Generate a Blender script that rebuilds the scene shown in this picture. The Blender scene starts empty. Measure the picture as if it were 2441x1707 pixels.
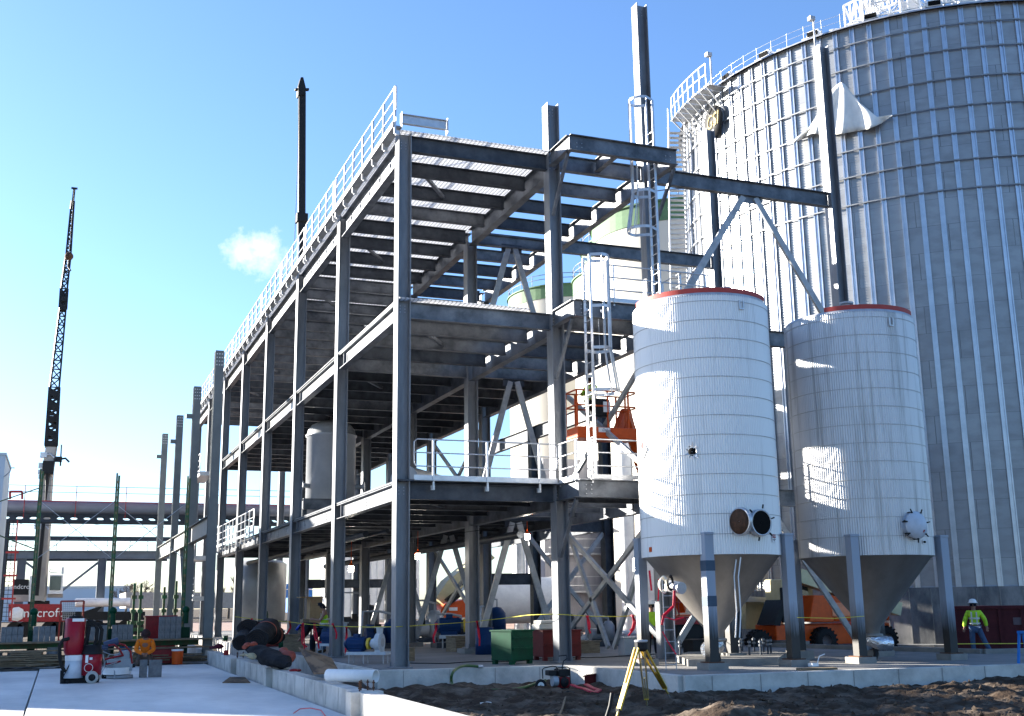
import bpy, math, random
from math import sin, cos, pi, radians, sqrt, atan2
from mathutils import Vector as V, Matrix, noise
R_ = random.Random(7)
sc = bpy.context.scene
COL = sc.collection

# ------------------------------------------------------------------ camera
CAMH = 1.9
YAW, PITCH, ROLL, FPX = 0.375241045, 0.213701106, -0.0141554984, 2700.923
fw = V((sin(YAW)*cos(PITCH), cos(YAW)*cos(PITCH), sin(PITCH)))
rt = fw.cross(V((0, 0, 1))).normalized(); up_ = rt.cross(fw)
rt, up_ = rt*cos(ROLL)+up_*sin(ROLL), up_*cos(ROLL)-rt*sin(ROLL)
cd = bpy.data.cameras.new('camera'); cam = bpy.data.objects.new('camera', cd); COL.objects.link(cam)
cd.sensor_width = 36; cd.lens = 36*FPX/2441.0; cd.clip_start = .1; cd.clip_end = 5000
cam.matrix_world = Matrix(((rt.x, up_.x, -fw.x, 0), (rt.y, up_.y, -fw.y, 0), (rt.z, up_.z, -fw.z, CAMH), (0, 0, 0, 1)))
sc.camera = cam

def ray(px, py):
    return fw+rt*((px-1220.5)/FPX)-up_*((py-853.5)/FPX)
def A(px, py, X=None, Y=None, Z=None, D=None):
    """world point seen at a photo pixel, on a plane x=X, y=Y, z=Z or at ground distance D"""
    d = ray(px, py)
    if X is not None: t = X/d.x
    elif Y is not None: t = Y/d.y
    elif Z is not None: t = (Z-CAMH)/d.z
    else: t = D/sqrt(d.x*d.x+d.y*d.y)
    return V((0, 0, CAMH))+d*t

# ------------------------------------------------------------------ world and sun
SUN_AZ, SUN_EL = radians(-44), radians(14)
w = bpy.data.worlds.new("World"); sc.world = w; w.use_nodes = True
nt = w.node_tree; nt.nodes.clear()
N = nt.nodes.new; LK = nt.links.new
sky = N('ShaderNodeTexSky'); sky.sky_type = 'NISHITA'; sky.sun_disc = False
sky.sun_elevation = SUN_EL; sky.sun_rotation = SUN_AZ
sky.altitude = 100; sky.air_density = 1.0; sky.dust_density = .6; sky.ozone_density = 4.0
wb = N('ShaderNodeMixRGB'); wb.blend_type = 'MULTIPLY'; wb.inputs[0].default_value = 1; wb.inputs[2].default_value = (.965, .985, 1.08, 1)   # camera white balance
LK(sky.outputs[0], wb.inputs[1])
bg = N('ShaderNodeBackground'); bg.inputs[1].default_value = .062
wo = N('ShaderNodeOutputWorld')
# a small cumulus puff: noise on the view direction round one bearing
tc = N('ShaderNodeTexCoord')
cdv = ray(622, 606).normalized()
def vm(op, a, b=None):
    n = N('ShaderNodeVectorMath'); n.operation = op
    LK(a, n.inputs[0])
    if b is not None:
        if isinstance(b, V): n.inputs[1].default_value = b
        else: LK(b, n.inputs[1])
    return n
def mm(op, a, b, c=None):
    n = N('ShaderNodeMath'); n.operation = op; n.use_clamp = False
    for i, q in enumerate((a, b, c)):
        if q is None: continue
        if isinstance(q, (int, float)): n.inputs[i].default_value = q
        else: LK(q, n.inputs[i])
    return n.outputs[0]
cr = cdv.cross(V((0, 0, 1))).normalized(); cu = cr.cross(cdv)
dx = vm('DOT_PRODUCT', tc.outputs['Generated'], cr).outputs['Value']
dy = vm('DOT_PRODUCT', tc.outputs['Generated'], cu).outputs['Value']
df = vm('DOT_PRODUCT', tc.outputs['Generated'], cdv).outputs['Value']
nz = N('ShaderNodeTexNoise'); nz.inputs['Scale'].default_value = 42; nz.inputs['Detail'].default_value = 8; nz.inputs['Roughness'].default_value = .62
LK(tc.outputs['Generated'], nz.inputs['Vector'])
ex = mm('POWER', mm('DIVIDE', dx, .033), 2.0); ey = mm('POWER', mm('DIVIDE', dy, .021), 2.0)
rr = mm('SQRT', mm('ADD', ex, ey), .5)
cl = mm('SUBTRACT', mm('ADD', mm('MULTIPLY', nz.outputs['Fac'], 2.6), -.3), rr)
cl = mm('MULTIPLY', mm('MULTIPLY', cl, .8), mm('GREATER_THAN', df, .9))
clc = N('ShaderNodeClamp'); LK(cl, clc.inputs[0])
mx = N('ShaderNodeMixRGB'); LK(clc.outputs[0], mx.inputs[0]); LK(wb.outputs[0], mx.inputs[1]); mx.inputs[2].default_value = (4.6, 4.6, 4.6, 1)
LK(mx.outputs[0], bg.inputs[0]); LK(bg.outputs[0], wo.inputs[0])
sl = bpy.data.lights.new('sun', 'SUN'); sl.energy = 5.0; sl.angle = radians(.5); sl.color = (1, .93, .82)
so = bpy.data.objects.new('sun', sl); COL.objects.link(so)
sdir = V((sin(SUN_AZ)*cos(SUN_EL), cos(SUN_AZ)*cos(SUN_EL), sin(SUN_EL)))
so.rotation_euler = (-sdir).to_track_quat('-Z', 'Y').to_euler(); so.location = sdir*300
vs = sc.view_settings; vs.view_transform = 'Standard'; vs.look = 'None'; vs.gamma = 1; vs.exposure = 2.5
vs.use_curve_mapping = False
sc.cycles.max_bounces = 6; sc.cycles.diffuse_bounces = 3; sc.cycles.glossy_bounces = 3; sc.cycles.transparent_max_bounces = 8

# ------------------------------------------------------------------ materials
MATS = {}
def mat(name, col, rough=.6, metal=0, col2=None, scale=3, detail=4, amt=.5, bump=0, bscale=None, stretch=(1, 1, 1), emit=None, spec=None, lo=.35, hi=.65, coord='Object'):
    m = bpy.data.materials.new(name); m.use_nodes = True; t = m.node_tree
    b = t.nodes['Principled BSDF']; b.inputs['Roughness'].default_value = rough; b.inputs['Metallic'].default_value = metal
    b.inputs['Base Color'].default_value = (*col, 1)
    b.inputs['Specular IOR Level'].default_value = spec if spec is not None else (.12 if max(col) < .12 else .25)
    if emit: b.inputs['Emission Color'].default_value = (*emit[0], 1); b.inputs['Emission Strength'].default_value = emit[1]
    tc = t.nodes.new('ShaderNodeTexCoord'); mp = t.nodes.new('ShaderNodeMapping'); mp.inputs['Scale'].default_value = stretch
    t.links.new(tc.outputs[coord], mp.inputs[0])
    if col2 is None: col2 = tuple(c*(1-.35*amt) for c in col)
    nz = t.nodes.new('ShaderNodeTexNoise'); nz.inputs['Scale'].default_value = scale; nz.inputs['Detail'].default_value = detail; nz.inputs['Roughness'].default_value = .65
    t.links.new(mp.outputs[0], nz.inputs['Vector'])
    mr = t.nodes.new('ShaderNodeMapRange'); mr.inputs[1].default_value = lo; mr.inputs[2].default_value = hi
    t.links.new(nz.outputs['Fac'], mr.inputs[0])
    mx = t.nodes.new('ShaderNodeMixRGB'); mx.inputs[1].default_value = (*col, 1); mx.inputs[2].default_value = (*col2, 1)
    t.links.new(mr.outputs[0], mx.inputs[0]); t.links.new(mx.outputs[0], b.inputs['Base Color'])
    if bump:
        bz = t.nodes.new('ShaderNodeTexNoise'); bz.inputs['Scale'].default_value = bscale or scale*4; bz.inputs['Detail'].default_value = 5
        t.links.new(mp.outputs[0], bz.inputs['Vector'])
        bp = t.nodes.new('ShaderNodeBump'); bp.inputs['Strength'].default_value = bump; bp.inputs['Distance'].default_value = .03
        t.links.new(bz.outputs['Fac'], bp.inputs['Height']); t.links.new(bp.outputs[0], b.inputs['Normal'])
    MATS[name] = m
    return m
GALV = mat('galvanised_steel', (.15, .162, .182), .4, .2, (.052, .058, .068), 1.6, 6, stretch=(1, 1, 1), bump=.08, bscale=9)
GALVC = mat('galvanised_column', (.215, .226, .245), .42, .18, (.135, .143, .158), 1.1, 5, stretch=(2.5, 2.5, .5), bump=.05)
GALVD = mat('galvanised_dull_shaded', (.068, .076, .09), .5, .2, (.034, .04, .05), 2.2, 5, bump=.06)  # dull steel, also the darker tone painted for shaded inner decks
RAILM = mat('rail_galvanised', (.5, .51, .53), .35, .5, (.4, .41, .43), 5)
PRIMER = mat('grey_primer', (.17, .185, .185), .6, 0, (.14, .155, .16), 2)
CONC = mat('formed_concrete', (.55, .53, .49), .85, 0, (.3, .29, .27), 1.6, 8, bump=.25, bscale=14, lo=.4, hi=.75)
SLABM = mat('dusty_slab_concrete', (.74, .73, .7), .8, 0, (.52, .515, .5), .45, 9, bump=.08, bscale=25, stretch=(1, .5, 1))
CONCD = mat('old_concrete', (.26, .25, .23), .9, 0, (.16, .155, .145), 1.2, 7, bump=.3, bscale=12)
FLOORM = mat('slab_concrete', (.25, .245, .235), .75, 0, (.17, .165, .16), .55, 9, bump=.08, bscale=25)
DARKM = mat('black_paint', (.018, .019, .021), .5)
BLACKR = mat('black_rubber', (.02, .02, .02), .8)
RED = mat('red_paint', (.3, .012, .018), .35, 0, (.2, .01, .014), 6)
REDR = mat('oxide_red', (.14, .015, .015), .6, 0, (.09, .012, .012), 3)
ORANGE = mat('orange_paint', (.62, .085, .008), .4, 0, (.5, .065, .006), 4)
YELLOWM = mat('yellow_paint', (.72, .5, .06), .5, 0, (.6, .4, .05), 8)
CREAM = mat('cream_paint', (.5, .45, .26), .5, 0, (.58, .52, .32), 3)
WHITE = mat('white_paint', (.78, .78, .77), .45, 0, (.66, .66, .66), 2)
GREENP = mat('green_paint', (.003, .055, .026), .4, 0, (.003, .04, .02), 3)
GREENS = mat('scaffold_green', (.02, .12, .045), .5, 0, (.07, .07, .03), 3)
WOOD = mat('timber', (.25, .19, .12), .8, 0, (.14, .1, .065), 4, stretch=(1, 1, 6))
BLUEP = mat('blue_paint', (.02, .14, .42), .4, 0, (.015, .1, .32), 4)
CMU = mat('concrete_block', (.2, .205, .21), .95, 0, (.14, .145, .15), 9, bump=.2, bscale=40)
GLASS = mat('dark_glass', (.03, .05, .06), .06, 0, spec=.8)

# ------------------------------------------------------------------ mesh helpers
class MB:
    def __init__(s): s.v = []; s.f = []; s.sm = []
    def add(s, vs, fs, smooth=False):
        o = len(s.v); s.v += [tuple(q) for q in vs]; s.f += [tuple(i+o for i in f) for f in fs]; s.sm += [smooth]*len(fs); return s
    def box(s, c, sz, rz=0, M=None, taper=1.0):
        x, y, z = (q/2 for q in sz); pts = []
        for k, t in ((-z, 1), (z, taper)):
            for a, b in ((-x, -y), (x, -y), (x, y), (-x, y)): pts.append(V((a*t, b*t, k)))
        if M is None: M = Matrix.Rotation(rz, 3, 'Z')
        c = V(c); pts = [M @ p + c for p in pts]
        return s.add(pts, [(3, 2, 1, 0), (4, 5, 6, 7), (0, 1, 5, 4), (1, 2, 6, 5), (2, 3, 7, 6), (3, 0, 4, 7)])
    def b2(s, x0, x1, y0, y1, z0, z1):
        return s.box(((x0+x1)/2, (y0+y1)/2, (z0+z1)/2), (x1-x0, y1-y0, z1-z0))
    def sweep(s, p1, p2, prof, up=(0, 0, 1), smooth=False, cap=True):
        p1 = V(p1); p2 = V(p2); d = (p2-p1).normalized(); up = V(up)
        if abs(d.dot(up)) > .999: up = V((0, 1, 0))
        sx = d.cross(up).normalized(); uy = sx.cross(d)
        n = len(prof); pts = [p+sx*a+uy*b for p in (p1, p2) for a, b in prof]
        fs = [(i, (i+1) % n, (i+1) % n+n, i+n) for i in range(n)]
        s.add(pts, fs, smooth)
        if cap: s.add(pts, [tuple(range(n-1, -1, -1)), tuple(range(n, 2*n))])
        return s
    def I(s, p1, p2, h, w, tf=.02, tw=.012, up=(0, 0, 1)):
        # three rectangles butted: flanges and web
        a, b = w/2, h/2
        s.sweep(p1, p2, [(-a, b-tf), (a, b-tf), (a, b), (-a, b)], up)
        s.sweep(p1, p2, [(-a, -b), (a, -b), (a, -b+tf), (-a, -b+tf)], up)
        s.sweep(p1, p2, [(-tw/2, -b+tf), (tw/2, -b+tf), (tw/2, b-tf), (-tw/2, b-tf)], up)
        return s
    def bar(s, p1, p2, w, h=None, up=(0, 0, 1)):
        h = h or w; a, b = w/2, h/2
        return s.sweep(p1, p2, [(-a, -b), (a, -b), (a, b), (-a, b)], up)
    def cyl(s, p1, p2, r1, r2=None, n=12, cap=True):
        r2 = r1 if r2 is None else r2; p1 = V(p1); p2 = V(p2); d = (p2-p1).normalized()
        up = V((0, 0, 1)) if abs(d.z) < .9 else V((1, 0, 0)); sx = d.cross(up).normalized(); uy = sx.cross(d)
        pts = [p+(sx*cos(2*pi*i/n)+uy*sin(2*pi*i/n))*r for p, r in ((p1, r1), (p2, r2)) for i in range(n)]
        s.add(pts, [(i, (i+1) % n, (i+1) % n+n, i+n) for i in range(n)], True)
        if cap: s.add(pts, [tuple(range(n-1, -1, -1)), tuple(range(n, 2*n))])
        return s
    def tube(s, path, r, n=8, rs=None):
        path = [V(p) for p in path]; m = len(path); pts = []; prev = None
        for i, p in enumerate(path):
            d = (path[min(i+1, m-1)]-path[max(i-1, 0)]).normalized()
            if prev is None: prev = d.orthogonal().normalized()
            a = (prev-d*prev.dot(d)).normalized(); prev = a; b = d.cross(a); q = rs[i] if rs else r
            pts += [p+(a*cos(2*pi*k/n)+b*sin(2*pi*k/n))*q for k in range(n)]
        fs = [(i*n+k, i*n+(k+1) % n, (i+1)*n+(k+1) % n, (i+1)*n+k) for i in range(m-1) for k in range(n)]
        s.add(pts, fs, True); s.add(pts, [tuple(range(n-1, -1, -1)), tuple(range((m-1)*n, m*n))]); return s
    def lathe(s, prof, c=(0, 0, 0), n=32, M=None, a0=0, a1=2*pi, smooth=True):
        c = V(c); full = abs(a1-a0-2*pi) < 1e-6; m = n if full else n+1; pts = []
        for r, z in prof:
            for i in range(m):
                a = a0+(a1-a0)*i/n; p = V((r*cos(a), r*sin(a), z)); pts.append((M @ p if M else p)+c)
        fs = []
        for j in range(len(prof)-1):
            for i in range(n if full else n):
                k = (i+1) % m; fs.append((j*m+i, j*m+k, (j+1)*m+k, (j+1)*m+i))
        return s.add(pts, fs, smooth)
    def sph(s, c, r, n=16, sc_=(1, 1, 1)):
        pr = [(max(1e-4, sin(pi*j/(n//2)))*r, -cos(pi*j/(n//2))*r) for j in range(n//2+1)]
        M = Matrix.Diagonal(sc_); return s.lathe(pr, c, n, M)
    def poly(s, pts, z0, z1):
        """vertical prism from a plan outline"""
        n = len(pts); vs = [(x, y, z0) for x, y in pts]+[(x, y, z1) for x, y in pts]
        return s.add(vs, [tuple(range(n-1, -1, -1)), tuple(range(n, 2*n))]+[(i, (i+1) % n, (i+1) % n+n, i+n) for i in range(n)])
    def build(s, name, m, parent=None, label=None, bevel=0, mats=None):
        me = bpy.data.meshes.new(name); off = V((0, 0, 0)); q = parent
        while q is not None: off += q.location; q = q.parent
        me.from_pydata([(a-off.x, b-off.y, c-off.z) for a, b, c in s.v], [], s.f); me.update()
        me.polygons.foreach_set('use_smooth', s.sm)
        for q in (mats or [m]): me.materials.append(q)
        o = bpy.data.objects.new(name, me); COL.objects.link(o)
        if parent: o.parent = parent
        if label: o['label'] = label
        if bevel:
            b = o.modifiers.new('bevel', 'BEVEL'); b.width = bevel; b.segments = 2; b.limit_method = 'ANGLE'
        return o
def thing(name, label, cat, loc, group=None, kind=None):
    o = bpy.data.objects.new(name, None); COL.objects.link(o); o.location = V(loc); o.empty_display_size = .2
    o['label'] = label; o['category'] = cat
    if group: o['group'] = group
    if kind: o['kind'] = kind
    return o
def tag(o, label, cat, group=None, kind=None):
    if label: o['label'] = label
    if cat: o['category'] = cat
    if group: o['group'] = group
    if kind: o['kind'] = kind
    return o
def struct(o, label=None):
    o['kind'] = 'structure'
    if label: o['label'] = label
    return o
def dup(root, loc=None, rz=None, label=None):
    r = root.copy(); COL.objects.link(r)
    if loc is not None: r.location = V(loc)
    if rz is not None: r.rotation_euler = (0, 0, rz)
    if label: r['label'] = label
    for ch in list(root.children):
        c = ch.copy(); COL.objects.link(c); c.parent = r
        for g in list(ch.children):
            d = g.copy(); COL.objects.link(d); d.parent = c
    return r
def cp(o, delta, parent=None):
    """copy of a part shifted by delta, with its children"""
    c = o.copy(); COL.objects.link(c); c.location = o.location+V(delta); c.parent = parent or o.parent
    for g in list(o.children):
        d = g.copy(); COL.objects.link(d); d.parent = c
    return c
def text(s, size, p, normal, m, name, parent, depth=.01, upv=(0, 0, 1), shear=0, sx=1):
    cu = bpy.data.curves.new('t', 'FONT'); cu.body = s; cu.size = size; cu.extrude = depth; cu.align_x = 'CENTER'; cu.align_y = 'CENTER'; cu.shear = shear
    ob = bpy.data.objects.new('t', cu); COL.objects.link(ob)
    me = bpy.data.meshes.new_from_object(ob.evaluated_get(bpy.context.evaluated_depsgraph_get()))
    bpy.data.objects.remove(ob); bpy.data.curves.remove(cu)
    n = V(normal).normalized(); u = V(upv); x = u.cross(n).normalized(); u = n.cross(x)
    off = V((0, 0, 0)); q = parent
    while q is not None: off += q.location; q = q.parent
    p = V(p)-off
    for v in me.vertices: c = v.co; v.co = p+x*c.x*sx+u*c.y+n*c.z
    me.materials.clear(); me.materials.append(m); me.name = name
    o = bpy.data.objects.new(name, me); COL.objects.link(o)
    if parent: o.parent = parent
    return o
BRACEM = mat('brace_galv', (.38, .39, .4), .45, .2, (.24, .25, .26), 2.5, 5)
# ------------------------------------------------------------------ ground
GZ = -.1
DIRT = mat('dirt', (.046, .031, .021), .95, 0, (.14, .112, .087), 1.7, 10, bump=1.0, bscale=12, lo=.45, hi=.66)
def gh(x, y):
    """height of the bare ground"""
    n = noise.fractal(V((x*.9, y*.9, 3)), 1.0, 2.0, 5)*.12+noise.fractal(V((x*4, y*4, 9)), .8, 2.0, 4)*.055
    k = 1 if (5 < x < 34 and 9 < y < 31) else .25
    h = -.12+n*k
    if x < 5.75: return min(-.3, h-.3)
    if y < 31 and x < 34:
        h += .42*math.exp(-((x-10.3)**2/.8+(y-16.6)**2/1.0))+.2*math.exp(-((x-9.2)**2/.5+(y-15.5)**2/.8))          # spoil heap behind the tripod
        h += .22*math.exp(-((x-8.4)**2/.9+(y-25.2)**2/.8))+.12*math.exp(-((x-9.6)**2/1.5+(y-22.6)**2/.9))
        h += .07*abs(noise.noise(V((x*1.7, y*2.6, 5))))*k+.1*math.exp(-((x-14)**2/6+(y-21.6)**2/.3))+.16*math.exp(-((x-20.5)**2/5+(y-21.0)**2/.4))
        h -= .28*math.exp(-((x-8)**2/3+(y-12)**2/6))
    if x > 6 and y > 31: h = min(h, -.02) if x > 24 else -.2
    return h
def axis(a, b, st, far):
    q = []; t = a
    while t < b: q.append(t); t += st
    q.append(b); s2 = st*2; t = b
    while t < far: t += s2; s2 *= 1.35; q.append(t)
    s2 = st*2; t = a
    while t > -far: t -= s2; s2 *= 1.35; q.insert(0, t)
    return q
xs = axis(5.0, 27, .085, 2500); ys = axis(10, 27, .085, 2500)
me = bpy.data.meshes.new('dirt_ground'); vs = [(x, y, gh(x, y)) for y in ys for x in xs]; nx = len(xs)
fs = [(j*nx+i, j*nx+i+1, (j+1)*nx+i+1, (j+1)*nx+i) for j in range(len(ys)-1) for i in range(nx-1)]
me.from_pydata(vs, [], fs); me.update(); me.polygons.foreach_set('use_smooth', [True]*len(fs)); me.materials.append(DIRT)
go = bpy.data.objects.new('dirt_ground', me); COL.objects.link(go); struct(go, 'bare churned brown earth of the building site')
# clods and stones scattered on the near dirt
m = MB()
for i in range(2600):
    x = R_.uniform(6.2, 22); y = R_.uniform(12, 24); r = R_.choice((.012, .016, .02, .03, .05))*R_.uniform(.6, 1.3)
    c = V((x, y, gh(x, y)+r*.2)); pts = []
    for a in ((1, 0, 0), (-1, 0, 0), (0, 1, 0), (0, -1, 0), (0, 0, 1), (0, 0, -1)): pts.append(c+V(a)*r*R_.uniform(.6, 1.2)+V((R_.uniform(-.3, .3),)*3)*r)
    m.add(pts, [(0, 2, 4), (2, 1, 4), (1, 3, 4), (3, 0, 4), (2, 0, 5), (1, 2, 5), (3, 1, 5), (0, 3, 5)])
tag(m.build('earth_clods', DIRT), 'loose clods and stones strewn over the brown dirt', 'clods', kind='stuff')

# left working slab (two pours) at z=-.22
SZ = -.22
m = MB(); m.b2(-.52, 5.45, 2, 47, -.5, SZ); s1_ = struct(m.build('concrete_slab', SLABM), 'pale new concrete slab in the foreground')
m = MB(); m.b2(-60, -.58, 2, 47, -.5, SZ-.06); struct(m.build('lower_concrete_slab', SLABM), 'lower pale concrete pour left of the joint')
# building floor slab z=.3
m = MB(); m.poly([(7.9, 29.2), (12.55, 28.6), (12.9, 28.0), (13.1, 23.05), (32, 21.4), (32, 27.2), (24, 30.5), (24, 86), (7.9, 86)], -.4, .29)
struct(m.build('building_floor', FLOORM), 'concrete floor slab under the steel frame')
# yard behind, brick-red gravel
YARD = mat('yard_gravel', (.3, .2, .16), .95, 0, (.2, .13, .11), 1.2, 8, bump=.3)
m = MB(); m.b2(24.2, 60, 44, 130, -.3, .02); m.b2(7, 24, 86.2, 170, -.3, .02); struct(m.build('gravel_yard', YARD), 'reddish gravel yard behind the building')
PAVE = mat('yard_paving', (.33, .32, .3), .9, 0, (.24, .23, .22), .8, 8, bump=.15)
m = MB(); m.b2(24.2, 70, 28.6, 43.9, -.3, -.004); struct(m.build('yard_pavement', PAVE), 'pale worn pavement in front of the grain bin')

# foundation wall left (a thing) with pilasters and anchor bolts
def wallpts(pts, t, z0, z1, m):
    for a, b in zip(pts[:-1], pts[1:]):
        a = V((*a, 0)); b = V((*b, 0)); d = (b-a).normalized(); n = V((-d.y, d.x, 0))*t/2
        m.add([(q.x, q.y, z) for z in (z0, z1) for q in (a-n, b-n, b+n, a+n)], [(3, 2, 1, 0), (4, 5, 6, 7), (0, 1, 5, 4), (1, 2, 6, 5), (2, 3, 7, 6), (3, 0, 4, 7)])
def formlines(o_pts, z0, z1, m, off=.003, step=1.2):
    for a, b in zip(o_pts[:-1], o_pts[1:]):
        a = V((*a, 0)); b = V((*b, 0)); L = (b-a).length; d = (b-a)/L; n = V((d.y, -d.x, 0))
        k = step*.6
        while k < L:
            p = a+d*k+n*off; m.box((p.x, p.y, (z0+z1)/2), (.012, .006, (z1-z0)*.98), atan2(d.y, d.x)); k += step
FW = thing('foundation_wall', 'long low white concrete foundation wall running back along the slab', 'wall', (5.75, 20, -.2))
m = MB()
for y0, y1 in ((8, 22.6), (23.05, 32.6), (33.05, 39.6), (40.05, 47.6), (48.5, 60)): m.b2(5.6, 5.95, y0, y1, -.6, .24)
m.build('wall_stem', CONC, FW, bevel=.012)
for y in (22.82, 32.82, 39.82):
    m = MB(); m.b2(5.42, 6.08, y-.22, y+.22, -.6, .255); m.build('pilaster', CONC, FW, bevel=.012)
SEAM = mat('form_seam', (.25, .25, .24), .9)
m = MB(); formlines([(5.6, 60), (5.6, 8)], -.21, .235, m); m.build('form_seams', SEAM, FW)
RUST = mat('rusty_bolt', (.12, .06, .035), .8, .3)
for i, (x, y) in enumerate(((5.62, 22.72), (5.72, 23.0), (5.92, 22.78), (5.85, 22.98), (5.6, 32.7), (5.85, 32.75), (5.65, 32.95), (5.85, 32.95), (5.65, 39.75), (5.85, 39.8))):
    m = MB(); m.cyl((x, y, .25), (x, y, .46), .014, n=8).cyl((x, y, .3), (x, y, .33), .03, n=6).cyl((x, y, .4), (x, y, .425), .03, n=6)
    m.build('anchor_bolt', RUST, FW)
# building curb
CP = [(7.62, 60), (7.62, 29.0), (12.5, 28.42), (12.78, 27.8), (12.95, 22.85), (34, 21.15)]
CB = thing('foundation_curb', 'long white concrete curb edging the floor around steel frame and tanks', 'curb', (12.5, 28.4, -.2))
m = MB(); wallpts(CP, .25, -.6, .3, m); m.build('curb_wall', CONC, CB, bevel=.01)
m = MB(); formlines([(x-.125, y) if i < 1 else (x-.08, y-.13) for i, (x, y) in enumerate(CP)], -.3, .29, m); m.build('form_seams', SEAM, CB)
# low steps and piers on the floor
def pier(x, y, s=.8, h=.22, label='grey concrete pier', rz=0):
    m = MB(); m.box((x, y, .29+h/2), (s, s, h), rz); return m

# ------------------------------------------------------------------ steel frame building
SB = thing('steel_frame_building', 'three storey galvanised steel frame building under construction with rails and grating roof', 'building', (8.46, 29.85, .29))
XA, XB, XC = 8.46, 13.15, 16.4
ROWS = [29.85+7.55*i for i in range(8)]
def column(x, y, z0, z1, parent, mt=GALVC, d=.38, w=.42, up=(1, 0, 0), name='column', holes=False, base=True):
    m = MB(); m.I((x, y, z0), (x, y, z1), d, w, .026, .018, up)
    o = m.build(name, mt, parent)
    if base:
        b = MB(); b.box((x, y, z0+.012), (.56, .56, .03))
        for sx in (-.2, .2):
            for sy in (-.2, .2): b.cyl((x+sx, y+sy, z0+.02), (x+sx, y+sy, z0+.14), .016, n=6)
        b.build('base_plate', mt, o)
    return o
for i, y in enumerate(ROWS):
    pa = .07 if i else .0
    column(XA, y, .3, 15.32 if i else 15.3, SB)
    if i > 0:
        pr = pier(XB, y, .85, .16); pr.build('pier', CONCD, SB)
    column(XB, y, .3+(.16 if i else 0), 16.95 if i == 0 else 14.85, SB)
    if i >= 1: 
        pr = pier(XC, y, .85, .16); pr.build('pier', CONCD, SB)
        column(XC, y, .46, 17.6 if i in (1,) else 14.85, SB)
LV = [(5.2, .46, 6), (10.3, .5, 6), (15.3, .5, 8)]      # top, depth, rows
def girder(x, y0, y1, zt, h, name='girder', mt=GALV, w=.26):
    m = MB(); m.I((x, y0, zt-h/2), (x, y1, zt-h/2), h, w, .022, .014); return m.build(name, mt, SB)
for li, (zt, h, nr) in enumerate(LV):
    hg = h if li < 2 else .72
    for i in range(nr-1):
        a, b = ROWS[i]+.19, ROWS[i+1]-.19
        girder(XA, a, b, zt-.03 if li < 2 else zt-.12, hg)
        girder(XB, a, b, zt-.03, .62)
        girder(XC, a, b, zt-.03, .62)
# floor beams across
def xbeam(y, x0, x1, zt, h, name):
    m = MB(); m.I((x0, y, zt-h/2), (x1, y, zt-h/2), h, .2, .018, .012); 
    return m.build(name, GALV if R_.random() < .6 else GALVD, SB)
for li, (zt, h, nr) in enumerate(LV):
    nm = ('deck_beam', 'floor_beam', 'roof_beam')[li]
    for i in range(nr):
        for k in range(4):
            if i == nr-1 and k: break
            y = ROWS[i]+k*7.55/4; e = .18 if k == 0 else .13
            xbeam(y, XA+e, XB-e, zt-.04, h-.06 if k else h-.02, nm)
            if not (i == 0 and k == 0): xbeam(y, XB+e, XC-e, zt-.04, h-.06, nm)
    # horizontal kick braces between beams
    for i in range(nr-1):
        y = ROWS[i]; m = MB()
        m.bar((XA+1.2, y+1.95, zt-.32), (XA+2.4, y+3.7, zt-.32), .1, .1)
        m.build('kicker_brace', GALV, SB)
# roof grating and lower decks
GR = bpy.data.materials.new('bar_grating'); GR.use_nodes = True; t = GR.node_tree; b = t.nodes['Principled BSDF']
b.inputs['Base Color'].default_value = (.6, .62, .64, 1); b.inputs['Roughness'].default_value = .5; b.inputs['Metallic'].default_value = .3
tc = t.nodes.new('ShaderNodeTexCoord'); sp = t.nodes.new('ShaderNodeSeparateXYZ'); t.links.new(tc.outputs['Object'], sp.inputs[0])
def mth(op, a, b_):
    n = t.nodes.new('ShaderNodeMath'); n.operation = op
    for i, q in enumerate((a, b_)):
        if isinstance(q, (int, float)): n.inputs[i].default_value = q
        else: t.links.new(q, n.inputs[i])
    return n.outputs[0]
fx = mth('LESS_THAN', mth('FRACT', mth('MULTIPLY', sp.outputs['X'], 8.0), 0), .35); fy = mth('LESS_THAN', mth('FRACT', mth('MULTIPLY', sp.outputs['Y'], 8.0), 0), .3)
al = mth('MAXIMUM', fx, fy); tl = t.nodes.new('ShaderNodeBsdfTranslucent')
gm = t.nodes.new('ShaderNodeMixRGB'); gm.inputs[1].default_value = (.92, .92, .92, 1); gm.inputs[2].default_value = (.5, .5, .5, 1); t.links.new(al, gm.inputs[0]); t.links.new(gm.outputs[0], tl.inputs[0]); t.links.new(gm.outputs[0], b.inputs['Base Color'])
m1 = t.nodes.new('ShaderNodeMixShader'); m1.inputs[0].default_value = .85; t.links.new(b.outputs[0], m1.inputs[1]); t.links.new(tl.outputs[0], m1.inputs[2])
t.links.new(m1.outputs[0], t.nodes['Material Output'].inputs[0])
for li, (zt, h, nr) in enumerate(LV):
    for i in range(nr-1):
        m = MB()
        y0 = ROWS[i]-(.28 if i == 0 else 0); y1 = ROWS[i+1]; x = XA-.18; xe = XB+.05 if (li == 2 or i) else XB-.9
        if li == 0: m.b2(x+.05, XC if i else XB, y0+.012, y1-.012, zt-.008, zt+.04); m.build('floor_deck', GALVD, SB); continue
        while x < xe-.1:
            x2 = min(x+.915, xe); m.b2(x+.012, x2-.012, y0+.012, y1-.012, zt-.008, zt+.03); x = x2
        m.build('grating_panel', GR if li == 2 or i == 0 else GALVD, SB)  # inner bays of the middle floor get darker metal, shade put into the colour
    if li == 1:
        m = MB(); m.b2(XB+.1, XC, ROWS[1], ROWS[5], zt-.008, zt+.03); m.build('floor_deck', GALVD, SB)
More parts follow.
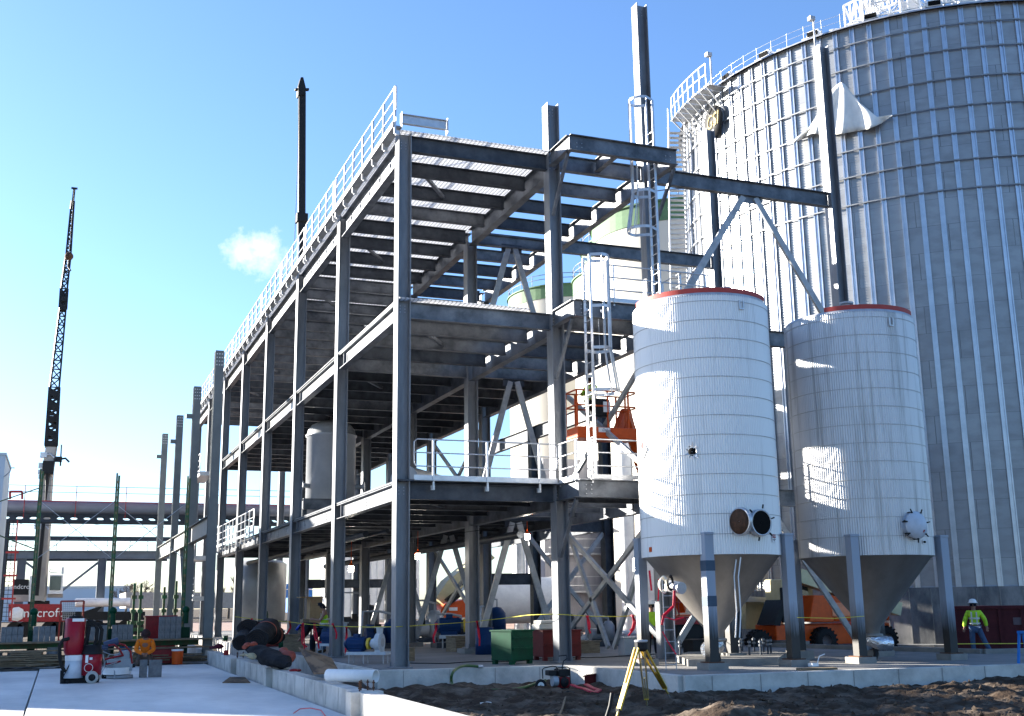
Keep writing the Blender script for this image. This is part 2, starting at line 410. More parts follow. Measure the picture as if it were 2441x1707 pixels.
# ------------------------------------------------------------------ rails, platforms, ladders, bracing of the building
def railing(p1, p2, parent=None, h=1.1, posts=None, side=None, base=-.12, toe=True, loop=True, r=.021, inset=.12, name='handrail'):
    """three-rail guard between two points at deck level; posts are children"""
    p1 = V(p1); p2 = V(p2); d = (p2-p1); L = d.length; d = d/L; z = V((0, 0, 1)); n = V((d.y, -d.x, 0)) if side is None else V(side)
    m = MB(); a = p1; b = p2
    if loop:
        m.tube([a+z*(h-.74)+d*.06, a+z*(h-.66), a+z*(h-.08), a+z*h+d*.08, b+z*h-d*.08, b+z*(h-.08), b+z*(h-.66), b+z*(h-.74)-d*.06, a+z*(h-.74)+d*.06], r, 6)
        m.tube([a+z*(h-.37), b+z*(h-.37)], r*.9, 6)
    else:
        for q in (0, .37, .74): m.tube([a+z*(h-q), b+z*(h-q)], r, 6)
    if toe: m.bar(a+z*.06, b+z*.06, .012, .12)
    o = m.build(name, RAILM, parent)
    k = posts or max(2, int(L/1.25)+1)
    for i in range(k):
        q = p1+d*(inset+(L-2*inset)*i/(k-1)); m = MB()
        m.bar(q+z*base, q+z*h, .06, .05, up=d); m.box(q+z*(base+.03)-n*.07, (.1, .1, .12)); m.build('post', RAILM, o)
    return o
# roof edge along the facade
ys_ = 29.0
for i, L in enumerate((7.9, 5.2, 5.2, 5.2, 4.2, 5.6, 5.2, 5.2, 5.2)):
    railing((8.0, ys_, 15.32), (8.0, ys_+L-.12, 15.32), SB, base=-.35, side=(-1, 0, 0)); ys_ += L
m = MB(); m.b2(7.96, 8.2, 29.1, 82.6, 15.17, 15.22); m.b2(7.93, 7.958, 29.1, 82.6, 15.17, 15.34); m.build('roof_edge_channel', GALVC, SB)
# curb box on the roof corner
m = MB(); m.I((8.35, 29.7, 15.72), (9.72, 29.7, 15.72), .3, .12, .02, .012); m.box((8.35, 29.7, 15.66), (.012, .2, .5)); m.box((9.74, 29.7, 15.66), (.02, .24, .5)); m.build('roof_stub_beam', RAILM, SB)
# level one rails
railing((8.75, 29.6, 5.25), (13.0, 29.6, 5.25), SB, posts=3, base=-.25, inset=.55)
for a, b in ((53.2, 58.6), (58.8, 66.8)): railing((8.1, a, 5.25), (8.1, b, 5.25), SB, base=-.3, side=(-1, 0, 0))
m = MB(); m.b2(8.75, 13.0, 29.5, 29.66, 5.215, 5.24); m.build('toe_angle', RAILM, SB)
# lower stair landings at the far end
for z, y0, y1 in ((5.0, 71.5, 75), (10.0, 70.5, 75)):
    m = MB(); m.b2(7.4, 8.2, y0, y1, z-.25, z); m.build('landing', RAILM, SB)
    railing((7.4, y0, z), (7.4, y1, z), SB)
railing((7.5, 71.5, 8.6-6.0), (7.5, 75, 2.6), SB); m = MB(); m.b2(7.4, 8.2, 71.5, 75, 2.35, 2.6); m.build('landing', RAILM, SB)

# cantilevered platforms at the right front corner
PX0, PX1, PY = 13.05, 16.6, 28.28
for zt, h in ((15.33, .5), (10.33, .5), (5.22, .5)):
    for p, q, hh in (((PX0, 29.66, zt-h/2), (PX0, PY, zt-h/2), h), ((PX0, PY, zt-h/2), (PX1, PY, zt-h/2), h), ((PX1-.05, PY+.1, zt-h/2), (PX1-.05, 29.66, zt-h/2), h), ((PX0+.2, 29.85, zt-h/2), (XC-.2, 29.85, zt-h/2), h)):
        m = MB(); m.I(p, q, hh-.01 if p[1] == q[1] else hh-.03, .2, .02, .014); m.build('platform_beam', GALV, SB)
    m = MB(); m.bar((PX0, PY+.15, zt-h-.02), (PX0, 29.62, zt-h-1.55), .09, .09); m.build('knee_brace', GALV, SB)
    if zt > 15: 
        m = MB(); m.I((14.6, PY+.12, zt-.25), (14.6, 29.72, zt-.25), .4, .18); m.build('platform_beam', GALV, SB)
        m = MB(); m.bar((PX1, PY+.15, zt-h-.02), (PX1-.1, 29.62, zt-h-1.55), .09, .09); m.build('knee_brace', GALV, SB)
    else:
        m = MB(); m.b2(PX0-.05, PX1, PY+.12, 29.7, zt-.006, zt+.03); m.build('platform_deck', GR if zt > 10 else RAILM, SB)
for zt in (10.36, 5.25):
    x0 = PX0 if zt < 6 else 14.2
    railing((x0+.3 if zt < 6 else x0, PY, zt), (PX1+.9, PY, zt), SB, loop=False, posts=3)
    if zt < 6: railing((PX0, 29.6, zt), (PX0, PY, zt), SB, loop=False, posts=2)
    railing((PX1, PY, zt), (PX1, 29.6, zt), SB, loop=False, posts=2)
# longer catwalk strip towards the tanks
m = MB(); m.b2(PX1+.004, 18.6, PY, 29.5, 5.0, 5.2); m.build('catwalk_deck', RAILM, SB)
m = MB(); m.I((PX1, PY, 5.0), (18.6, PY, 5.0), .4, .2); m.build('catwalk_beam', GALV, SB)
railing((PX1+.2, 29.5, 5.25), (18.6, 29.5, 5.25), SB, loop=False)

def caged_ladder(name, c, along, out, z0, z1, cz, parent, rad=.36, w=.42):
    """ladder whose rungs run along `along`, cage bulging towards `out`; cz = cage bottom"""
    c = V(c); al = V(along); ou = V(out); z = V((0, 0, 1)); m = MB()
    for s in (-1, 1): m.bar(c+al*s*w/2+z*z0, c+al*s*w/2+z*z1, .07, .03, up=al)
    o = m.build(name, RAILM, parent)
    k = z0+.2
    r_ = MB()
    while k < z1-.8: r_.cyl(c+al*(-w/2)+z*k, c+al*(w/2)+z*k, .013, n=6); k += .3
    r_.build('rungs', RAILM, o)
    z_ = cz; hoops = []
    while z_ < z1+.05: hoops.append(z_); z_ += 1.2 if z1-z_ > 2.2 else max(.9, z1-z_)
    def hp(a, zz, rr): return c+al*(sin(a)*rr)+ou*(.0+rr*(1-cos(a)) if False else rr*.95*(1+cos(a)))+z*zz
    for zz in hoops:
        f = 1.3 if zz < cz+.6 else 1.0; rr = rad*f; mm_ = MB()
        pts = [c+al*(w/2)+z*zz]+[c+al*(rr*cos(a))+ou*(.3*f+rr*sin(a))+z*zz for a in [pi*i/12 for i in range(13)]]+[c-al*(w/2)+z*zz]
        for p, q in zip(pts[:-1], pts[1:]): mm_.bar(p, q, .008, .085)
        mm_.build('cage_hoop', RAILM, o)
    sm = MB()
    for a in [pi*i/6 for i in range(7)]:
        f = 1.3
        sm.bar(c+al*(rad*f*cos(a))+ou*(.3*f+rad*f*sin(a))+z*cz, c+al*(rad*cos(a))+ou*(.3+rad*sin(a))+z*(cz+1.2), .045, .008, up=al*sin(a)-ou*cos(a)+z*.001)
        sm.bar(c+al*(rad*cos(a))+ou*(.3+rad*sin(a))+z*(cz+1.2), c+al*(rad*cos(a))+ou*(.3+rad*sin(a))+z*z1, .045, .008, up=al*sin(a)-ou*cos(a))
    sm.build('cage_straps', RAILM, o)
    return o
L1_ = caged_ladder('caged_ladder', (13.35, 28.0, 0), (0, 1, 0), (1, 0, 0), 5.25, 11.55, 7.65, SB)
L2_ = caged_ladder('caged_ladder', (16.0, 28.75, 0), (0, 1, 0), (-1, 0, 0), 10.4, 17.0, 12.8, SB)

# tall tower columns and their beams
column(16.4, 29.85, .3, 20.95, SB, d=.38, w=.38)
column(23.5, 29.85, .3, 20.75, SB, d=.38, w=.38)
column(23.5, 37.4, .3, 20.75, SB, d=.38, w=.38)
column(16.45, 37.4, .46, 15.6, SB, d=.38, w=.38) if False else None
def ibm(p, q, h=.5, w=.22, name='tower_beam', mt=GALV):
    m = MB(); m.I(p, q, h, w, .02, .014); return m.build(name, mt, SB)
ibm((16.62, 29.85, 15.08), (23.3, 29.85, 15.08)); ibm((16.62, 37.4, 15.08), (23.3, 37.4, 15.08)); ibm((13.36, 37.4, 15.0), (16.2, 37.4, 15.0), .44)
ibm((23.5, 30.06, 15.0), (23.5, 37.2, 15.0), .44) if False else None
def brace(p, q, w=.16, mt=BRACEM, nm='diagonal_brace'):
    m = MB(); m.bar(p, q, .1, w); m.build(nm, mt, SB)
brace((19.95, 29.85, 14.8), (17.0, 29.85, 10.4), .2); brace((20.4, 29.85, 14.8), (23.2, 29.85, 10.4), .2)
m = MB(); m.box((20.18, 29.85, 14.72), (.9, .02, .25)); m.build('gusset_plate', GALV, SB)
ibm((16.62, 29.85, 10.08), (23.3, 29.85, 10.08)); ibm((16.62, 29.85, 5.0), (23.3, 29.85, 5.0))
# chevron braces between B and C lines, rows 2..5
for i in (1, 2, 3):
    y = ROWS[i]; xm = (XB+XC)/2
    for zt in ((4.7, .6), (9.75, 5.3), (14.8, 10.4)):
        if zt[0] > 9 and i != 1: continue
        brace((xm-.12, y+.02, zt[0]), (XB+.25, y+.02, zt[1]), .2); brace((xm+.12, y-.02, zt[0]), (XC-.25, y-.02, zt[1]), .2)
        m = MB(); m.box((xm, y, zt[0]-.02), (.8, .03, .3)); m.build('gusset_plate', GALVD, SB)
# X bracing along the C line and further right
for y0, y1 in ((ROWS[0]+.2, ROWS[1]-.2), (ROWS[2]+.2, ROWS[3]-.2)):
    for za, zb in ((.8, 4.6), (5.6, 9.6)):
        brace((XC, y0, za), (XC, y1, zb), .16); brace((XC+.1, y0, zb), (XC+.1, y1, za), .16)
# further column line to the right rear, seen through the ground floor
for i in (1, 2, 3):
    y = ROWS[i]+3.8
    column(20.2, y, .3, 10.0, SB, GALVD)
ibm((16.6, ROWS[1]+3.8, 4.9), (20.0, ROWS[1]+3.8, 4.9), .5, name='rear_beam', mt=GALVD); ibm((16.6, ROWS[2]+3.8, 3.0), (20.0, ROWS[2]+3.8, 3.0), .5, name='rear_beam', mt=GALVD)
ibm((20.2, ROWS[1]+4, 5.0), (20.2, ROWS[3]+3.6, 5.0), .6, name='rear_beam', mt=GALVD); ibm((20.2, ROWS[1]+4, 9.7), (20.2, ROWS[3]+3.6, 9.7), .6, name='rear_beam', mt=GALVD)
brace((16.7, ROWS[1]+3.8, 4.6), (20, ROWS[1]+3.8, .7)); brace((16.7, ROWS[1]+3.75, .7), (20, ROWS[1]+3.75, 4.6))
ibm((13.4, 67, 3.2), (20, 67, 3.2), .5, name='rear_beam', mt=GALVD)

# grey primed lone columns on the foundation wall, one thing with the beam that ties them
GB = thing('grey_column_row', 'row of four tall grey primed columns tied by a beam left of the steel building', 'steel frame', (5.75, 48.2, .1))
for i, (y, zt) in enumerate(((49.1, 12.75), (57.7, 12.75), (66.6, 12.7), (76.8, 13.1))):
    m = MB(); m.I((5.75, y, .0), (5.75, y, zt), .36, .37, .026, .018, (0, 1, 0)); c_ = m.build('column', PRIMER, GB)
    h = MB()
    for k in range(4):
        for s in (-.09, .0, .09): h = MB(); h.cyl((5.75+s*1.2, y-.184, zt-.15-k*.16), (5.75+s*1.2, y-.1815, zt-.15-k*.16), .028, n=8); h.build('bolt_hole', WHITE, c_)
    if i: m = MB(); m.box((5.45, y, zt-1.5), (.35, .16, .22)); m.build('clip_bracket', PRIMER, c_)
for a, b in ((49.3, 57.5), (57.9, 66.4), (66.8, 76.6)):
    m = MB(); m.I((5.75, a, 5.35), (5.75, b, 5.35), .8, .3, .025, .014); m.build('tie_beam', PRIMER, GB)
m = MB(); m.bar((5.8, 58, .2), (5.8, 62.5, 4.9), .2, .2); m.build('diagonal_brace', PRIMER, GB)

# vessel on level one and a ground tank
STL = mat('vessel_steel', (.36, .37, .39), .4, .2, (.29, .3, .32), 1.2)
vx, vy = 10.5, 48.1
VS = thing('pressure_vessel', 'upright grey pressure vessel with domed top standing inside the steel frame', 'tank', (vx, vy, 5.25))
m = MB(); m.lathe([(.01, 5.25), (1.05, 5.25), (1.05, 9.05), (1.1, 9.05), (1.1, 9.12), (1.05, 9.14), (1.0, 9.35), (.85, 9.55), (.55, 9.7), (.2, 9.76), (.01, 9.77)], (vx, vy, 0), 40); m.build('shell', mat('vessel_silver', (.5, .52, .55), .4, .2, (.42, .44, .47), 1.2), VS)
for x, y, a in ((vx-.05, vy-.05, 0),): 
    m = MB(); m.tube([(x-.08, y, 9.7), (x-.08, y, 9.95), (x, y, 10.05), (x+.08, y, 9.95), (x+.08, y, 9.7)], .025, 6); m.build('lifting_lug', DARKM, VS)
for s in (-1, 1):
    m = MB(); m.cyl((vx+s*1.0, vy-.3, 6.9), (vx+s*1.3, vy-.45, 6.9), .1, n=12); m.cyl((vx+s*1.3, vy-.45, 6.9), (vx+s*1.38, vy-.48, 6.9), .2, n=16); m.build('nozzle', STL, VS)
for y in (vy-1.25, vy+1.25):
    m = MB(); m.I((9.1, y, 6.05), (12.0, y, 6.05), .45, .2); m.build('support_beam', GALV, SB)
for x in (9.15, 11.95):
    m = MB(); m.I((x, vy-1.13, 6.05), (x, vy+1.13, 6.05), .4, .2); m.build('support_beam', GALV, SB)
    for y in (vy-1.25, vy+1.25):
        m = MB(); m.I((x, y, 5.25), (x, y, 5.82) , .2, .2, .02, .012, (1, 0, 0)); m.build('support_post', GALV, SB)
gx, gy = 11.0, 69.0
GT = thing('ground_tank', 'plain grey cylindrical tank standing on the ground floor between the far columns', 'tank', (gx, gy, .3))
m = MB(); m.lathe([(.01, 1.1), (1.5, 1.1), (1.5, 4.4), (1.2, 4.6), (.01, 4.7)], (gx, gy, 0), 40); m.build('shell', STL, GT)
for k in range(4): m = MB(); a = pi/4+k*pi/2; m.cyl((gx+1.2*cos(a), gy+1.2*sin(a), .3), (gx+1.2*cos(a), gy+1.2*sin(a), 1.1), .1); m.build('leg', STL, GT)
# horizontal vessel on level one behind the front column
m = MB(); m.cyl((11.4, 39.8, 6.35), (15.9, 45.5, 6.35), .55, n=28); HV = m.build('horizontal_vessel', STL); tag(HV, 'dark horizontal steel vessel lying on the first steel floor', 'tank')

# bolt groups at the near connections
def bolts(parent, c, n, u, v, nu, nv, du, dv, mt=STL, r=.018):
    c, n, u, v = V(c), V(n), V(u), V(v); m = MB()
    for i in range(nu):
        for j in range(nv):
            p = c+u*(i-(nu-1)/2)*du+v*(j-(nv-1)/2)*dv; m.cyl(p, p+n*.018, r, n=6)
    o = m.build('bolt_group', mt, parent); o['kind'] = 'stuff'
for z in (4.95, 10.05, 14.95):
    for x in (XA, XB):
        bolts(SB, (x, 29.85-.012, z), (0, -1, 0), (1, 0, 0), (0, 0, 1), 2, 3, .14, .09)
    bolts(SB, (13.35, PY-.012, z+.02 if z > 5 else z), (0, -1, 0), (1, 0, 0), (0, 0, 1), 2, 3, .16, .12)
    bolts(SB, (16.3, PY-.012, z+.02 if z > 5 else z), (0, -1, 0), (1, 0, 0), (0, 0, 1), 2, 3, .16, .12)
for i in range(5):
    for z in (4.95, 10.0):
        for k in (1.9, 3.8, 5.7): bolts(SB, (XA-.01, ROWS[i]+k, z), (-1, 0, 0), (0, 1, 0), (0, 0, 1), 2, 3, .12, .09)
for y, zt in ((29.85, 20.95),): bolts(SB, (16.4, 29.84, zt-.25), (0, -1, 0), (1, 0, 0), (0, 0, 1), 2, 3, .14, .1)
bolts(SB, (23.5, 29.84, 20.5), (0, -1, 0), (1, 0, 0), (0, 0, 1), 2, 3, .14, .1); bolts(SB, (XB, 29.84, 16.7), (0, -1, 0), (1, 0, 0), (0, 0, 1), 2, 3, .12, .1)
# splice and stiffener plates on the facade girders
for i in range(5):
    for z in (4.93, 9.99):
        m = MB(); m.box((XA-.075, ROWS[i]+6.7, z), (.1, .03, .38)); m.build('stiffener_plate', GALV, SB)
# ------------------------------------------------------------------ hopper tanks
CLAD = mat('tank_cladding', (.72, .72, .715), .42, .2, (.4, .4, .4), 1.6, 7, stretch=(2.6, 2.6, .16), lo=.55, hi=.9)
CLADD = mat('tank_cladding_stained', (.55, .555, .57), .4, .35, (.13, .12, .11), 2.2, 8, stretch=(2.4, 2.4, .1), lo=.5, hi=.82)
CONE = mat('cone_stainless', (.3, .28, .26), .38, .55, (.22, .205, .19), 1.2, 5, stretch=(1, 1, .4))
SOOT = mat('sooty_leg', (.26, .3, .36), .6, .1, (.16, .19, .23), 2)
TRIMR = mat('red_rim', (.4, .06, .05), .6)
BLK = mat('dark_opening', (.006, .006, .006), .9)
RUSTP = mat('rusty_plate', (.1, .05, .03), .8, 0, (.05, .03, .02), 8)
def legmat(name, z0, z1):
    """leg paint with a band of soot round its foot"""
    m = bpy.data.materials.new(name); m.use_nodes = True; t = m.node_tree; b = t.nodes['Principled BSDF']; b.inputs['Roughness'].default_value = .6
    g = t.nodes.new('ShaderNodeNewGeometry'); s = t.nodes.new('ShaderNodeSeparateXYZ'); t.links.new(g.outputs['Position'], s.inputs[0])
    nz = t.nodes.new('ShaderNodeTexNoise'); nz.inputs['Scale'].default_value = 5; nz.inputs['Detail'].default_value = 6
    a = t.nodes.new('ShaderNodeMath'); a.operation = 'MULTIPLY_ADD'; a.inputs[1].default_value = .7; t.links.new(nz.outputs['Fac'], a.inputs[0]); t.links.new(s.outputs['Z'], a.inputs[2])
    r = t.nodes.new('ShaderNodeMapRange'); r.inputs[1].default_value = z0; r.inputs[2].default_value = z1; t.links.new(a.outputs[0], r.inputs[0])
    x = t.nodes.new('ShaderNodeMixRGB'); x.inputs[1].default_value = (.012, .012, .012, 1); x.inputs[2].default_value = (.27, .31, .37, 1); t.links.new(r.outputs[0], x.inputs[0]); t.links.new(x.outputs[0], b.inputs['Base Color'])
    return m
LEGM = legmat('leg_scorched', 1.4, 2.2)
BANDM = mat('band_steel', (.4, .4, .4), .45, .3)
def wall_tank(c, Rr, z0, z1, mtl, parent, nr=176, bands=13):
    c = V(c); m = MB(); n = nr*4; pts = []
    zs = [z0, z1]
    for z in zs:
        for i in range(n):
            a = 2*pi*i/n; r = Rr+.009*(1-abs(((i % 4)-2)/2.0)*2)*1.0 if False else Rr+(.015, .004, -.013, .004)[i % 4]
            pts.append((c.x+r*cos(a), c.y+r*sin(a), z))
    m.add(pts, [(i, (i+1) % n, (i+1) % n+n, i+n) for i in range(n)], True)
    w_ = m.build('wall', mtl, parent)
    for k in range(1, bands+1):
        z = z0+(z1-z0)*k/(bands+.35)
        b = MB(); b.lathe([(Rr+.012, z-.008), (Rr+.02, z-.007), (Rr+.02, z+.007), (Rr+.012, z+.008)], (c.x, c.y, 0), 96, smooth=False)
        b.build('band', BANDM, w_)
    return w_
def nrm(a): return V((cos(a), sin(a), 0))
def tank(c, label, mtl, open_hatch, legs, mirror):
    cx_, cy_ = c; Rr = 1.8; z0, z1 = 3.02, 9.62
    T = thing('hopper_tank', label, 'tank', (cx_, cy_, .3))
    wall_tank((cx_, cy_, 0), Rr, z0, z1, mtl, T)
    m = MB(); m.lathe([(Rr+.01, z0-.004), (Rr-.1, z0-.03), (.24, 1.15), (.2, .98)], (cx_, cy_, 0), 64); m.lathe([(.2, .98), (.28, .96), (.28, .9), (.01, .9)], (cx_, cy_, 0), 32)
    m.build('cone', CONE, T)
    m = MB(); m.lathe([(Rr+.014, z1-.02), (Rr-.03, z1+.06), (Rr-.06, z1+.06)], (cx_, cy_, 0), 96, smooth=False); m.lathe([(Rr-.06, z1+.05), (.9, z1+.3), (.01, z1+.42)], (cx_, cy_, 0), 64); m.build('roof', RAILM, T)
    # red primer rim with a gap
    a_ = atan2(-cy_, -cx_)
    m = MB(); m.lathe([(Rr-.03, z1+.062), (Rr-.03, z1+.19), (Rr-.06, z1+.19), (Rr-.06, z1+.062)], (cx_, cy_, 0), 60, a0=a_-1.25 if not mirror else a_-.35, a1=a_+1.35, smooth=False); m.build('rim', TRIMR, T)
    for i, (dx_, dy_) in enumerate(legs):
        x, y = cx_+dx_, cy_+dy_; zb = .3
        b = MB(); b.box((x, y, zb-.01+.08), (.55, .55, .16) if i != 3 else (.55, .55, .3)); 
        L = MB(); L.box((x, y, (zb+.1+3.5)/2), (.25, .25, 3.5-zb-.1)); L.box((x, y, 3.53), (.28, .28, .06)); lg = L.build('leg', LEGM, T, bevel=.006)
        q = MB(); q.box((x, y, zb+.16), (.42, .42, .03)); q.build('foot_plate', RUST, lg)
        b.build('footing', CONCD, T)
    return T
T1 = tank((15.75, 26.0), 'nearer white corrugated hopper tank with its round manway door swung open', CLAD, True, ((-1.4, 1.3), (-1.0, -1.45), (1.4, -1.35), (1.35, 1.4)), False)
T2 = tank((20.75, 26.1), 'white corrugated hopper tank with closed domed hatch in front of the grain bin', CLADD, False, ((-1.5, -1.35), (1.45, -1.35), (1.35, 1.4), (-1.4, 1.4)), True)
# tanks' manways: find the angle on the shell that faces a photo pixel
def onshell(c, Rr, px, py):
    d = ray(px, py); o = V((0, 0, CAMH)); a = d.x**2+d.y**2; ex_, ey_ = -c[0], -c[1]; b = 2*(d.x*ex_+d.y*ey_); cc = ex_**2+ey_**2-Rr*Rr
    t = (-b-sqrt(max(0, b*b-4*a*cc)))/(2*a); p = o+d*t; return p, V((p.x-c[0], p.y-c[1], 0)).normalized()
p, n = onshell((15.75, 26.0), 1.8, 1803, 1247)
up3 = V((0, 0, 1)); sd = up3.cross(n)
def frame(n): 
    z = V(n); x = up3.cross(z).normalized(); return Matrix((x, z.cross(x), z)).transposed()
def ring(m, c, n, prof, k=28): return m.lathe(prof, c, k, frame(n))
m = MB(); ring(m, p, n, [(.29, -.06), (.33, -.06), (.33, .2), (.29, .2), (.29, -.06)]); hw = m.build('manway', RAILM, T1)
m = MB(); ring(m, p, n, [(.29, .192), (.01, .192)]); m.build('manway_opening', BLK, hw)
m = MB()
for k in range(6):
    a = k*pi/3+.3; q = p+n*.17+(sd*cos(a)+up3*sin(a))*.36; m.bar(q, q+(sd*cos(a)+up3*sin(a))*.1, .03, .03, up=n)
m.build('clamps', DARKM, hw)
p2_, n2 = onshell((15.75, 26.0), 1.8, 1753, 1245)
vv = V((-p2_.x, -p2_.y, 0)).normalized(); dn = (vv*.74-V((-vv.y, vv.x, 0))*.67).normalized(); c2 = p2_+n2*.28
m = MB(); ring(m, c2, dn, [(.01, .015), (.33, .015), (.345, 0), (.345, -.08), (.3, -.13), (.01, -.2)]); dr = m.build('manway_door', RAILM, T1)
m = MB(); ring(m, c2+dn*.018, dn, [(.01, 0), (.31, 0), (.31, -.002)]); m.build('door_lining', RUSTP, dr)
m = MB(); m.box(c2+sd*.36+n2*-.12, (.14, .1, .3)); m.build('hinge', DARKM, dr)
# straps hanging from the manway
for px, dx_ in ((1762, 0), (1772, .12)):
    a = A(px, 1275, D=(V((p.x, p.y, 0)).length-.1)); b = A(px-12, 1375, D=V((p.x, p.y, 0)).length-.15); cc = A(px-6, 1460, D=V((p.x, p.y, 0)).length+.05); dd = A(px-9, 1520, D=V((p.x, p.y, 0)).length)
    m = MB()
    for s, e in ((a, b), (b, cc), (cc, dd)): m.bar(s, e, .035, .004, up=n)
    m.build('hanging_strap', WHITE, T1)
# torn cladding hole, diamond placard, small signs
p, n = onshell((15.75, 26.0), 1.8, 1650, 1077); sd1 = up3.cross(n)
m = MB(); m.lathe([(.01, .015), (.1, .015), (.12, -.01)], p, 7, frame(n)); m.build('torn_hole', BLK, T1)
m = MB()
for k in range(9):
    a = k*2*pi/9; e = (sd1*cos(a)+up3*sin(a)*1.3); m.add([p+n*.02+e*.1-(sd1*sin(a)-up3*cos(a))*.04, p+n*.02+e*.1+(sd1*sin(a)-up3*cos(a))*.04, p+n*.06+e*(.14+.035*(k % 3))], [(0, 1, 2)])
m.build('torn_flaps', RAILM, T1)
p, n = onshell((15.75, 26.0), 1.8, 1535, 1073); s_ = up3.cross(n)
m = MB(); q = p+n*.04; e = .2
for off, sz_, mm_ in ((0, .26, WHITE),): m.add([q+s_*sz_, q+up3*sz_, q-s_*sz_, q-up3*sz_, q+s_*sz_-n*.02, q+up3*sz_-n*.02, q-s_*sz_-n*.02, q-up3*sz_-n*.02], [(0, 1, 2, 3), (7, 6, 5, 4), (0, 4, 5, 1), (1, 5, 6, 2), (2, 6, 7, 3), (3, 7, 4, 0)])
dp = m.build('diamond_placard', WHITE, T1)
for col_, ox, oz in ((RED, 0, .12), (BLUEP, -.12, 0), (YELLOWM, .12, 0)):
    m = MB(); qq = q+n*.004+s_*ox+up3*oz; m.add([qq+s_*.11, qq+up3*.11, qq-s_*.11, qq-up3*.11], [(0, 1, 2, 3)]); m.build('placard_quarter', col_, dp)
def sign(c, n, w_, h_, parent, name='sign', m1=WHITE):
    n = V(n); s = up3.cross(n).normalized(); m = MB(); m.box(c, (w_, h_, .012), M=frame(n)); return m.build(name, m1, parent)
p, n = onshell((15.75, 26.0), 1.8, 1842, 1283)
sg = sign(p+n*.03, n, .17, .2, T1, 'danger_sign'); sign(p+n*.038+up3*.05, n, .15, .085, sg, 'red_panel', RED); text('DANGER', .042, p+n*.046+up3*.05, n, WHITE, 'lettering', sg, .001)
text('CONFINED\nSPACE', .03, p+n*.038-up3*.045, n, BLK, 'lettering', sg, .001)
p, n = onshell((15.75, 26.0), 1.8, 1552, 1310); sign(p+n*.02, n, .12, .12, T1, 'orange_flag', ORANGE)
# lifting lugs under the rim
for c, px, py in (((15.75, 26.0), 1765, 728), ((20.75, 26.1), 2122, 768)):
    p, n = onshell(c, 1.8, px, py); m = MB(); s = up3.cross(n)
    m.bar(p+n*.04-s*.06+up3*.12, p+n*.04-s*.06-up3*.1, .03, .03); m.bar(p+n*.04+s*.06+up3*.12, p+n*.04+s*.06-up3*.1, .03, .03); m.bar(p+n*.04-s*.075-up3*.1, p+n*.04+s*.075-up3*.1, .03, .03)
    m.build('lifting_lug', RAILM, T1 if c[0] < 17 else T2)
for x, y, t_ in ((15.5, 25.6, T1), (16.1, 25.2, T1), (20.2, 25.4, T2)):
    m = MB(); m.cyl((x, y, 9.7), (x, y, 10.05), .1, n=14).cyl((x, y, 10.05), (x, y, 10.1), .19, n=18); m.build('roof_nozzle', STL, t_)
# tank 2 domed hatch
p, n = onshell((20.75, 26.1), 1.8, 2172, 1253); sd = up3.cross(n)
m = MB(); ring(m, p, n, [(.32, -.05), (.32, .16), (.36, .16), (.36, .2), (.33, .22), (.28, .28), (.16, .33), (.01, .35)]); ht = m.build('domed_hatch', mat('hatch_paint', (.5, .55, .62), .45), T2)
m = MB()
for k in range(7):
    a = k*2*pi/7+.2; q = p+n*.12+(sd*cos(a)+up3*sin(a))*.36; m.bar(q-n*.06, q+n*.12, .035, .035); m.bar(q+n*.1, q+n*.1+(sd*cos(a)+up3*sin(a))*.1, .025, .025, up=n)
m.build('clamps', DARKM, ht)
sign(p+n*.31+sd*.13-up3*.16, (n+sd*.45-up3*.5).normalized(), .07, .07, ht, 'warning_sticker', RED)
p, n = onshell((20.75, 26.1), 1.8, 2201, 1292); sg = sign(p+n*.03, n, .15, .1, T2, 'sign'); sign(p+n*.037, n, .11, .06, sg, 'sign_mark', BLK)
# leg bands, cone labels
LP = mat('leg_patch', (.05, .08, .12), .6)
for z in (2.75, 1.9): m = MB(); m.box((14.75, 24.55, z), (.262, .262, .25)); m.build('dark_leg_band', LP, T1)
for c, T_ in (((15.75, 26.0), T1), ((20.75, 26.1), T2)):
    for px, py in (((1790, 1376), (1575, 1352)) if T_ is T1 else ((2135, 1376),)):
        z_ = 2.1; rr_ = 1.08 if py > 1360 else 1.3; p, n = onshell(c, rr_, px, py); nn = (n+V((0, 0, -1.3))).normalized()
        sign(p+nn*.05, nn, .1, .035, T_, 'cone_label', WHITE)
    a = atan2(-c[1], -c[0]); FOIL = MATS.get('foil') or mat('foil', (.75, .75, .76), .22, .9, (.5, .5, .52), 9, bump=1.0, bscale=14)
    m = MB(); x, y = c; m.tube([(x, y, .95), (x-.02, y-.03, .8), (x+.05 if T_ is T2 else x-.25, y-.15, .72), (x+.4 if T_ is T2 else x-.42, y-.25, .7)], .2, 14, rs=[.2, .23, .22, .19]); m.build('foil_wrapped_valve', FOIL, T_)
    m = MB(); m.tube([(x-.05, y-.1, .66), (x-.02, y-.12, .45), (x-.1, y-.15, .3)], .07, 8); m.build('drain_pipe', DARKM, T_)
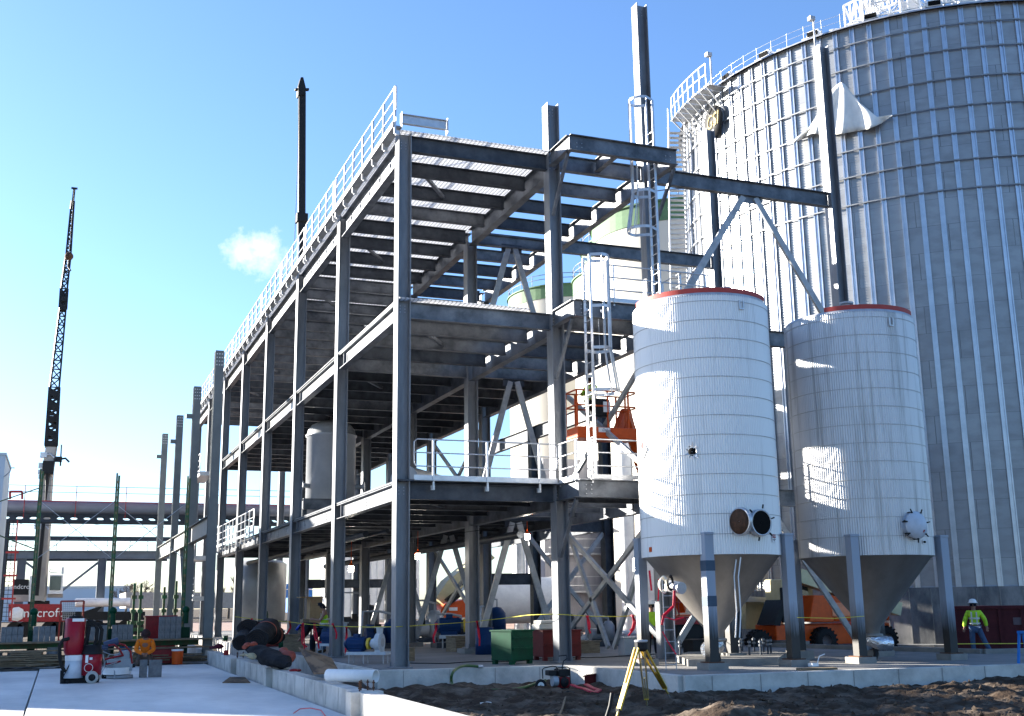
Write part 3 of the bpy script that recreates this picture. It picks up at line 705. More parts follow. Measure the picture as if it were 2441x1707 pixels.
# ------------------------------------------------------------------ grain bin
BC = V((40.77, 44.02, 0)); BR = 12.48; BH = 26.33; BB = 2.3
GBN = thing('grain_bin', 'huge corrugated galvanised grain bin towering behind the two tanks', 'grain bin', BC)
BINM = bpy.data.materials.new('bin_sheet'); BINM.use_nodes = True; t = BINM.node_tree; b = t.nodes['Principled BSDF']; b.inputs['Roughness'].default_value = .42; b.inputs['Metallic'].default_value = .45
tc = t.nodes.new('ShaderNodeTexCoord'); sp = t.nodes.new('ShaderNodeSeparateXYZ'); t.links.new(tc.outputs['Object'], sp.inputs[0])
def TM(op, a, b_=0, c_=0):
    n = t.nodes.new('ShaderNodeMath'); n.operation = op
    for i, q in enumerate((a, b_, c_)):
        if isinstance(q, (int, float)): n.inputs[i].default_value = q
        else: t.links.new(q, n.inputs[i])
    return n.outputs[0]
ang = TM('ARCTAN2', sp.outputs['Y'], sp.outputs['X']); cb = t.nodes.new('ShaderNodeCombineXYZ'); t.links.new(TM('MULTIPLY', ang, 13.6/2.68), cb.inputs[0]); t.links.new(TM('MULTIPLY', sp.outputs['Z'], 1/1.12), cb.inputs[1])
br = t.nodes.new('ShaderNodeTexBrick'); br.offset = .5; br.inputs['Scale'].default_value = 1; br.inputs['Mortar Size'].default_value = .006; br.inputs['Brick Width'].default_value = 1; br.inputs['Row Height'].default_value = 1
br.inputs['Color1'].default_value = (.345, .355, .365, 1); br.inputs['Color2'].default_value = (.285, .295, .31, 1); br.inputs['Mortar'].default_value = (.15, .15, .16, 1); t.links.new(cb.outputs[0], br.inputs['Vector'])
nz = t.nodes.new('ShaderNodeTexNoise'); nz.inputs['Scale'].default_value = 1.2; nz.inputs['Detail'].default_value = 7; mp = t.nodes.new('ShaderNodeMapping'); mp.inputs['Scale'].default_value = (1, 1, 2.2); t.links.new(tc.outputs['Object'], mp.inputs[0]); t.links.new(mp.outputs[0], nz.inputs['Vector'])
mr = t.nodes.new('ShaderNodeMapRange'); mr.inputs[1].default_value = .42; mr.inputs[2].default_value = .72; mr.inputs[4].default_value = .6; t.links.new(nz.outputs['Fac'], mr.inputs[0])
mx = t.nodes.new('ShaderNodeMixRGB'); mx.inputs[2].default_value = (.2, .2, .2, 1); t.links.new(mr.outputs[0], mx.inputs[0]); t.links.new(br.outputs[0], mx.inputs[1]); t.links.new(mx.outputs[0], b.inputs['Base Color'])
m = MB(); prof = []; z = BB
while z < BH: prof += [(BR+.018, z), (BR-.018, z+.06)]; z += .12
prof.append((BR, BH)); m.lathe(prof, (BC.x, BC.y, 0), 240); m.build('wall', BINM, GBN)
BCON = mat('bin_concrete', (.27, .27, .265), .9, 0, (.11, .115, .12), .9, 8, bump=.2, lo=.4, hi=.62, stretch=(1, 1, .5))
m = MB(); m.lathe([(BR+.05, -.3), (BR+.05, BB), (BR-.3, BB+.02)], (BC.x, BC.y, 0), 96, smooth=False); m.lathe([(BR+.5, -.3), (BR+.5, .16), (BR, .18)], (BC.x, BC.y, 0), 96, smooth=False); cw = m.build('concrete_stem', BCON, GBN)
m = MB()
for k in range(96):
    a = 2*pi*k/96; p = BC+nrm(a)*(BR+.06); m.box((p.x, p.y, 1.2), (.03, .02, 2.1), a+pi/2)
m.build('form_seams', SEAM, cw)
STIFF = mat('stiffener_galv', (.52, .55, .6), .3, .75, (.42, .45, .5), 1.5)
NS = 106; aw = atan2(-BC.y, -BC.x)
proto = None
for k in range(NS):
    a = radians(-137.46)+2*pi*k/NS
    da = (a-aw+pi) % (2*pi)-pi
    if abs(da) > 1.5: continue
    p = BC+nrm(a)*(BR+.02); r3 = Matrix.Rotation(a, 3, 'Z')
    if proto is None:
        m = MB(); zt = BH-.05
        m = MB(); m.b2(.0, .012, -.063, .063, BB, zt)
        for s in (-.078, .078): m.b2(.0, .06, s-.022, s+.022, BB, zt)
        m.v = [(q[0]+BC.x+BR+.012, q[1]+BC.y, q[2]) for q in m.v]
        proto = m.build('stiffener', STIFF, GBN); o = proto
    else: o = proto.copy(); COL.objects.link(o)
    o.rotation_euler = (0, 0, a)
RINGM = mat('wind_ring', (.3, .31, .32), .5, .5)
for el_row in range(7):
    z = (25.5, 24.38, 23.08, 21.83, 20.65, 19.47, 18.23)[el_row]
    m = MB(); m.lathe([(BR+.085, z-.027), (BR+.13, z-.027), (BR+.13, z+.027), (BR+.085, z+.027), (BR+.085, z-.027)], (BC.x, BC.y, 0), 200, smooth=False); m.build('wind_ring', RINGM, GBN)
# roof, eave, vents, catwalk trusses
m = MB(); m.lathe([(BR+.25, BH-.06), (BR+.22, BH+.02), (3, BH+5.0), (.01, BH+5.4)], (BC.x, BC.y, 0), 100, smooth=False); rf = m.build('roof', RAILM, GBN)
for k in range(60):
    a = 2*pi*(k+.25)/60; da = (a-aw+pi) % (2*pi)-pi
    if abs(da) > 1.6: continue
    m = MB(); p = BC+nrm(a)*(BR+.02); q = BC+nrm(a)*(BR-2.2); m.bar((p.x, p.y, BH+.14), (q.x, q.y, BH+1.16), .12, .1); m.build('roof_rib', WHITE, rf)
for k in range(30):
    a = 2*pi*(k+.3)/30; da = (a-aw+pi) % (2*pi)-pi
    if abs(da) > 1.6: continue
    p = BC+nrm(a)*(BR-.25); m = MB(); m.box((p.x, p.y, BH+.32), (.5, .62, .3), a, taper=.8); o = m.build('eave_vent', WHITE, rf)
    p = BC+nrm(a)*(BR+.02); m = MB(); m.box((p.x, p.y, BH+.3), (.03, .5, .2), a); m.build('vent_opening', BLK, o)
def truss(p, q, parent, h=1.5, w=1.0, n=7, name='roof_truss', r=.06, rail=True):
    p = V(p); q = V(q); d = (q-p)/n; z = V((0, 0, h)); s = V((d.y, -d.x, 0)).normalized()*w/2; m = MB()
    for off in (-s, s):
        for zz in (V((0, 0, 0)), z): m.bar(p+off+zz, q+off+zz, r*1.4, r*1.4)
        for i in range(n):
            m.bar(p+off+d*i, p+off+d*(i+1)+z, r, r) if i % 2 else m.bar(p+off+d*i+z, p+off+d*(i+1), r, r); m.bar(p+off+d*i, p+off+d*i+z, r, r)
    for i in range(n): m.bar(p-s+d*i, p+s+d*i, r, r)
    m.build(name, WHITE, parent)
for az_, r0 in ((38.6, .2), (41, .3), (44, .3), (47.5, .3), (51, .3)):
    pass
for k in range(4):
    a = aw-.2+k*.2; p = BC+nrm(a)*(BR-.6); q = BC+nrm(a)*5
    truss((p.x, p.y, BH+.45), (q.x, q.y, BH+4.6), rf, 1.0, .8, 7, r=.07)
for k in range(5):
    a = aw-.15+k*.14; b_ = a+.14; p = BC+nrm(a)*(BR-1.6); q = BC+nrm(b_)*(BR-1.6); truss((p.x, p.y, BH+1.0), (q.x, q.y, BH+1.0), rf, .8, .3, 2, 'ring_truss', .05)
# safety cable with light posts along the left eave
ps = []
for k in range(16):
    a = aw-.1-k*.07; p = BC+nrm(a)*(BR-.1); ps.append(p+V((0, 0, BH+.5))); m = MB(); m.cyl((p.x, p.y, BH+.1), (p.x, p.y, BH+.85), .014, n=5); m.build('cable_post', RAILM, rf)
m = MB(); m.tube(ps, .008, 4); m.tube([q+V((0, 0, .3)) for q in ps], .008, 4); m.build('safety_cable', RAILM, rf)
for px, py in ((1697, 132), (1942, 45)):
    b_ = A(px, py+70 if px < 1900 else py+45, D=50 if px < 1800 else 48.0); p = V((b_.x, b_.y, 0))
    m = MB(); z0 = b_.z-(0 if px < 1800 else .6); m.cyl((p.x, p.y, z0), (p.x, p.y, z0+1.5), .04, n=8); o = m.build('light_post', RAILM, rf); m = MB(); m.box((p.x-.1, p.y, z0+1.5), (.26, .22, .18)); m.build('floodlight', STL, o)
# spiral stair up the left flank with its landings
SR = BR+.3; n_ = 92
st = MB(); pin = []; pout = []
a0 = aw-1.36; a1 = aw-1.1
for i in range(n_+1):
    f_ = i/n_; a = a0+(a1-a0)*abs(((f_*2.0) % 2)-1) if False else a0+(a1-a0)*f_; z = 3.0+f_*(BH-3.6)
    pin.append(BC+nrm(a)*SR+V((0, 0, z))); pout.append(BC+nrm(a)*(SR+.85)+V((0, 0, z)))
for q in (pin, pout):
    st = MB()
    for u_, v_ in zip(q[::4], q[4::4]): st.bar(u_, v_, .05, .24)
    for zz in (.55, 1.1):
        for u_, v_ in zip(q[::4], q[4::4]): st.bar(u_+V((0, 0, zz)), v_+V((0, 0, zz)), .045, .045)
    for u_ in q[::4]: st.bar(u_, u_+V((0, 0, 1.1)), .04, .04)
    stair = st.build('stair_rail', RAILM, GBN)
for i in range(0, n_):
    u_, v_ = pin[i], pout[i]; m = MB(); m.bar(u_, v_, .26, .04); m.build('tread', RAILM, stair)
m = MB(); zt = BH-.35
for i in range(8):
    a = aw-1.06+i*.042; p = BC+nrm(a)*(BR+.1); q = BC+nrm(a)*(BR+1.1); m.bar((p.x, p.y, zt), (q.x, q.y, zt), .45, .05); m.bar((q.x, q.y, zt-.05), (p.x, p.y, zt-1.1), .06, .06)
    q2 = BC+nrm(a)*(BR+1.1); m.bar((q2.x, q2.y, zt), (q2.x, q2.y, zt+1.15), .045, .045)
    if i:
        for zz in (.6, 1.15): m.bar((o2.x, o2.y, zt+zz), (q2.x, q2.y, zt+zz), .04, .04)
    o2 = q2
m.build('stair_landing', RAILM, GBN)
# round badge with three yellow letters
d = ray(1696, 288); p, n = onshell((BC.x, BC.y), BR+.3, 1699, 290)
m = MB(); m.lathe([(.01, 0), (.8, 0), (.8, -.05), (.01, -.05)], p, 28, frame(n)); bd = m.build('badge', mat('badge_black', (.03, .03, .03), .5), GBN)
text('GSI', .95, p+n*.02, n, mat('badge_yellow', (.3, .22, .05), .6), 'lettering', bd, .015, shear=.2, sx=.8)
# white tarp snagged on the bin wall
def bpt(px, py, off=.35): p, n = onshell((BC.x, BC.y), BR+off, px, py); return p
TARP = mat('white_tarp', (.78, .77, .74), .8, 0, (.7, .69, .66), 3)
top = bpt(2006, 196, .3); L = [(1888, 343), (1905, 334), (1935, 318), (1965, 322), (2000, 320), (2035, 314), (2070, 308), (2100, 295), (2128, 276)]
U = [(1888, 338), (1930, 305), (1975, 222), (1998, 200), (2006, 196), (2015, 202), (2050, 245), (2090, 279), (2126, 273)]
m = MB(); nn = len(L); rows = 8; g = []
for j in range(rows+1):
    f_ = j/rows
    for i in range(nn):
        for sub in range(3):
            if i == nn-1 and sub: break
            fi = i+sub/3; k = min(int(fi), nn-2); r_ = fi-k
            lx = L[k][0]*(1-r_)+L[k+1][0]*r_; ly = L[k][1]*(1-r_)+L[k+1][1]*r_; ux = U[k][0]*(1-r_)+U[k+1][0]*r_; uy = U[k][1]*(1-r_)+U[k+1][1]*r_
            g.append(bpt(ux*(1-f_)+lx*f_, uy*(1-f_)+ly*f_, .32+.22*sin(fi*3.1+f_)*f_))
W = (nn-1)*3+1
m.add(g, [(j*W+i, j*W+i+1, (j+1)*W+i+1, (j+1)*W+i) for j in range(rows) for i in range(W-1)], True)
o = m.build('torn_tarp', TARP); tag(o, 'torn white tarp snagged and hanging from wind rings of the grain bin', 'tarp')
sd_ = o.modifiers.new('thick', 'SOLIDIFY'); sd_.thickness = .02
# ------------------------------------------------------------------ left background
SIDING = mat('pale_siding', (.62, .66, .7), .6, 0, (.52, .56, .6), .4, stretch=(1, 1, .2))
wx = A(10, 1125, Y=60).x; wz = A(10, 1125, Y=60).z
WH = thing('process_building', 'pale blue clad process building cut off by the left edge, unseen wings added for shade', 'building', (-30, 60, 0))
m = MB(); m.b2(-8, wx, 60, 66, -.3, 9.3); m.build('low_wing', SIDING, WH)
m = MB(); m.b2(-24, -8, 60, 66, -.3, 11.3); m.build('added_shade_wing_mid', SIDING, WH)  # unseen wing added to shade the floor and column feet
m = MB(); m.b2(-31, -24, 60, 65, -.3, 14.7); m.build('added_shade_wing_tall', SIDING, WH)  # unseen tall block added, sized to throw shade over slab and dirt
m = MB(); m.b2(-75, -32, 60, 75, -.3, 8.6); m.build('added_rear_wing', SIDING, WH)  # unseen wing added, kept low so sun passes to the slab front
m = MB(); m.b2(-8.05, wx+.05, 59.95, 66.05, 9.3, 9.42); m.build('roof_trim', RAILM, WH)
for x, w_, h in ((-26.2, 1.2, .5), (-29, .5, .8)): m = MB(); m.b2(x, x+w_, 60.4, 62.5, 14.7, 14.7+h); m.build('added_roof_box', STL, WH)  # unseen roof boxes added to break up the shadow edge
for x in (-25, -30): m = MB(); m.cyl((x, 61, 14.7), (x, 61, 17), .12); m.build('added_roof_pipe', STL, WH)  # unseen pipes added for the same uneven shadow edge
for x in (-6.5, -5): m = MB(); m.b2(x, x+.8, 60.5, 62, 9.42, 9.9); m.build('added_roof_box', STL, WH)  # more unseen boxes added along the roof
m = MB(); p = A(18, 1120, Y=60); m.tube([(wx, 60, p.z-.35), (wx+.25, 60, p.z-.1), (wx+.3, 60, p.z+.1), (wx+.45, 60, p.z+.1)], .03, 6); m.build('wall_lamp', STL, WH)

# pipe rack with duct and castellated beam
STEELD = mat('rack_steel', (.035, .045, .06), .7, 0, (.025, .033, .045), 1)
DUCT = mat('duct_grey', (.17, .19, .23), .5, 0, (.14, .16, .2), .6)
YR = 88
zt = A(100, 1193, Y=YR).z; zb = A(100, 1223, Y=YR).z; zc = A(100, 1246, Y=YR).z
x0 = A(0, 1200, Y=YR).x-12; x1 = 30
PR = thing('pipe_bridge', 'high pipe bridge carrying a fat grey duct over a dark castellated beam', 'pipe rack', (x0+10, YR, 0))
m = MB(); m.cyl((x0, YR, (zt+zb)/2), (x1, YR, (zt+zb)/2), (zt-zb)/2, n=24); m.build('duct', DUCT, PR)
hc = zb-zc
for yy, nm in ((YR-.5, 'castellated_beam'), (YR+.9, 'castellated_beam')):
    m = MB(); m.b2(x0, x1, yy-.15, yy+.15, zc, zc+.06); m.b2(x0, x1, yy-.15, yy+.15, zb-.09, zb-.03)
    x = x0; s = .62
    m.b2(x0, x1, yy-.01, yy+.01, zc+.06, zc+.3*hc); m.b2(x0, x1, yy-.01, yy+.01, zc+.66*hc, zb-.09)
    while x < x1:
        zm0, zm1 = zc+.3*hc, zc+.66*hc
        # web post between hexagonal openings
        m.add([(x, yy, zm0), (x+s*1.0, yy, zm0), (x+s*.7, yy, (zm0+zm1)/2), (x+s*1.0, yy, zm1), (x, yy, zm1), (x+s*.3, yy, (zm0+zm1)/2)], [(0, 1, 2, 3, 4, 5)]); x += s*1.45
    m.build(nm, STEELD, PR)
RAILR = mat('rail_red', (.3, .03, .03), .6)
for q, mt_ in ((1.0, STEELD), (.55, STEELD)): m = MB(); m.bar((x0, YR-.6, zt+q), (x1, YR-.6, zt+q), .035, .035); m.build('bridge_rail', mt_, PR)
m = MB(); m.bar((x0, YR-.7, zt-.1), (x1, YR-.7, zt-.1), .07, .07); m.build('red_pipe', RAILR, PR)
x = x0
while x < x1: m = MB(); m.bar((x, YR-.62, zb-.4), (x, YR-.62, zt+1.0), .05, .05); m.build('rail_post', RAILR, PR); x += 3.4
for px in (15, 640): 
    x = A(px, 1240, Y=YR).x; m = MB(); m.I((x, YR, -.2), (x, YR, zc), .4, .4); m.build('rack_column', STEELD, PR)
# sagging cable under the bridge
m = MB(); ps = []
for px, py in ((25, 1240), (60, 1252), (100, 1254), (150, 1250), (182, 1243), (240, 1252), (290, 1252), (350, 1259), (405, 1256)): ps.append(A(px, py, Y=YR-2))
m.tube(ps, .02, 4); m.build('sagging_cable', DARKM, PR)

YL = 106
PL = thing('steel_trestle', 'lower blue grey steel trestle with handrail behind the lone columns', 'steel frame', (0, YL, 0))
z1 = A(200, 1313, Y=YL).z; z0 = A(200, 1332, Y=YL).z; z2 = A(200, 1277, Y=YL).z; z3 = A(200, 1288, Y=YL).z; x0 = A(0, 1320, Y=YL).x-8; x1 = A(405, 1320, Y=YL).x
GREYB = mat('trestle_grey', (.11, .14, .18), .6, 0, (.09, .11, .14), 1)
m = MB(); m.I((x0, YL, (z0+z1)/2), (x1, YL, (z0+z1)/2), z1-z0, .5, .06, .03); m.build('trestle_beam', GREYB, PL)
m = MB(); m.I((x0, YL+2.5, (z0+z1)/2-.1), (x1, YL+2.5, (z0+z1)/2-.1), z1-z0, .5, .06, .03); m.build('trestle_beam', STEELD, PL)
m = MB(); m.b2(x0, x1+2, YL+1, YL+1.2, z3, z2); m.build('upper_beam', STEELD, PL)
for px in (10, 60, 135, 210, 256, 310, 352): m = MB(); x = A(px, 1300, Y=YL).x; m.bar((x, YL, z1), (x, YL, z3), .04, .04); m.build('rail_post', STEELD, PL)
for q in (.45, .9): m = MB(); m.bar((x0, YL, z1+q), (x1, YL, z1+q), .03, .03); m.build('trestle_rail', GREYB, PL)
for px, pb in ((51, 1480), (243, 1480)):
    x = A(px, 1350, Y=YL).x; m = MB(); m.I((x, YL, -.2), (x, YL, z0), .7, .65, .05, .03, (1, 0, 0)); m.build('trestle_column', GREYB, PL)
xc = A(243, 1350, Y=YL).x; xe = A(148, 1408, Y=YL); m = MB(); m.bar((xc-.3, YL, z0-.3), xe, .2, .2); m.build('knee_brace', GREYB, PL)
xc = A(51, 1350, Y=YL).x; xe = A(85, 1358, Y=YL); m = MB(); m.bar((xc+.3, YL, z0-.3), xe, .2, .2); m.build('knee_brace', GREYB, PL)

# red access ladder tower at the far left
LT = thing('ladder_tower', 'slim red and black access ladder rising to the pipe bridge', 'ladder', (A(20, 1480, Y=84).x, 84, 0))
for a, b in (((24, 1240), (3, 1480)), ((42, 1240), (26, 1480))):
    m = MB(); m.bar(A(*a, Y=84), A(*b, Y=84), .09, .09); m.build('ladder_rail', RAILR if a[0] == 42 else DARKM, LT)
m = MB()
for k in range(24): f_ = k/23; m.bar(A(24-21*f_, 1240+240*f_, Y=84), A(42-16*f_, 1240+240*f_, Y=84), .035, .035)
m.bar(A(33, 1240, Y=84), A(14, 1480, Y=84), .03, .03); m.build('rungs', DARKM, LT)
for f_ in (.32, .55, .78): m = MB(); m.bar(A(20-21*f_, 1240+240*f_, Y=84), A(50-16*f_, 1240+240*f_, Y=84), .12, .12); m.build('rest_bar', RAILR, LT)
m = MB()
for a, b in (((24, 1172), (24, 1190)), ((53, 1172), (53, 1190)), ((24, 1172), (53, 1172))): m.bar(A(*a, Y=84), A(*b, Y=84), .15, .15)
m.build('safety_gate', RED, LT)

# ------------------------------------------------------------------ mobile cranes
def pxq(m, pts, Y0, Y1):
    """prism: outline read off the photo at depth Y0, pushed back to Y1 at true size"""
    a = [A(x, y, Y=Y0) for x, y in pts]; b = [V((q.x, Y1, q.z)) for q in a]; n = len(a)
    return m.add(a+b, [tuple(range(n)), tuple(range(2*n-1, n-1, -1))]+[(i, (i+1) % n+0, (i+1) % n+n, i+n)[::-1] for i in range(n)])
def pxbox(m, x0, x1, y0, y1, Y0, dpt): return pxq(m, [(x0, y1), (x1, y1), (x1, y0), (x0, y0)], Y0, Y0+dpt)
YC = 98
BEIGE = mat('boom_grey', (.36, .34, .31), .5, .1, (.28, .26, .24), .7)
CR = thing('mobile_crane', 'red mobile crane with tilted grey telescopic boom and black lattice jib', 'crane', (A(90, 1460, Y=YC).x, YC, 0))
m = MB(); pxbox(m, 20, 148, 1440, 1482, YC-1, 3); m.build('carrier', RED, CR)
m = MB(); pxbox(m, 148, 346, 1458, 1478, YC-1, 2.6); pxq(m, [(200, 1458), (232, 1458), (244, 1446), (236, 1446)], YC-.9, YC+1.5); m.build('deck_bed', DARKM, CR)
m = MB(); pxbox(m, 30, 68, 1381, 1418, YC, 3); m.build('counterweight', DARKM, CR)
m = MB(); pxbox(m, 29, 79, 1418, 1434, YC-.1, 3); pxbox(m, 113, 150, 1416, 1424, YC-.1, 3); m.build('turntable_frame', BEIGE, CR)
m = MB(); pxq(m, [(68, 1434), (76, 1434), (75, 1412), (78, 1400), (77, 1373), (71, 1373)], YC-.3, YC+.1); m.build('boom_bracket', RAILM, CR)
m = MB(); pxq(m, [(106, 1434), (112, 1425), (114, 1373), (108, 1373), (107, 1412), (97, 1432)], YC-.3, YC+.1); m.build('boom_bracket', RAILM, CR)
m = MB(); pxbox(m, 66, 118, 1432, 1440, YC, 3); m.build('slew_ring', DARKM, CR)
m = MB(); pxq(m, [(116, 1416), (149, 1416), (151, 1370), (119, 1370)], YC-.6, YC+1.4); cb_ = m.build('cab', WHITE, CR)
m = MB(); pxq(m, [(118, 1407), (144, 1407), (147, 1373), (120, 1373)], YC-.66, YC-.6); m.build('windscreen', GLASS, cb_)
m = MB(); pa = [A(x, y, Y=YC) for x, y in ((118, 1364), (119, 1357), (142, 1356), (143, 1366))]; m.tube(pa+[pa[0]], .04, 5); m.bar(A(149, 1369, Y=YC), A(150, 1352, Y=YC), .2, .1); m.build('cab_roof_rail', RAILM, cb_)
text('Landcroft', .5, A(49, 1399, Y=YC-.02), (0, -1, 0), RAILM, 'lettering', CR, .01)
text('Landcroft', .95, A(88, 1462, Y=YC-1.03), (0, -1, 0), WHITE, 'lettering', CR, .01)
m = MB(); pa = A(40, 1464, Y=YC-1.03); m.lathe([(.01, 0), (.55, 0), (.55, -.02)], pa, 9, frame((0, -1, 0))); m.build('saw_emblem', WHITE, CR)
for px in (35, 60, 118, 140, 200, 232, 300, 325):
    p = A(px, 1486, Y=YC-.9); m = MB(); m.cyl((p.x, YC-.9, .5), (p.x, YC-.5, .5), .6, n=20); m.build('wheel', BLACKR, CR)
# boom sections
def boomsec(p, q, w0, w1, mt, nm, par, dep=None):
    m = MB(); p = V(p); q = V(q); d = (q-p).normalized(); y = V((0, 1, 0)); s = d.cross(y).normalized(); k = []
    for c, w_ in ((p, w0), (q, w1)):
        h_ = (dep or w_)
        for a, b in ((-.5, -.35), (-.35, -.5), (.35, -.5), (.5, -.35), (.5, .35), (.35, .5), (-.35, .5), (-.5, .35)): k.append(c+s*a*w_+y*b*h_)
    m.add(k, [(i, (i+1) % 8, (i+1) % 8+8, i+8) for i in range(8)]+[tuple(range(7, -1, -1)), tuple(range(8, 16))]); return m.build(nm, mt, par)
mpx = 98/2700*1.06
b0 = A(92, 1432, Y=YC); b1 = A(106, 1230, Y=YC); b2 = A(113, 1130, Y=YC); b3 = A(125, 1052, Y=YC)
boomsec(b0, b1, 29*mpx, 28*mpx, BEIGE, 'boom_section', CR); boomsec(b1, b2, 25*mpx, 25*mpx, BEIGE, 'boom_section', CR); boomsec(b2, b3, 24*mpx, 22*mpx, BEIGE, 'boom_section', CR)
boomsec(A(87, 1420, Y=YC-1.2), A(104, 1245, Y=YC-1), 8*mpx, 7*mpx, DARKM, 'lift_cylinder', CR)
for px, py, s in ((104, 1085, 1), (100, 1110, 1), (97, 1125, .8), (98, 1136, .8), (90, 1255, 1), (140, 1095, 1)):
    p = A(px, py, Y=YC-.5); m = MB(); m.box(p, (.5*s, .5, .4*s)); m.tube([p, p+V((.5, 0, .1)), p+V((.8, 0, -.2))], .08, 6); m.build('boom_bracketry', RAILM if px != 140 else DARKM, CR)
m = MB(); pxq(m, [(142, 1110), (146, 1110), (148, 1060), (145, 1060)], YC-.6, YC-.3); m.build('side_antenna', DARKM, CR)
m = MB(); p = A(115, 1115, Y=YC-1); m.box(p, (.85, .8, 1.0)); m.cyl(p, p-V((0, 0, 2.8)), .2, .05); m.build('hook_block', DARKM, CR)
def lattice(p, q, w0, w1, par, n, name='lattice_jib', r=.09):
    p = V(p); q = V(q); d = (q-p).normalized(); y = V((0, 1, 0)); s = d.cross(y).normalized(); y = s.cross(d); m = MB()
    cs = []
    for i in range(n+1):
        f_ = i/n; c = p+(q-p)*f_; w_ = (w0+(w1-w0)*f_)/2; cs.append([c+s*w_*a+y*w_*b for a, b in ((-1, -1), (1, -1), (1, 1), (-1, 1))])
    for k in range(4): m.bar(cs[0][k], cs[-1][k], r*1.5, r*1.5)
    for i in range(n):
        for k in range(4):
            j = (k+1) % 4; a, b = (k, j) if i % 2 else (j, k); m.bar(cs[i][a], cs[i+1][b], r, r); 
        m.bar(cs[i][0], cs[i][1], r, r)
    return m.build(name, DARKM, par)
J = [(122, 1062, 21), (126, 990, 19), (130, 925, 18), (150, 735, 12), (153, 690, 12), (163, 610, 9.5), (172, 500, 6), (174, 480, 5)]
for (xa, ya, wa), (xb, yb, wb_), n in zip(J[:-1], J[1:], (5, 5, 9, 3, 5, 7, 2)):
    lattice(A(xa, ya, Y=YC), A(xb, yb, Y=YC), wa*mpx, wb_*mpx, CR, n, r=.16 if n in (5, 3) and wa > 11 and ya > 900 or n == 3 else .09)
for xa, ya, w_ in ((122, 1060, 24), (124, 1035, 22), (126, 1000, 19), (128, 970, 19), (131, 940, 18), (150, 735, 13), (152, 715, 12)):
    m = MB(); m.box(A(xa, ya, Y=YC), (w_*mpx, .9, .45)); m.build('jib_joint', DARKM, CR)
m = MB(); m.bar(A(173, 490, Y=YC), A(177.5, 448, Y=YC), 5*mpx, .3); m.box(A(177.5, 449, Y=YC), (.5, .2, .12)); m.build('jib_head', DARKM, CR)
m = MB(); p = A(164.5, 611, Y=YC-1.2); m.sph(p, 9*mpx, 16); hb = m.build('headache_ball', RUSTP, CR)
m = MB(); m.tube([A(177, 452, Y=YC-1), p], .03, 5); m.tube([p-V((0, 0, .3)), p-V((0, 0, .9)), p-V((-.2, 0, 1.2)), p-V((0, 0, 1.4)), p-V((.25, 0, 1.2))], .07, 6); m.build('hook_line', DARKM, CR)

YD = 112
C2_ = thing('second_crane', 'black telescopic crane boom rising straight up behind the roof railing', 'crane', (A(718, 1400, Y=YD).x, YD, 0))
mp2 = YD/2700*1.13
q0 = A(719, 1440, Y=YD); q1 = A(719, 520, Y=YD); q2 = A(720, 222, Y=YD)
boomsec(q0, q1, 19*mp2, 18*mp2, DARKM, 'boom_section', C2_); boomsec(q1, q2, 15.5*mp2, 15.5*mp2, DARKM, 'boom_section', C2_)
m = MB(); m.box(A(719, 521, Y=YD), (24*mp2, 1.1, .9)); m.build('boom_collar', DARKM, C2_)
m = MB(); pxq(m, [(711, 226), (729, 226), (729, 208), (723, 184), (717, 184), (711, 206)], YD-.5, YD+.5); pxbox(m, 704, 737, 210, 214, YD-.2, .4); m.build('boom_head', DARKM, C2_)
m = MB(); m.tube([A(712, 226, Y=YD-.6), A(710, 380, Y=YD-.6), A(706, 480, Y=YD-.6), A(702, 580, Y=YD-.6)], .035, 4); m.build('boom_cable', DARKM, C2_)
m = MB(); pxbox(m, 690, 760, 1425, 1460, YD-1, 3); m.build('crane_body', BLUEP, C2_)

# ------------------------------------------------------------------ far things
FAR = mat('far_white', (.62, .64, .68), .7, 0, (.55, .57, .6), .05)
p0 = A(345, 1405, Y=260); p1 = A(700, 1408, Y=260)
fb = thing('white_warehouse', 'long low white warehouse far beyond the yard on the left', 'building', (p0.x, 260, 0))
m = MB(); m.b2(A(-30, 1405, Y=260).x, A(312, 1405, Y=260).x, 260, 290, -.3, p0.z+.3); m.build('wall', FAR, fb)
m = MB(); m.b2(A(-30, 1405, Y=260).x, A(312, 1405, Y=260).x, 259.9, 290, p0.z+.3, p0.z+.8); m.build('roof_edge', RAILM, fb)
fb = thing('low_shed', 'long grey brown shed with sloping roof seen between the columns', 'building', (A(540, 1420, Y=170).x, 170, 0))
m = MB(); pxbox(m, 300, 640, 1412, 1450, 170, 18); m.build('wall', mat('shed_wall', (.3, .29, .27), .8), fb)
BARK = mat('bare_twigs', (.13, .1, .075), .9)
def bare_tree(px, py, Y, hh, label):
    b = A(px, py, Y=Y); b = V((b.x, Y, 0)); T = thing('bare_tree', label, 'tree', b, 'bare trees beyond the yard'); rr = random.Random(int(px))
    m = MB(); m.tube([b, b+V((.1, 0, hh*.3)), b+V((0, 0, hh*.5))], .2, 7, rs=[.28, .2, .12]); m.build('trunk', BARK, T)
    m = MB()
    def br(p, d, L, r, k):
        e = p+d*L; m.bar(p, e, r, r)
        if k == 0: return
        for _ in range(4 if k > 1 else 5):
            d2 = (d+V((rr.uniform(-1, 1), rr.uniform(-1, 1), rr.uniform(-.3, .8)))*.75).normalized(); br(p+d*L*rr.uniform(.5, 1), d2, L*rr.uniform(.5, .75), r*.6, k-1)
    for _ in range(7): br(b+V((0, 0, hh*rr.uniform(.2, .5))), V((rr.uniform(-1, 1), rr.uniform(-1, 1), rr.uniform(.4, 1.2))).normalized(), hh*.3, .1, 4)
    m.build('crown', BARK, T)
bare_tree(300, 1440, 230, 7.0, 'leafless tree with thin twigs left of the first lone grey column')
bare_tree(335, 1440, 235, 7.6, 'leafless tree with thin twigs just beside the lone grey columns')
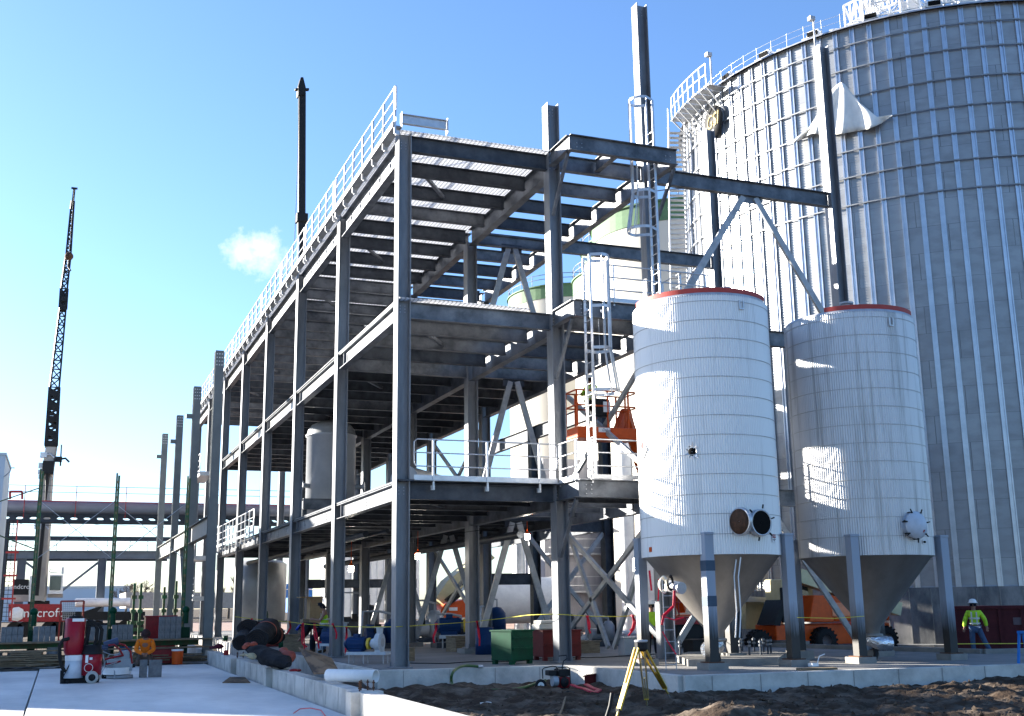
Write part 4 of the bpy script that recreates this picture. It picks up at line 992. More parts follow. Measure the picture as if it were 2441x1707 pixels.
bare_tree(545, 1440, 215, 7.4, 'leafless tree glimpsed between the far building columns')
for px, x1_, y0, y1, Y, mt_, nm, lb in ((652, 745, 1392, 1428, 120, BLUEP, 'blue_container', 'blue shipping container glimpsed between the building columns'), (180, 250, 1428, 1446, 105, WHITE, 'white_tank_trailer', 'long white tank lying behind the crane deck'),):
    c = A((px+x1_)/2, y1, Y=Y); T = thing(nm, lb, 'container' if 'cont' in nm else 'tank', (c.x, Y, 0))
    if 'tank' in nm:
        a = A(px, (y0+y1)/2, Y=Y); b = A(x1_+60, (y0+y1)/2, Y=Y); b.z = a.z; m = MB(); m.cyl(a, b, 9*Y/2600, n=20); m.build('tank_shell', mt_, T); m = MB(); m.b2(a.x, b.x, Y-.4, Y+.4, .5, .8); m.build('frame', DARKM, T)
    else:
        m = MB(); pxbox(m, px, x1_, y0, y1, Y, 6); m.build('body', mt_, T)
        m = MB(); pxbox(m, px, x1_, y0+12, y0+14, Y-.05, .04); m.build('side_stripe', WHITE, T)

# green roofed concrete silos behind, right of the frame
SILO = mat('silo_concrete', (.5, .48, .43), .8, 0, (.43, .41, .36), .12, stretch=(1, 1, .3)); SGREEN = mat('silo_green', (.09, .17, .09), .7)
for i, (px, py, Y, rr_, lb) in enumerate(((1250, 690, 112, 7, 'farthest green rimmed concrete silo, behind the tall front column'), (1418, 640, 92, 7, 'green rimmed concrete silo between the two ladder cages'), (1445, 560, 78, 6.5, 'green rimmed concrete silo right of the upper ladder cage'), (1478, 498, 68, 6.5, 'tallest looking green rimmed concrete silo against the bin stair'))):
    e = A(px, py, Y=Y); cx_ = e.x+rr_*.96; cy_ = Y+rr_*.4; S = thing('concrete_silo', lb, 'silo', (cx_, cy_, 0), 'green rimmed silos in the background'); ht_ = e.z
    m = MB(); m.lathe([(rr_, -.2), (rr_, ht_-1.4)], (cx_, cy_, 0), 64); m.build('wall', SILO, S)
    m = MB(); m.lathe([(rr_+.05, ht_-1.4), (rr_+.05, ht_), (rr_+.2, ht_), (rr_+.2, ht_+.12)], (cx_, cy_, 0), 64, smooth=False); m.build('green_rim', SGREEN, S)
    m = MB(); m.lathe([(rr_+.2, ht_+.12), (.01, ht_+1.4)], (cx_, cy_, 0), 48); m.build('roof', STL, S)
    m = MB()
    for zz in (.8, 1.3): m.lathe([(rr_-.02, ht_+zz-.03), (rr_+.04, ht_+zz-.03), (rr_+.04, ht_+zz+.03), (rr_-.02, ht_+zz+.03)], (cx_, cy_, 0), 48, smooth=False)
    for k in range(24): a = k*pi/12; m.bar((cx_+rr_*cos(a), cy_+rr_*sin(a), ht_+.1), (cx_+rr_*cos(a), cy_+rr_*sin(a), ht_+1.3), .05, .05)
    m.build('roof_rail', GREYB, S)
# white process ducts and hall behind the ground floor
m = MB(); p = A(820, 1370, Y=84); q = A(985, 1370, Y=84); HB = thing('white_hall', 'white ribbed metal hall seen through the ground floor bays', 'building', (p.x, 84, 0))
m.b2(p.x, q.x+.5, 84, 92, .9, 7.5)
x = p.x
m.build('wall', WHITE, HB); m = MB()
while x < q.x: m.b2(x, x+.06, 83.95, 84, .9, 7.5); x += .5
m.build('wall_ribs', RAILM, HB)
HTK = thing('horizontal_tank', 'fat white horizontal storage tank behind the X braces', 'tank', (A(1235, 1430, Y=64).x, 64, 0))
a = A(1165, 1430, Y=62); b = A(1312, 1430, Y=62); a.z = b.z = 2.1; m = MB(); m.cyl(a, b, 1.3, n=28); m.sph(a, 1.3, 20, (.5, 1, 1)); m.sph(b, 1.3, 20, (.5, 1, 1)); m.build('tank_shell', WHITE, HTK)
for x in (a.x+.5, b.x-.5): m = MB(); m.b2(x-.2, x+.2, 61.2, 62.8, 0, 1.1); m.build('saddle', CONCD, HTK)
for px, w_ in ((1240, .35), (1275, .4), (1345, .3), (1500, .5), (1560, 1.0)):
    b = A(px, 1400, Y=66); m = MB(); m.cyl((b.x, 66, 0), (b.x, 66, 9 if px < 1500 else 14), w_, n=20)
    tag(m.build('white_standpipe', WHITE if px > 1300 else RAILM), {1240: 'slim white standpipe, leftmost of the pair by the horizontal tank', 1275: 'slim white standpipe right beside the horizontal tank end', 1345: 'slim pale standpipe just right of the second front column', 1500: 'pale vertical duct left of the nearer hopper tank', 1560: 'wide pale vertical duct behind the nearer hopper tank'}[px], 'pipe', 'white standpipes behind the frame')
PB = thing('process_tower', 'dark grey louvred process tower behind the right bays', 'building', (A(1330, 1400, Y=74).x, 74, 0))
m = MB(); xa = A(1300, 1400, Y=74).x; xb = A(1520, 1400, Y=74).x; m.b2(xa, xb, 74, 80, 0, 12); m.build('wall', mat('tower_grey', (.3, .3, .32), .6, 0, (.22, .22, .25), .8, stretch=(3, 3, .2)), PB)
m = MB()
for z in (2.6, 5.2, 7.8): m.b2(xa, xb, 73.2, 73.98, z, z+.12)
m.build('gallery', STL, PB)
for z in (3.1, 3.7, 5.7, 6.3): m = MB(); m.bar((xa, 73.2, z), (xb, 73.2, z), .05, .05); m.build('gallery_rail', RAILM, PB)
m = MB(); p = A(1465, 1380, Y=72.6); m.b2(p.x-.35, p.x+.35, 72.4, 72.9, .3, 6.5); m.build('red_riser', REDR, PB)
# ------------------------------------------------------------------ masonry scaffold on the left
YM = 50
SCF = thing('mast_scaffold', 'green mast climbing scaffold with plank deck and thin wire cross braces', 'scaffold', (-2, YM, -.2))
masts = [(87, 1300, 117, 1118), (272, 1300, 285, 1128), (443, 1300, 448, 1135)]
def mastx(i): a, b, c, d = masts[i]; return A(a, b, Y=YM).x
RUNG = mat('mast_edge', (.2, .17, .08), .6)
tops = []
for i in range(3):
    x = mastx(i); zt = A(masts[i][2], masts[i][3], Y=YM).z; tops.append((x, zt)); m = MB(); m.bar((x-.045, YM, -.2), (x-.045, YM, zt), .07, .07); m.bar((x+.04, YM, -.2), (x+.04, YM, zt-.1), .08, .08)
    ms = m.build('mast', GREENS, SCF); m = MB(); z = 0
    while z < zt-.2: m.b2(x-.04, x+.04, YM-.05, YM-.02, z, z+.1); z += .32
    m.build('mast_rack', RUNG, ms)
    m = MB(); m.box((x+.12, YM-.15, .9), (.34, .3, .5)); m.cyl((x+.12, YM-.35, 1.3), (x+.12, YM-.35, 1.75), .1); m.sph((x+.1, YM-.3, 1.85), .16, 10); m.box((x+.1, YM-.2, .35), (.24, .2, .9)); m.build('drive_unit', GREENP, SCF)
m = MB(); m.b2(tops[0][0]-8, tops[2][0]+1.1, YM-1.5, YM-.35, .66, .72); m.build('deck_plank', WOOD, SCF)
m = MB(); m.b2(tops[0][0]-8, tops[2][0]+1.0, YM-1.75, YM-1.5, .36, .42); m.build('deck_plank', WOOD, SCF)
m = MB(); m.b2(tops[0][0]-8, tops[2][0]+.6, YM-.9, YM-.75, .45, .655); m.build('deck_bridge', GREENS, SCF)
for (xa, za), (xb, zb_) in ((tops[0], tops[1]), (tops[1], tops[2])):
    m = MB(); m.cyl((xa, YM, za-1.3), (xb, YM, 3.9), .014, n=5); m.build('cross_brace', RAILM, SCF); m = MB(); m.cyl((xa, YM+.06, 3.9), (xb, YM+.06, zb_-1.1), .014, n=5); m.build('cross_brace', RAILM, SCF)
m = MB(); m.cyl((tops[0][0], YM, 6.8), (tops[0][0]-6, YM, 4.4), .025, n=5); m.build('cross_brace', GREENS, SCF); m = MB(); m.cyl((tops[0][0], YM+.07, 4.3), (tops[0][0]-6, YM+.07, 6.7), .025, n=5); m.build('cross_brace', GREENS, SCF)
# block stacks on the deck and loose blocks
def blocks(px0, px1, z0, rows, Y, label, nd=2):
    xa = A(px0, 1490, Y=Y).x; xb = A(px1, 1490, Y=Y).x; n = max(2, round((xb-xa)/.2)); T = thing('block_stack', label, 'concrete blocks', ((xa+xb)/2, Y, z0), 'stacks of grey blocks on the scaffold deck'); bl = None
    st = (xb-xa)/n
    for r_ in range(rows):
        for c in range(n):
            x = xa+(c+.5)*st
            if bl is None: m = MB(); m.box((x, Y+.2, z0+.145), (st-.012, .39, .285)); bl = m.build('block', CMU, T); b0x = x
            else: cp(bl, (x-b0x+R_.uniform(-.004, .004), R_.uniform(-.015, .015), r_*.29))
for px0, px1, rows, lb in ((3, 57, 2, 'grey block stack on the scaffold deck, leftmost of the row'), (80, 134, 2, 'grey block stack just right of the first green mast'), (213, 256, 2, 'grey block stack just left of the second green mast'), (268, 318, 2, 'grey block stack just right of the second green mast'), (380, 432, 3, 'tallest grey block stack, at the right end of the deck')):
    blocks(px0, px1, .722, rows, YM-1.3, lb)
# clutter under and behind the deck
m = MB(); rr = random.Random(3)
for i in range(70):
    x = rr.uniform(-6.5, 5.0); y = rr.uniform(47.3, 49); L = rr.uniform(.8, 3.2); m.box((x, y, -.12+rr.random()*.3), (L, .14, .05), rr.uniform(-.5, .5))
tag(m.build('scrap_lumber', WOOD), 'scattered scrap boards lying on the ground below the scaffold deck', 'lumber', kind='stuff')
for i, (px, w_, h_, lb) in enumerate(((30, 1.3, .4, 'pile of stacked planks under the scaffold, at the far left'), (68, 1.1, .55, 'pile of stacked planks under the scaffold beside the first mast'), (100, 1.2, .4, 'pile of stacked planks behind the tall red vacuum'))):
    x = A(px, 1535, Y=48.2).x; m = MB(); k = 0
    while k*.07 < h_: m.box((x+rr.uniform(-.06, .06), 48.2, -.15+k*.075), (w_, .9, .055), rr.uniform(-.06, .06)); k += 1
    tag(m.build('plank_pile', WOOD), lb, 'planks', 'plank piles under the scaffold')
TARPW = mat('dusty_tarp', (.3, .28, .25), .85, 0, (.12, .11, .1), 2.5, bump=.8, bscale=4)
m = MB(); W, Hh = 40, 8
g = [(-7+12.6*i/W, 47.05+1.3*j/Hh-.35*sin(i*.31), -.19+.09*abs(noise.noise(V((i*.5, j*.8, 2))))+.07*(j > 2)*abs(noise.noise(V((i*.23, j, 5))))) for j in range(Hh+1) for i in range(W+1)]
m.add(g, [(j*(W+1)+i, j*(W+1)+i+1, (j+1)*(W+1)+i+1, (j+1)*(W+1)+i) for j in range(Hh) for i in range(W)], True)
tag(m.build('crumpled_tarp', TARPW), 'crumpled dusty tarp along the far edge of the pale slab', 'tarp')
# red skip, drums, things behind
def simple(nm, lb, cat, parts, loc, group=None):
    T = thing(nm, lb, cat, loc, group)
    for pn, mt_, fn in parts: m = MB(); fn(m); m.build(pn, mt_, T)
    return T
xs_ = A(347, 1490, Y=52).x; xe_ = A(420, 1490, Y=52).x
simple('red_job_box', 'red steel job box standing behind the kneeling worker', 'tool box', (('body', RED, lambda m: m.b2(xs_, xe_, 52, 53, -.2, 1.55)), ('lid', RED, lambda m: m.b2(xs_-.04, xe_+.04, 51.95, 53.05, 1.55, 1.62)), ('latch', DARKM, lambda m: m.b2((xs_+xe_)/2-.06, (xs_+xe_)/2+.06, 51.93, 51.99, 1.3, 1.5))), (xs_, 52, -.2))
xs2 = A(365, 1540, Y=47.5).x; xe2 = A(432, 1540, Y=47.5).x
simple('low_red_box', 'low red steel box under the deck right of the kneeling worker', 'tool box', (('body', RED, lambda m: m.b2(xs2, xe2, 47.6, 48.4, -.2, .32)), ('lid', REDR, lambda m: m.b2(xs2-.03, xe2+.03, 47.57, 48.43, .32, .36))), (xs2, 47.6, -.2))
x = A(424, 1540, Y=47).x
simple('orange_cooler', 'orange plastic water cooler on the ground by the red box', 'cooler', (('body', ORANGE, lambda m: m.cyl((x, 47, -.2), (x, 47, .3), .2, .22, n=18)), ('lid', WHITE, lambda m: m.cyl((x, 47, .3), (x, 47, .36), .23, n=18))), (x, 47, -.2))
# red frame basket beside the crane
a_ = A(145, 1442, Y=70); b_ = A(200, 1442, Y=70)
T = thing('lift_basket', 'rusty red work platform frame parked in front of the crane deck', 'work platform', (a_.x, 70, 0))
m = MB()
for x in (a_.x, b_.x):
    for y in (70, 71.5): m.bar((x, y, 0), (x, y, 2.4), .09, .09)
for z in (.2, 1.3, 2.4): m.bar((a_.x, 70, z), (b_.x, 70, z), .08, .08); m.bar((a_.x, 71.5, z), (b_.x, 71.5, z), .08, .08)
m.build('frame', REDR, T)
m = MB(); x = a_.x+.15
while x < a_.x+.8: m.bar((x, 70, 1.35), (x, 70, 2.35), .02, .02); x += .1
z = 1.4
while z < 2.35: m.bar((a_.x+.1, 70, z), (a_.x+.8, 70, z), .02, .02); z += .1
m.build('mesh_panel', STL, T)
m = MB(); m.b2(a_.x+.2, b_.x-.2, 70.2, 71.2, .25, 1.25); m.build('control_box', DARKM, T)
m = MB(); m.b2(a_.x+.3, a_.x+.6, 70.17, 70.195, .8, .92); m.build('label_plate', WHITE, T)
# green frames behind column row
for k, (px, h_) in enumerate(((318, 3.2), (334, 3.2), (390, 3.0), (418, 3.3))):
    x = A(px, 1450, Y=62).x; m = MB(); m.bar((x, 62, -.2), (x, 62, h_), .12, .12)
    for z in (1.2, 1.8, 2.5): m.box((x, 61.9, z), (.25, .15, .18))
    tag(m.build('green_mast_section', GREENS), 'short green mast section standing in the rack, %s' % ('leftmost of the four', 'second from the left', 'third from the left', 'rightmost of the four')[k], 'mast section', 'spare green mast sections')
m = MB(); xa = A(305, 1460, Y=63).x; xb = A(440, 1460, Y=63).x
for z in (.4, .8, 1.15): m.b2(xa, xb, 62.9, 63.1, z, z+.16)
tag(m.build('green_beam_rack', GREENS), 'stack of long green scaffold beams behind the lone columns', 'scaffold beams')

# darker odds and ends under the scaffold
for k, (px, w_, h_, mt_, nm, lb) in enumerate(((8, .9, .55, CMU, 'rubble_heap', 'grey rubble heap under the scaffold at the far left edge'), (128, .5, .7, STL, 'steel_drum', 'grey steel drum under the deck behind the vacuum'), (200, 1.4, .45, DARKM, 'black_tarp', 'folded black tarp under the deck between vacuum and grinder'), (236, .7, .6, CMU, 'block_pile', 'rough pile of broken grey blocks behind the grinder'), (300, .5, .65, MATS.get('process_blue') or BLUEP, 'blue_drum', 'dull blue drum under the deck left of the kneeling man'), (390, .6, .5, DARKM, 'generator', 'small black generator under the deck right of the kneeling man'), (440, .9, .3, CMU, 'block_pile', 'low pile of grey blocks at the right end under the deck'))):
    x = A(px, 1540, Y=49.2).x; m = MB(); rr2 = random.Random(k)
    if 'drum' in nm: m.lathe([(.01, -.2), (w_/2, -.2), (w_/2, h_-.2), (.01, h_-.2)], (x, 49.2, 0), 18); m.lathe([(w_/2+.005, h_*.3-.2), (w_/2+.02, h_*.35-.2), (w_/2+.005, h_*.4-.2)], (x, 49.2, 0), 18)
    else:
        for _ in range(14): m.box((x+rr2.uniform(-w_/2, w_/2), 49.2+rr2.uniform(-.4, .4), -.2+rr2.uniform(.05, h_*.8)), (.39, .19, .19), rr2.uniform(0, 3), taper=rr2.uniform(.8, 1))
    o = m.build(nm, mt_); tag(o, lb, nm.replace('_', ' ').split()[-1])
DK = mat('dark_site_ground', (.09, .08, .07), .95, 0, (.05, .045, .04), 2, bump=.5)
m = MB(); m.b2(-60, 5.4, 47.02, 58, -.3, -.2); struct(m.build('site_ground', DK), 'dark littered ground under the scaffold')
# ------------------------------------------------------------------ objects on the building floor
FZ = .29
CLEARP = mat('cloudy_plastic', (.55, .6, .66), .3, 0, (.42, .46, .52), 3)
TAPE = mat('red_ribbon', (.7, .015, .04), .5)
ROPE = mat('yellow_rope', (.7, .62, .08), .7)
def P(px, py, z=FZ): return A(px, py, Z=z)
# green steel box and red steel box
def tub(nm, lb, c, sx, sy, h, rz, mt_, ribs, lid=None):
    T = thing(nm, lb, 'steel box', c); Mx = Matrix.Rotation(rz, 3, 'Z'); c = V(c)
    m = MB(); m.box(c+V((0, 0, .1+h/2)), (sx, sy, h), rz); b = m.build('body', mt_, T, bevel=.02)
    m = MB(); m.box(c+V((0, 0, .1+h+.015)), (sx+.05, sy+.05, .04), rz); m.build('rim', mt_, T)
    for z in ribs: m = MB(); m.box(c+Mx @ V((0, -sy/2-.02, z)), (sx*.9, .05, .05), rz); m.build('rib', mt_, T)
    for sx_ in (-1, 1):
        for sy_ in (-1, 1): m = MB(); m.box(c+Mx @ V((sx_*(sx/2-.08), sy_*(sy/2-.08), .048)), (.12, .12, .1), rz); m.build('leg', mt_, T)
    return T
c = P(1210, 1586); tub('green_steel_box', 'dark green steel bin with ribbed front standing near the floor edge', (c.x+.38, c.y+.62, FZ), .85, .8, .78, radians(24), GREENP, (.42, .7))
c = V((A(1328, 1560, Y=31.3).x-.15, 30.0, 0)); T = tub('maroon_steel_box', 'maroon steel bin behind the front right column with white sacks on top', (c.x+.15, c.y+1.3, FZ), 1.2, .8, .72, radians(0), REDR, (.45,))
m = MB(); m.box((c.x-.2, c.y+1.25, FZ+.95), (.7, .6, .16)); m.box((c.x-.22, c.y+1.2, FZ+1.08), (.62, .5, .1), .1); sk = m.build('cement_sack', mat('sack_paper', (.6, .58, .53), .85), bevel=.04); tag(sk, 'pale paper cement sacks lying on the maroon steel bin', 'sacks')
# pumps
PWH = mat('pump_white', (.48, .52, .56), .45); PBL = mat('pump_blue', (.008, .035, .11), .45)
def pump(c, s, lb, rz, white_end=True, base=True):
    T = thing('process_pump', lb, 'pump', c, 'process pumps on the floor'); c = V(c); X = V((cos(rz), sin(rz), 0)); Y = V((-sin(rz), cos(rz), 0)); Z = V((0, 0, 1))
    def q(a, b, h): return c+(X*a+Y*b+Z*h)*s
    zb = .35 if base else .1
    if base:
        m = MB(); m.box(q(0, 0, zb), (1.5*s, .5*s, .1*s), rz); m.build('base_plate', PWH, T)
        for a in (-.65, -.1, .65):
            for b_ in (-.2, .2): m = MB(); m.bar(q(a, b_, 0), q(a, b_, zb-.05), .03, .03); m.build('leg', STL, T)
    m = MB(); m.cyl(q(-.75, 0, zb+.32), q(-.1, 0, zb+.32), .23*s, n=24); m.cyl(q(-.78, 0, zb+.32), q(-.9, 0, zb+.32), .22*s, .1*s, n=24)
    for k in range(12): a = k*pi/6; m.bar(q(-.7, .23*cos(a), zb+.32+.23*sin(a)), q(-.15, .23*cos(a), zb+.32+.23*sin(a)), .02, .03)
    m.box(q(-.45, 0, zb+.1), (.5*s, .34*s, .12*s), rz); m.box(q(-.45, .0, zb+.6), (.2*s, .2*s, .12*s), rz); m.build('motor', PBL, T)
    m = MB(); m.cyl(q(-.1, 0, zb+.32), q(.12, 0, zb+.32), .09*s); m.build('shaft', STL, T)
    m = MB(); m.cyl(q(-.02, 0, zb+.32), q(.06, 0, zb+.32), .2*s, n=20); m.build('coupling_guard', YELLOWM, T)
    if white_end:
        m = MB(); m.cyl(q(.12, 0, zb+.32), q(.32, 0, zb+.34), .15*s, .22*s, n=20); m.cyl(q(.32, 0, zb+.36), q(.5, 0, zb+.36), .32*s, n=28); m.cyl(q(.5, 0, zb+.36), q(.53, 0, zb+.36), .22*s, n=24)
        m.cyl(q(.42, 0, zb+.6), q(.42, 0, zb+.86), .1*s, .13*s, n=16); m.cyl(q(.42, 0, zb+.86), q(.42, 0, zb+.9), .19*s, n=20); m.box(q(.42, 0, zb+.08), (.2*s, .4*s, .14*s), rz); m.build('volute', PWH, T)
        m = MB(); m.cyl(q(.531, 0, zb+.36), q(.536, 0, zb+.36), .15*s, n=20); m.build('suction_cover', STL, T)
    return T
pump((P(880, 1582).x, P(880, 1582).y+.1, FZ), .82, 'white faced process pump with blue motor between the front columns', radians(-38))
pump((P(815, 1560).x, P(815, 1560).y+.8, FZ), .85, 'blue process pump motor set behind the second facade column', radians(-60), True)
pump((P(1262, 1560).x, P(1262, 1560).y+6.5, FZ), 1.25, 'large pale pump standing behind the green steel bin', radians(-20), True)
for px, py, h, lb in ((889, 1540, .6, 'dark blue drum behind the white faced pump'), (1155, 1560, .6, 'dark blue drum just left of the green steel bin')):
    c = P(px, py); m = MB(); m.lathe([(.01, FZ), (.3, FZ), (.3, FZ+.3), (.31, FZ+.32), (.3, FZ+.34), (.3, FZ+.85), (.27, FZ+.87), (.01, FZ+.87)], (c.x, c.y, 0), 24); tag(m.build('steel_drum', PBL), lb, 'drum', 'dark blue drums')
# hanging work lamps (lit)
LAMP = mat('lit_lamp', (1, .95, .85), .5, emit=((1, .93, .8), 14))
for i, (px, py, Y) in enumerate(((837, 1356, 46), (996, 1326, 41), (1257, 1279, 35.6))):
    p = A(px, py, Y=Y); lb = ('glowing caged work lamp beside the second facade column, lowest of the three', 'glowing caged work lamp right of the front corner column', 'glowing caged work lamp hanging above the green steel bin')[i]
    T = thing('work_lamp', lb, 'work lamp', p, 'lit work lamps hanging under the first floor')
    s = .1*Y/36
    m = MB(); m.lathe([(.01, p.z-s), (s*.8, p.z-s), (s*.8, p.z+s*.8), (.01, p.z+s)], (p.x, p.y, 0), 12); m.build('bulb', LAMP, T)
    m = MB(); m.lathe([(s*.9, p.z+s*.85), (s*.5, p.z+s*1.6), (.02, p.z+s*2)], (p.x, p.y, 0), 12); m.bar((p.x, p.y, p.z+s*2), (p.x, p.y, 4.6), .02, .02); m.build('orange_socket', ORANGE, T)
p = A(1513, 1346, Y=29.2); T = thing('tube_lamp', 'glowing white tube lamp hanging by the tower column left of the tank', 'work lamp', p)
m = MB(); m.cyl(p-V((0, 0, .17)), p+V((0, 0, .17)), .045, n=12); m.build('bulb', LAMP, T); m = MB(); m.tube([p+V((0, 0, .17)), p+V((.03, 0, 1.2)), p+V((0, 0, 3.4))], .012, 5); m.build('cord', DARKM, T)
m = MB(); m.tube([A(1060, 1275, Y=36), A(1160, 1262, Y=35.8), A(1300, 1240, Y=35.5)], .012, 4); m.tube([A(780, 1320, Y=44), A(850, 1290, Y=44), A(1000, 1290, Y=42)], .012, 4); tag(m.build('lamp_cable', DARKM), 'thin dark lamp cable strung below the first steel floor', 'cable', kind='stuff')
# caution rope with red ribbons
W_ = [(560, 1470, 44.6), (600, 1475, 44.6), (683, 1482, 44.7), (740, 1489, 37.6), (800, 1493, 37.1), (880, 1495, 33), (948, 1494, 29.5), (1000, 1491, 31), (1120, 1483, 37), (1200, 1474, 33), (1262, 1466, 30.5), (1325, 1464, 29.5), (1400, 1469, 29.5), (1470, 1470, 29.5), (1545, 1466, 29.5)]
m = MB(); m.tube([A(a, b, Y=y) for a, b, y in W_], .011, 5); tag(m.build('caution_rope', ROPE), 'yellow rope strung between the steel columns at waist height', 'rope')
m = MB(); m.tube([A(1900, 1472, Y=24.4), A(1990, 1474, Y=24.4), A(2060, 1469, Y=24.45)], .008, 5); tag(m.build('caution_rope', ROPE), 'thin yellow rope between the second tank and its neighbour', 'rope')
m = MB(); m.tube([A(2280, 1535, Y=28), A(2441, 1534, Y=28)], .012, 5); tag(m.build('caution_rope', ROPE), 'thin low yellow rope crossing in front of the dark red container', 'rope')
rib = (((793, 1488, 37), 34, 'between the second facade column and the pumps'), ((826, 1495, 36), 60, 'hanging in front of the blue pump'), ((1137, 1482, 36), 58, 'on the rope left of the green bin'), ((1040, 1488, 34), 44, 'tied near the foot of the far brace'), ((1400, 1470, 29.4), 42, 'hanging on the rope before the portable toilets'), ((1508, 1468, 29.4), 50, 'at the tower column left of the tank'), ((722, 1487, 38.5), 70, 'in front of the bending worker'), ((750, 1489, 38), 55, 'beside the plywood cabinet'), ((690, 1482, 44), 40, 'on the third facade column'), ((600, 1476, 44.6), 30, 'by the ground tank'))
for (px, py, y), hgt, lb in rib:
    p = A(px, py, Y=y); L = hgt*y/2700; m = MB(); sd_ = R_.uniform(-.25, .3)
    for k in (0, 1):
        o = R_.uniform(-.06, .06); pts = [p, p+V((o+.03, 0, -L*.3)), p+V((sd_*.4+o, -.03, -L*.65)), p+V((sd_*.8-o, 0, -L*(1-.25*k)))]
        for a, b in zip(pts[:-1], pts[1:]): m.bar(a, b, .05, .012, up=(0, 1, 0))
    m.box(p, (.07, .05, .06)); tag(m.build('warning_ribbon', TAPE), 'red warning ribbon '+lb, 'ribbon', 'red warning ribbons')
# plywood cabinet with lit inside, small props near the bending man
c = A(745, 1555, Z=FZ); cy = c.y+1.0; xa = A(722, 1480, Y=cy).x; xb = A(768, 1480, Y=cy).x; za = A(745, 1486, Y=cy).z; zb = A(745, 1425, Y=cy).z
PLY = mat('plywood', (.34, .22, .11), .7, 0, (.26, .16, .08), 3)
T = thing('plywood_cabinet', 'brown plywood cabinet on legs with an open side', 'cabinet', (xa, cy, FZ))
m = MB(); m.b2(xa+.25, xb, cy, cy+.6, za, zb); m.build('box', PLY, T)
m = MB(); m.b2(xa-.12, xb+.05, cy-.05, cy+.7, zb+.004, zb+.04); m.build('top', PLY, T)
m = MB(); m.b2(xa, xa+.03, cy, cy+.03, FZ, zb); m.build('post', WOOD, T)
m = MB(); m.b2(xa, xa+.25, cy+.05, cy+.55, za, za+.16); m.build('shelf', WOOD, T)
for x in (xa+.3, xb-.08): m = MB(); m.b2(x, x+.06, cy+.05, cy+.11, FZ, za); m.build('leg', DARKM, T)
def bucket(px, py, z, r, h, mt_, lb):
    c = A(px, py, Z=z); m = MB(); m.lathe([(.01, z), (r*.85, z), (r, z+h), (r*.93, z+h), (r*.8, z+.03), (.01, z+.03)], (c.x, c.y, 0), 20); T = m.build('bucket', mt_); tag(T, lb, 'bucket')
    q = MB(); q.tube([(c.x-r, c.y, z+h*.9), (c.x-r*.5, c.y-r*.9, z+h*.75), (c.x+r*.5, c.y-r*.9, z+h*.75), (c.x+r, c.y, z+h*.9)], .008, 5); q.build('handle', RAILM, T); return T
bucket(671, 1544, FZ, .14, .3, GREENP, 'green plastic bucket left of the third facade column')
bucket(762, 1556, FZ, .12, .34, CLEARP, 'pale cloudy plastic bucket at the feet of the vested worker')
bucket(537, 1528, FZ, .14, .26, GREENP, 'small green bucket at the far left end of the floor')
c = A(640, 1542, Z=FZ); m = MB(); m.b2(c.x-.45, c.x+.45, c.y, c.y+.7, FZ, FZ+.8); T = m.build('maroon_cabinet', REDR, bevel=.02); tag(T, 'maroon steel cabinet behind the rolled blankets', 'cabinet')
# vertical gas bottle and fan
c = A(665, 1530, Z=FZ); T = thing('gas_cylinder', 'slim dark green gas cylinder standing beside the ground tank', 'gas cylinder', c); m = MB(); m.lathe([(.01, FZ), (.14, FZ), (.14, FZ+1.25), (.1, FZ+1.4), (.04, FZ+1.46), (.01, FZ+1.46)], (c.x, c.y+4, 0), 18); m.build('bottle', mat('bottle_green', (.03, .06, .05), .4), T); m = MB(); m.cyl((c.x, c.y+4, FZ+1.46), (c.x, c.y+4, FZ+1.6), .03); m.build('valve', STL, T)

# aluminium ladder leaning by the near tank with red tape, coil of rope
p0 = A(1588, 1598, Z=FZ); L0 = V((p0.x, p0.y, FZ)); dirx = V((.93, -.36, 0)); top = A(1584, 1410, D=27.2)
T = thing('aluminium_ladder', 'aluminium ladder leaning beside the nearer tank wrapped with red tape', 'ladder', L0)
a0_ = L0; a1_ = V((L0.x+.05, L0.y+.1, 2.45)); wv = dirx*.25
for s in (0, 1): m = MB(); m.bar(a0_+wv*s, a1_+wv*s, .02, .05); m.build('rail', STL, T)
for k in range(8): m = MB(); f_ = .06+k*.125; m.cyl(a0_+(a1_-a0_)*f_, a0_+(a1_-a0_)*f_+wv, .012, n=6); m.build('rung', STL, T)
def ribbon(pts, w_, lb, nm='red_tape', mt_=TAPE):
    m = MB(); pts = [V(p) for p in pts]
    for a, b in zip(pts[:-1], pts[1:]): m.bar(a, b, w_, .01, up=(0, 1, 0))
    return tag(m.build(nm, mt_), lb, 'tape', 'red tape on the ladder')
ribbon([A(1608, 1408, D=27), A(1606, 1445, D=27), A(1582, 1468, D=27), A(1578, 1490, D=27)], .06, 'wide red tape wound on the upper half of the leaning ladder')
ribbon([A(1576, 1468, D=27), A(1608, 1478, D=27), A(1630, 1472, D=27)], .03, 'red tape tied level across the leaning ladder')
ribbon([A(1579, 1505, D=27), A(1592, 1530, D=27), A(1612, 1560, D=26.9)], .03, 'red tape trailing down over the lower rungs')
ribbon([A(1548, 1360, D=28.4), A(1553, 1408, D=28.4)], .05, 'red tape strip hanging behind the tank leg')
ribbon([A(1571, 1380, D=28), A(1569, 1432, D=28)], .035, 'narrow red tape tail with a blob hanging left of the ladder')
m = MB(); p = A(1578, 1394, D=27.4)
for k in range(4): m.tube([p+V((cos(t*pi/8)*.1, -.03*k, sin(t*pi/8)*(.14+.02*k))) for t in range(17)], .012, 5)
tag(m.build('rope_coil', mat('white_rope', (.7, .68, .6), .8)), 'coil of white rope hanging at the ladder top', 'rope')
m = MB(); p = A(1596, 1390, D=27.3)
for k in range(3): m.tube([p+V((cos(t*pi/8)*.07, -.03*k, sin(t*pi/8)*(.14+.02*k))) for t in range(17)], .012, 5)
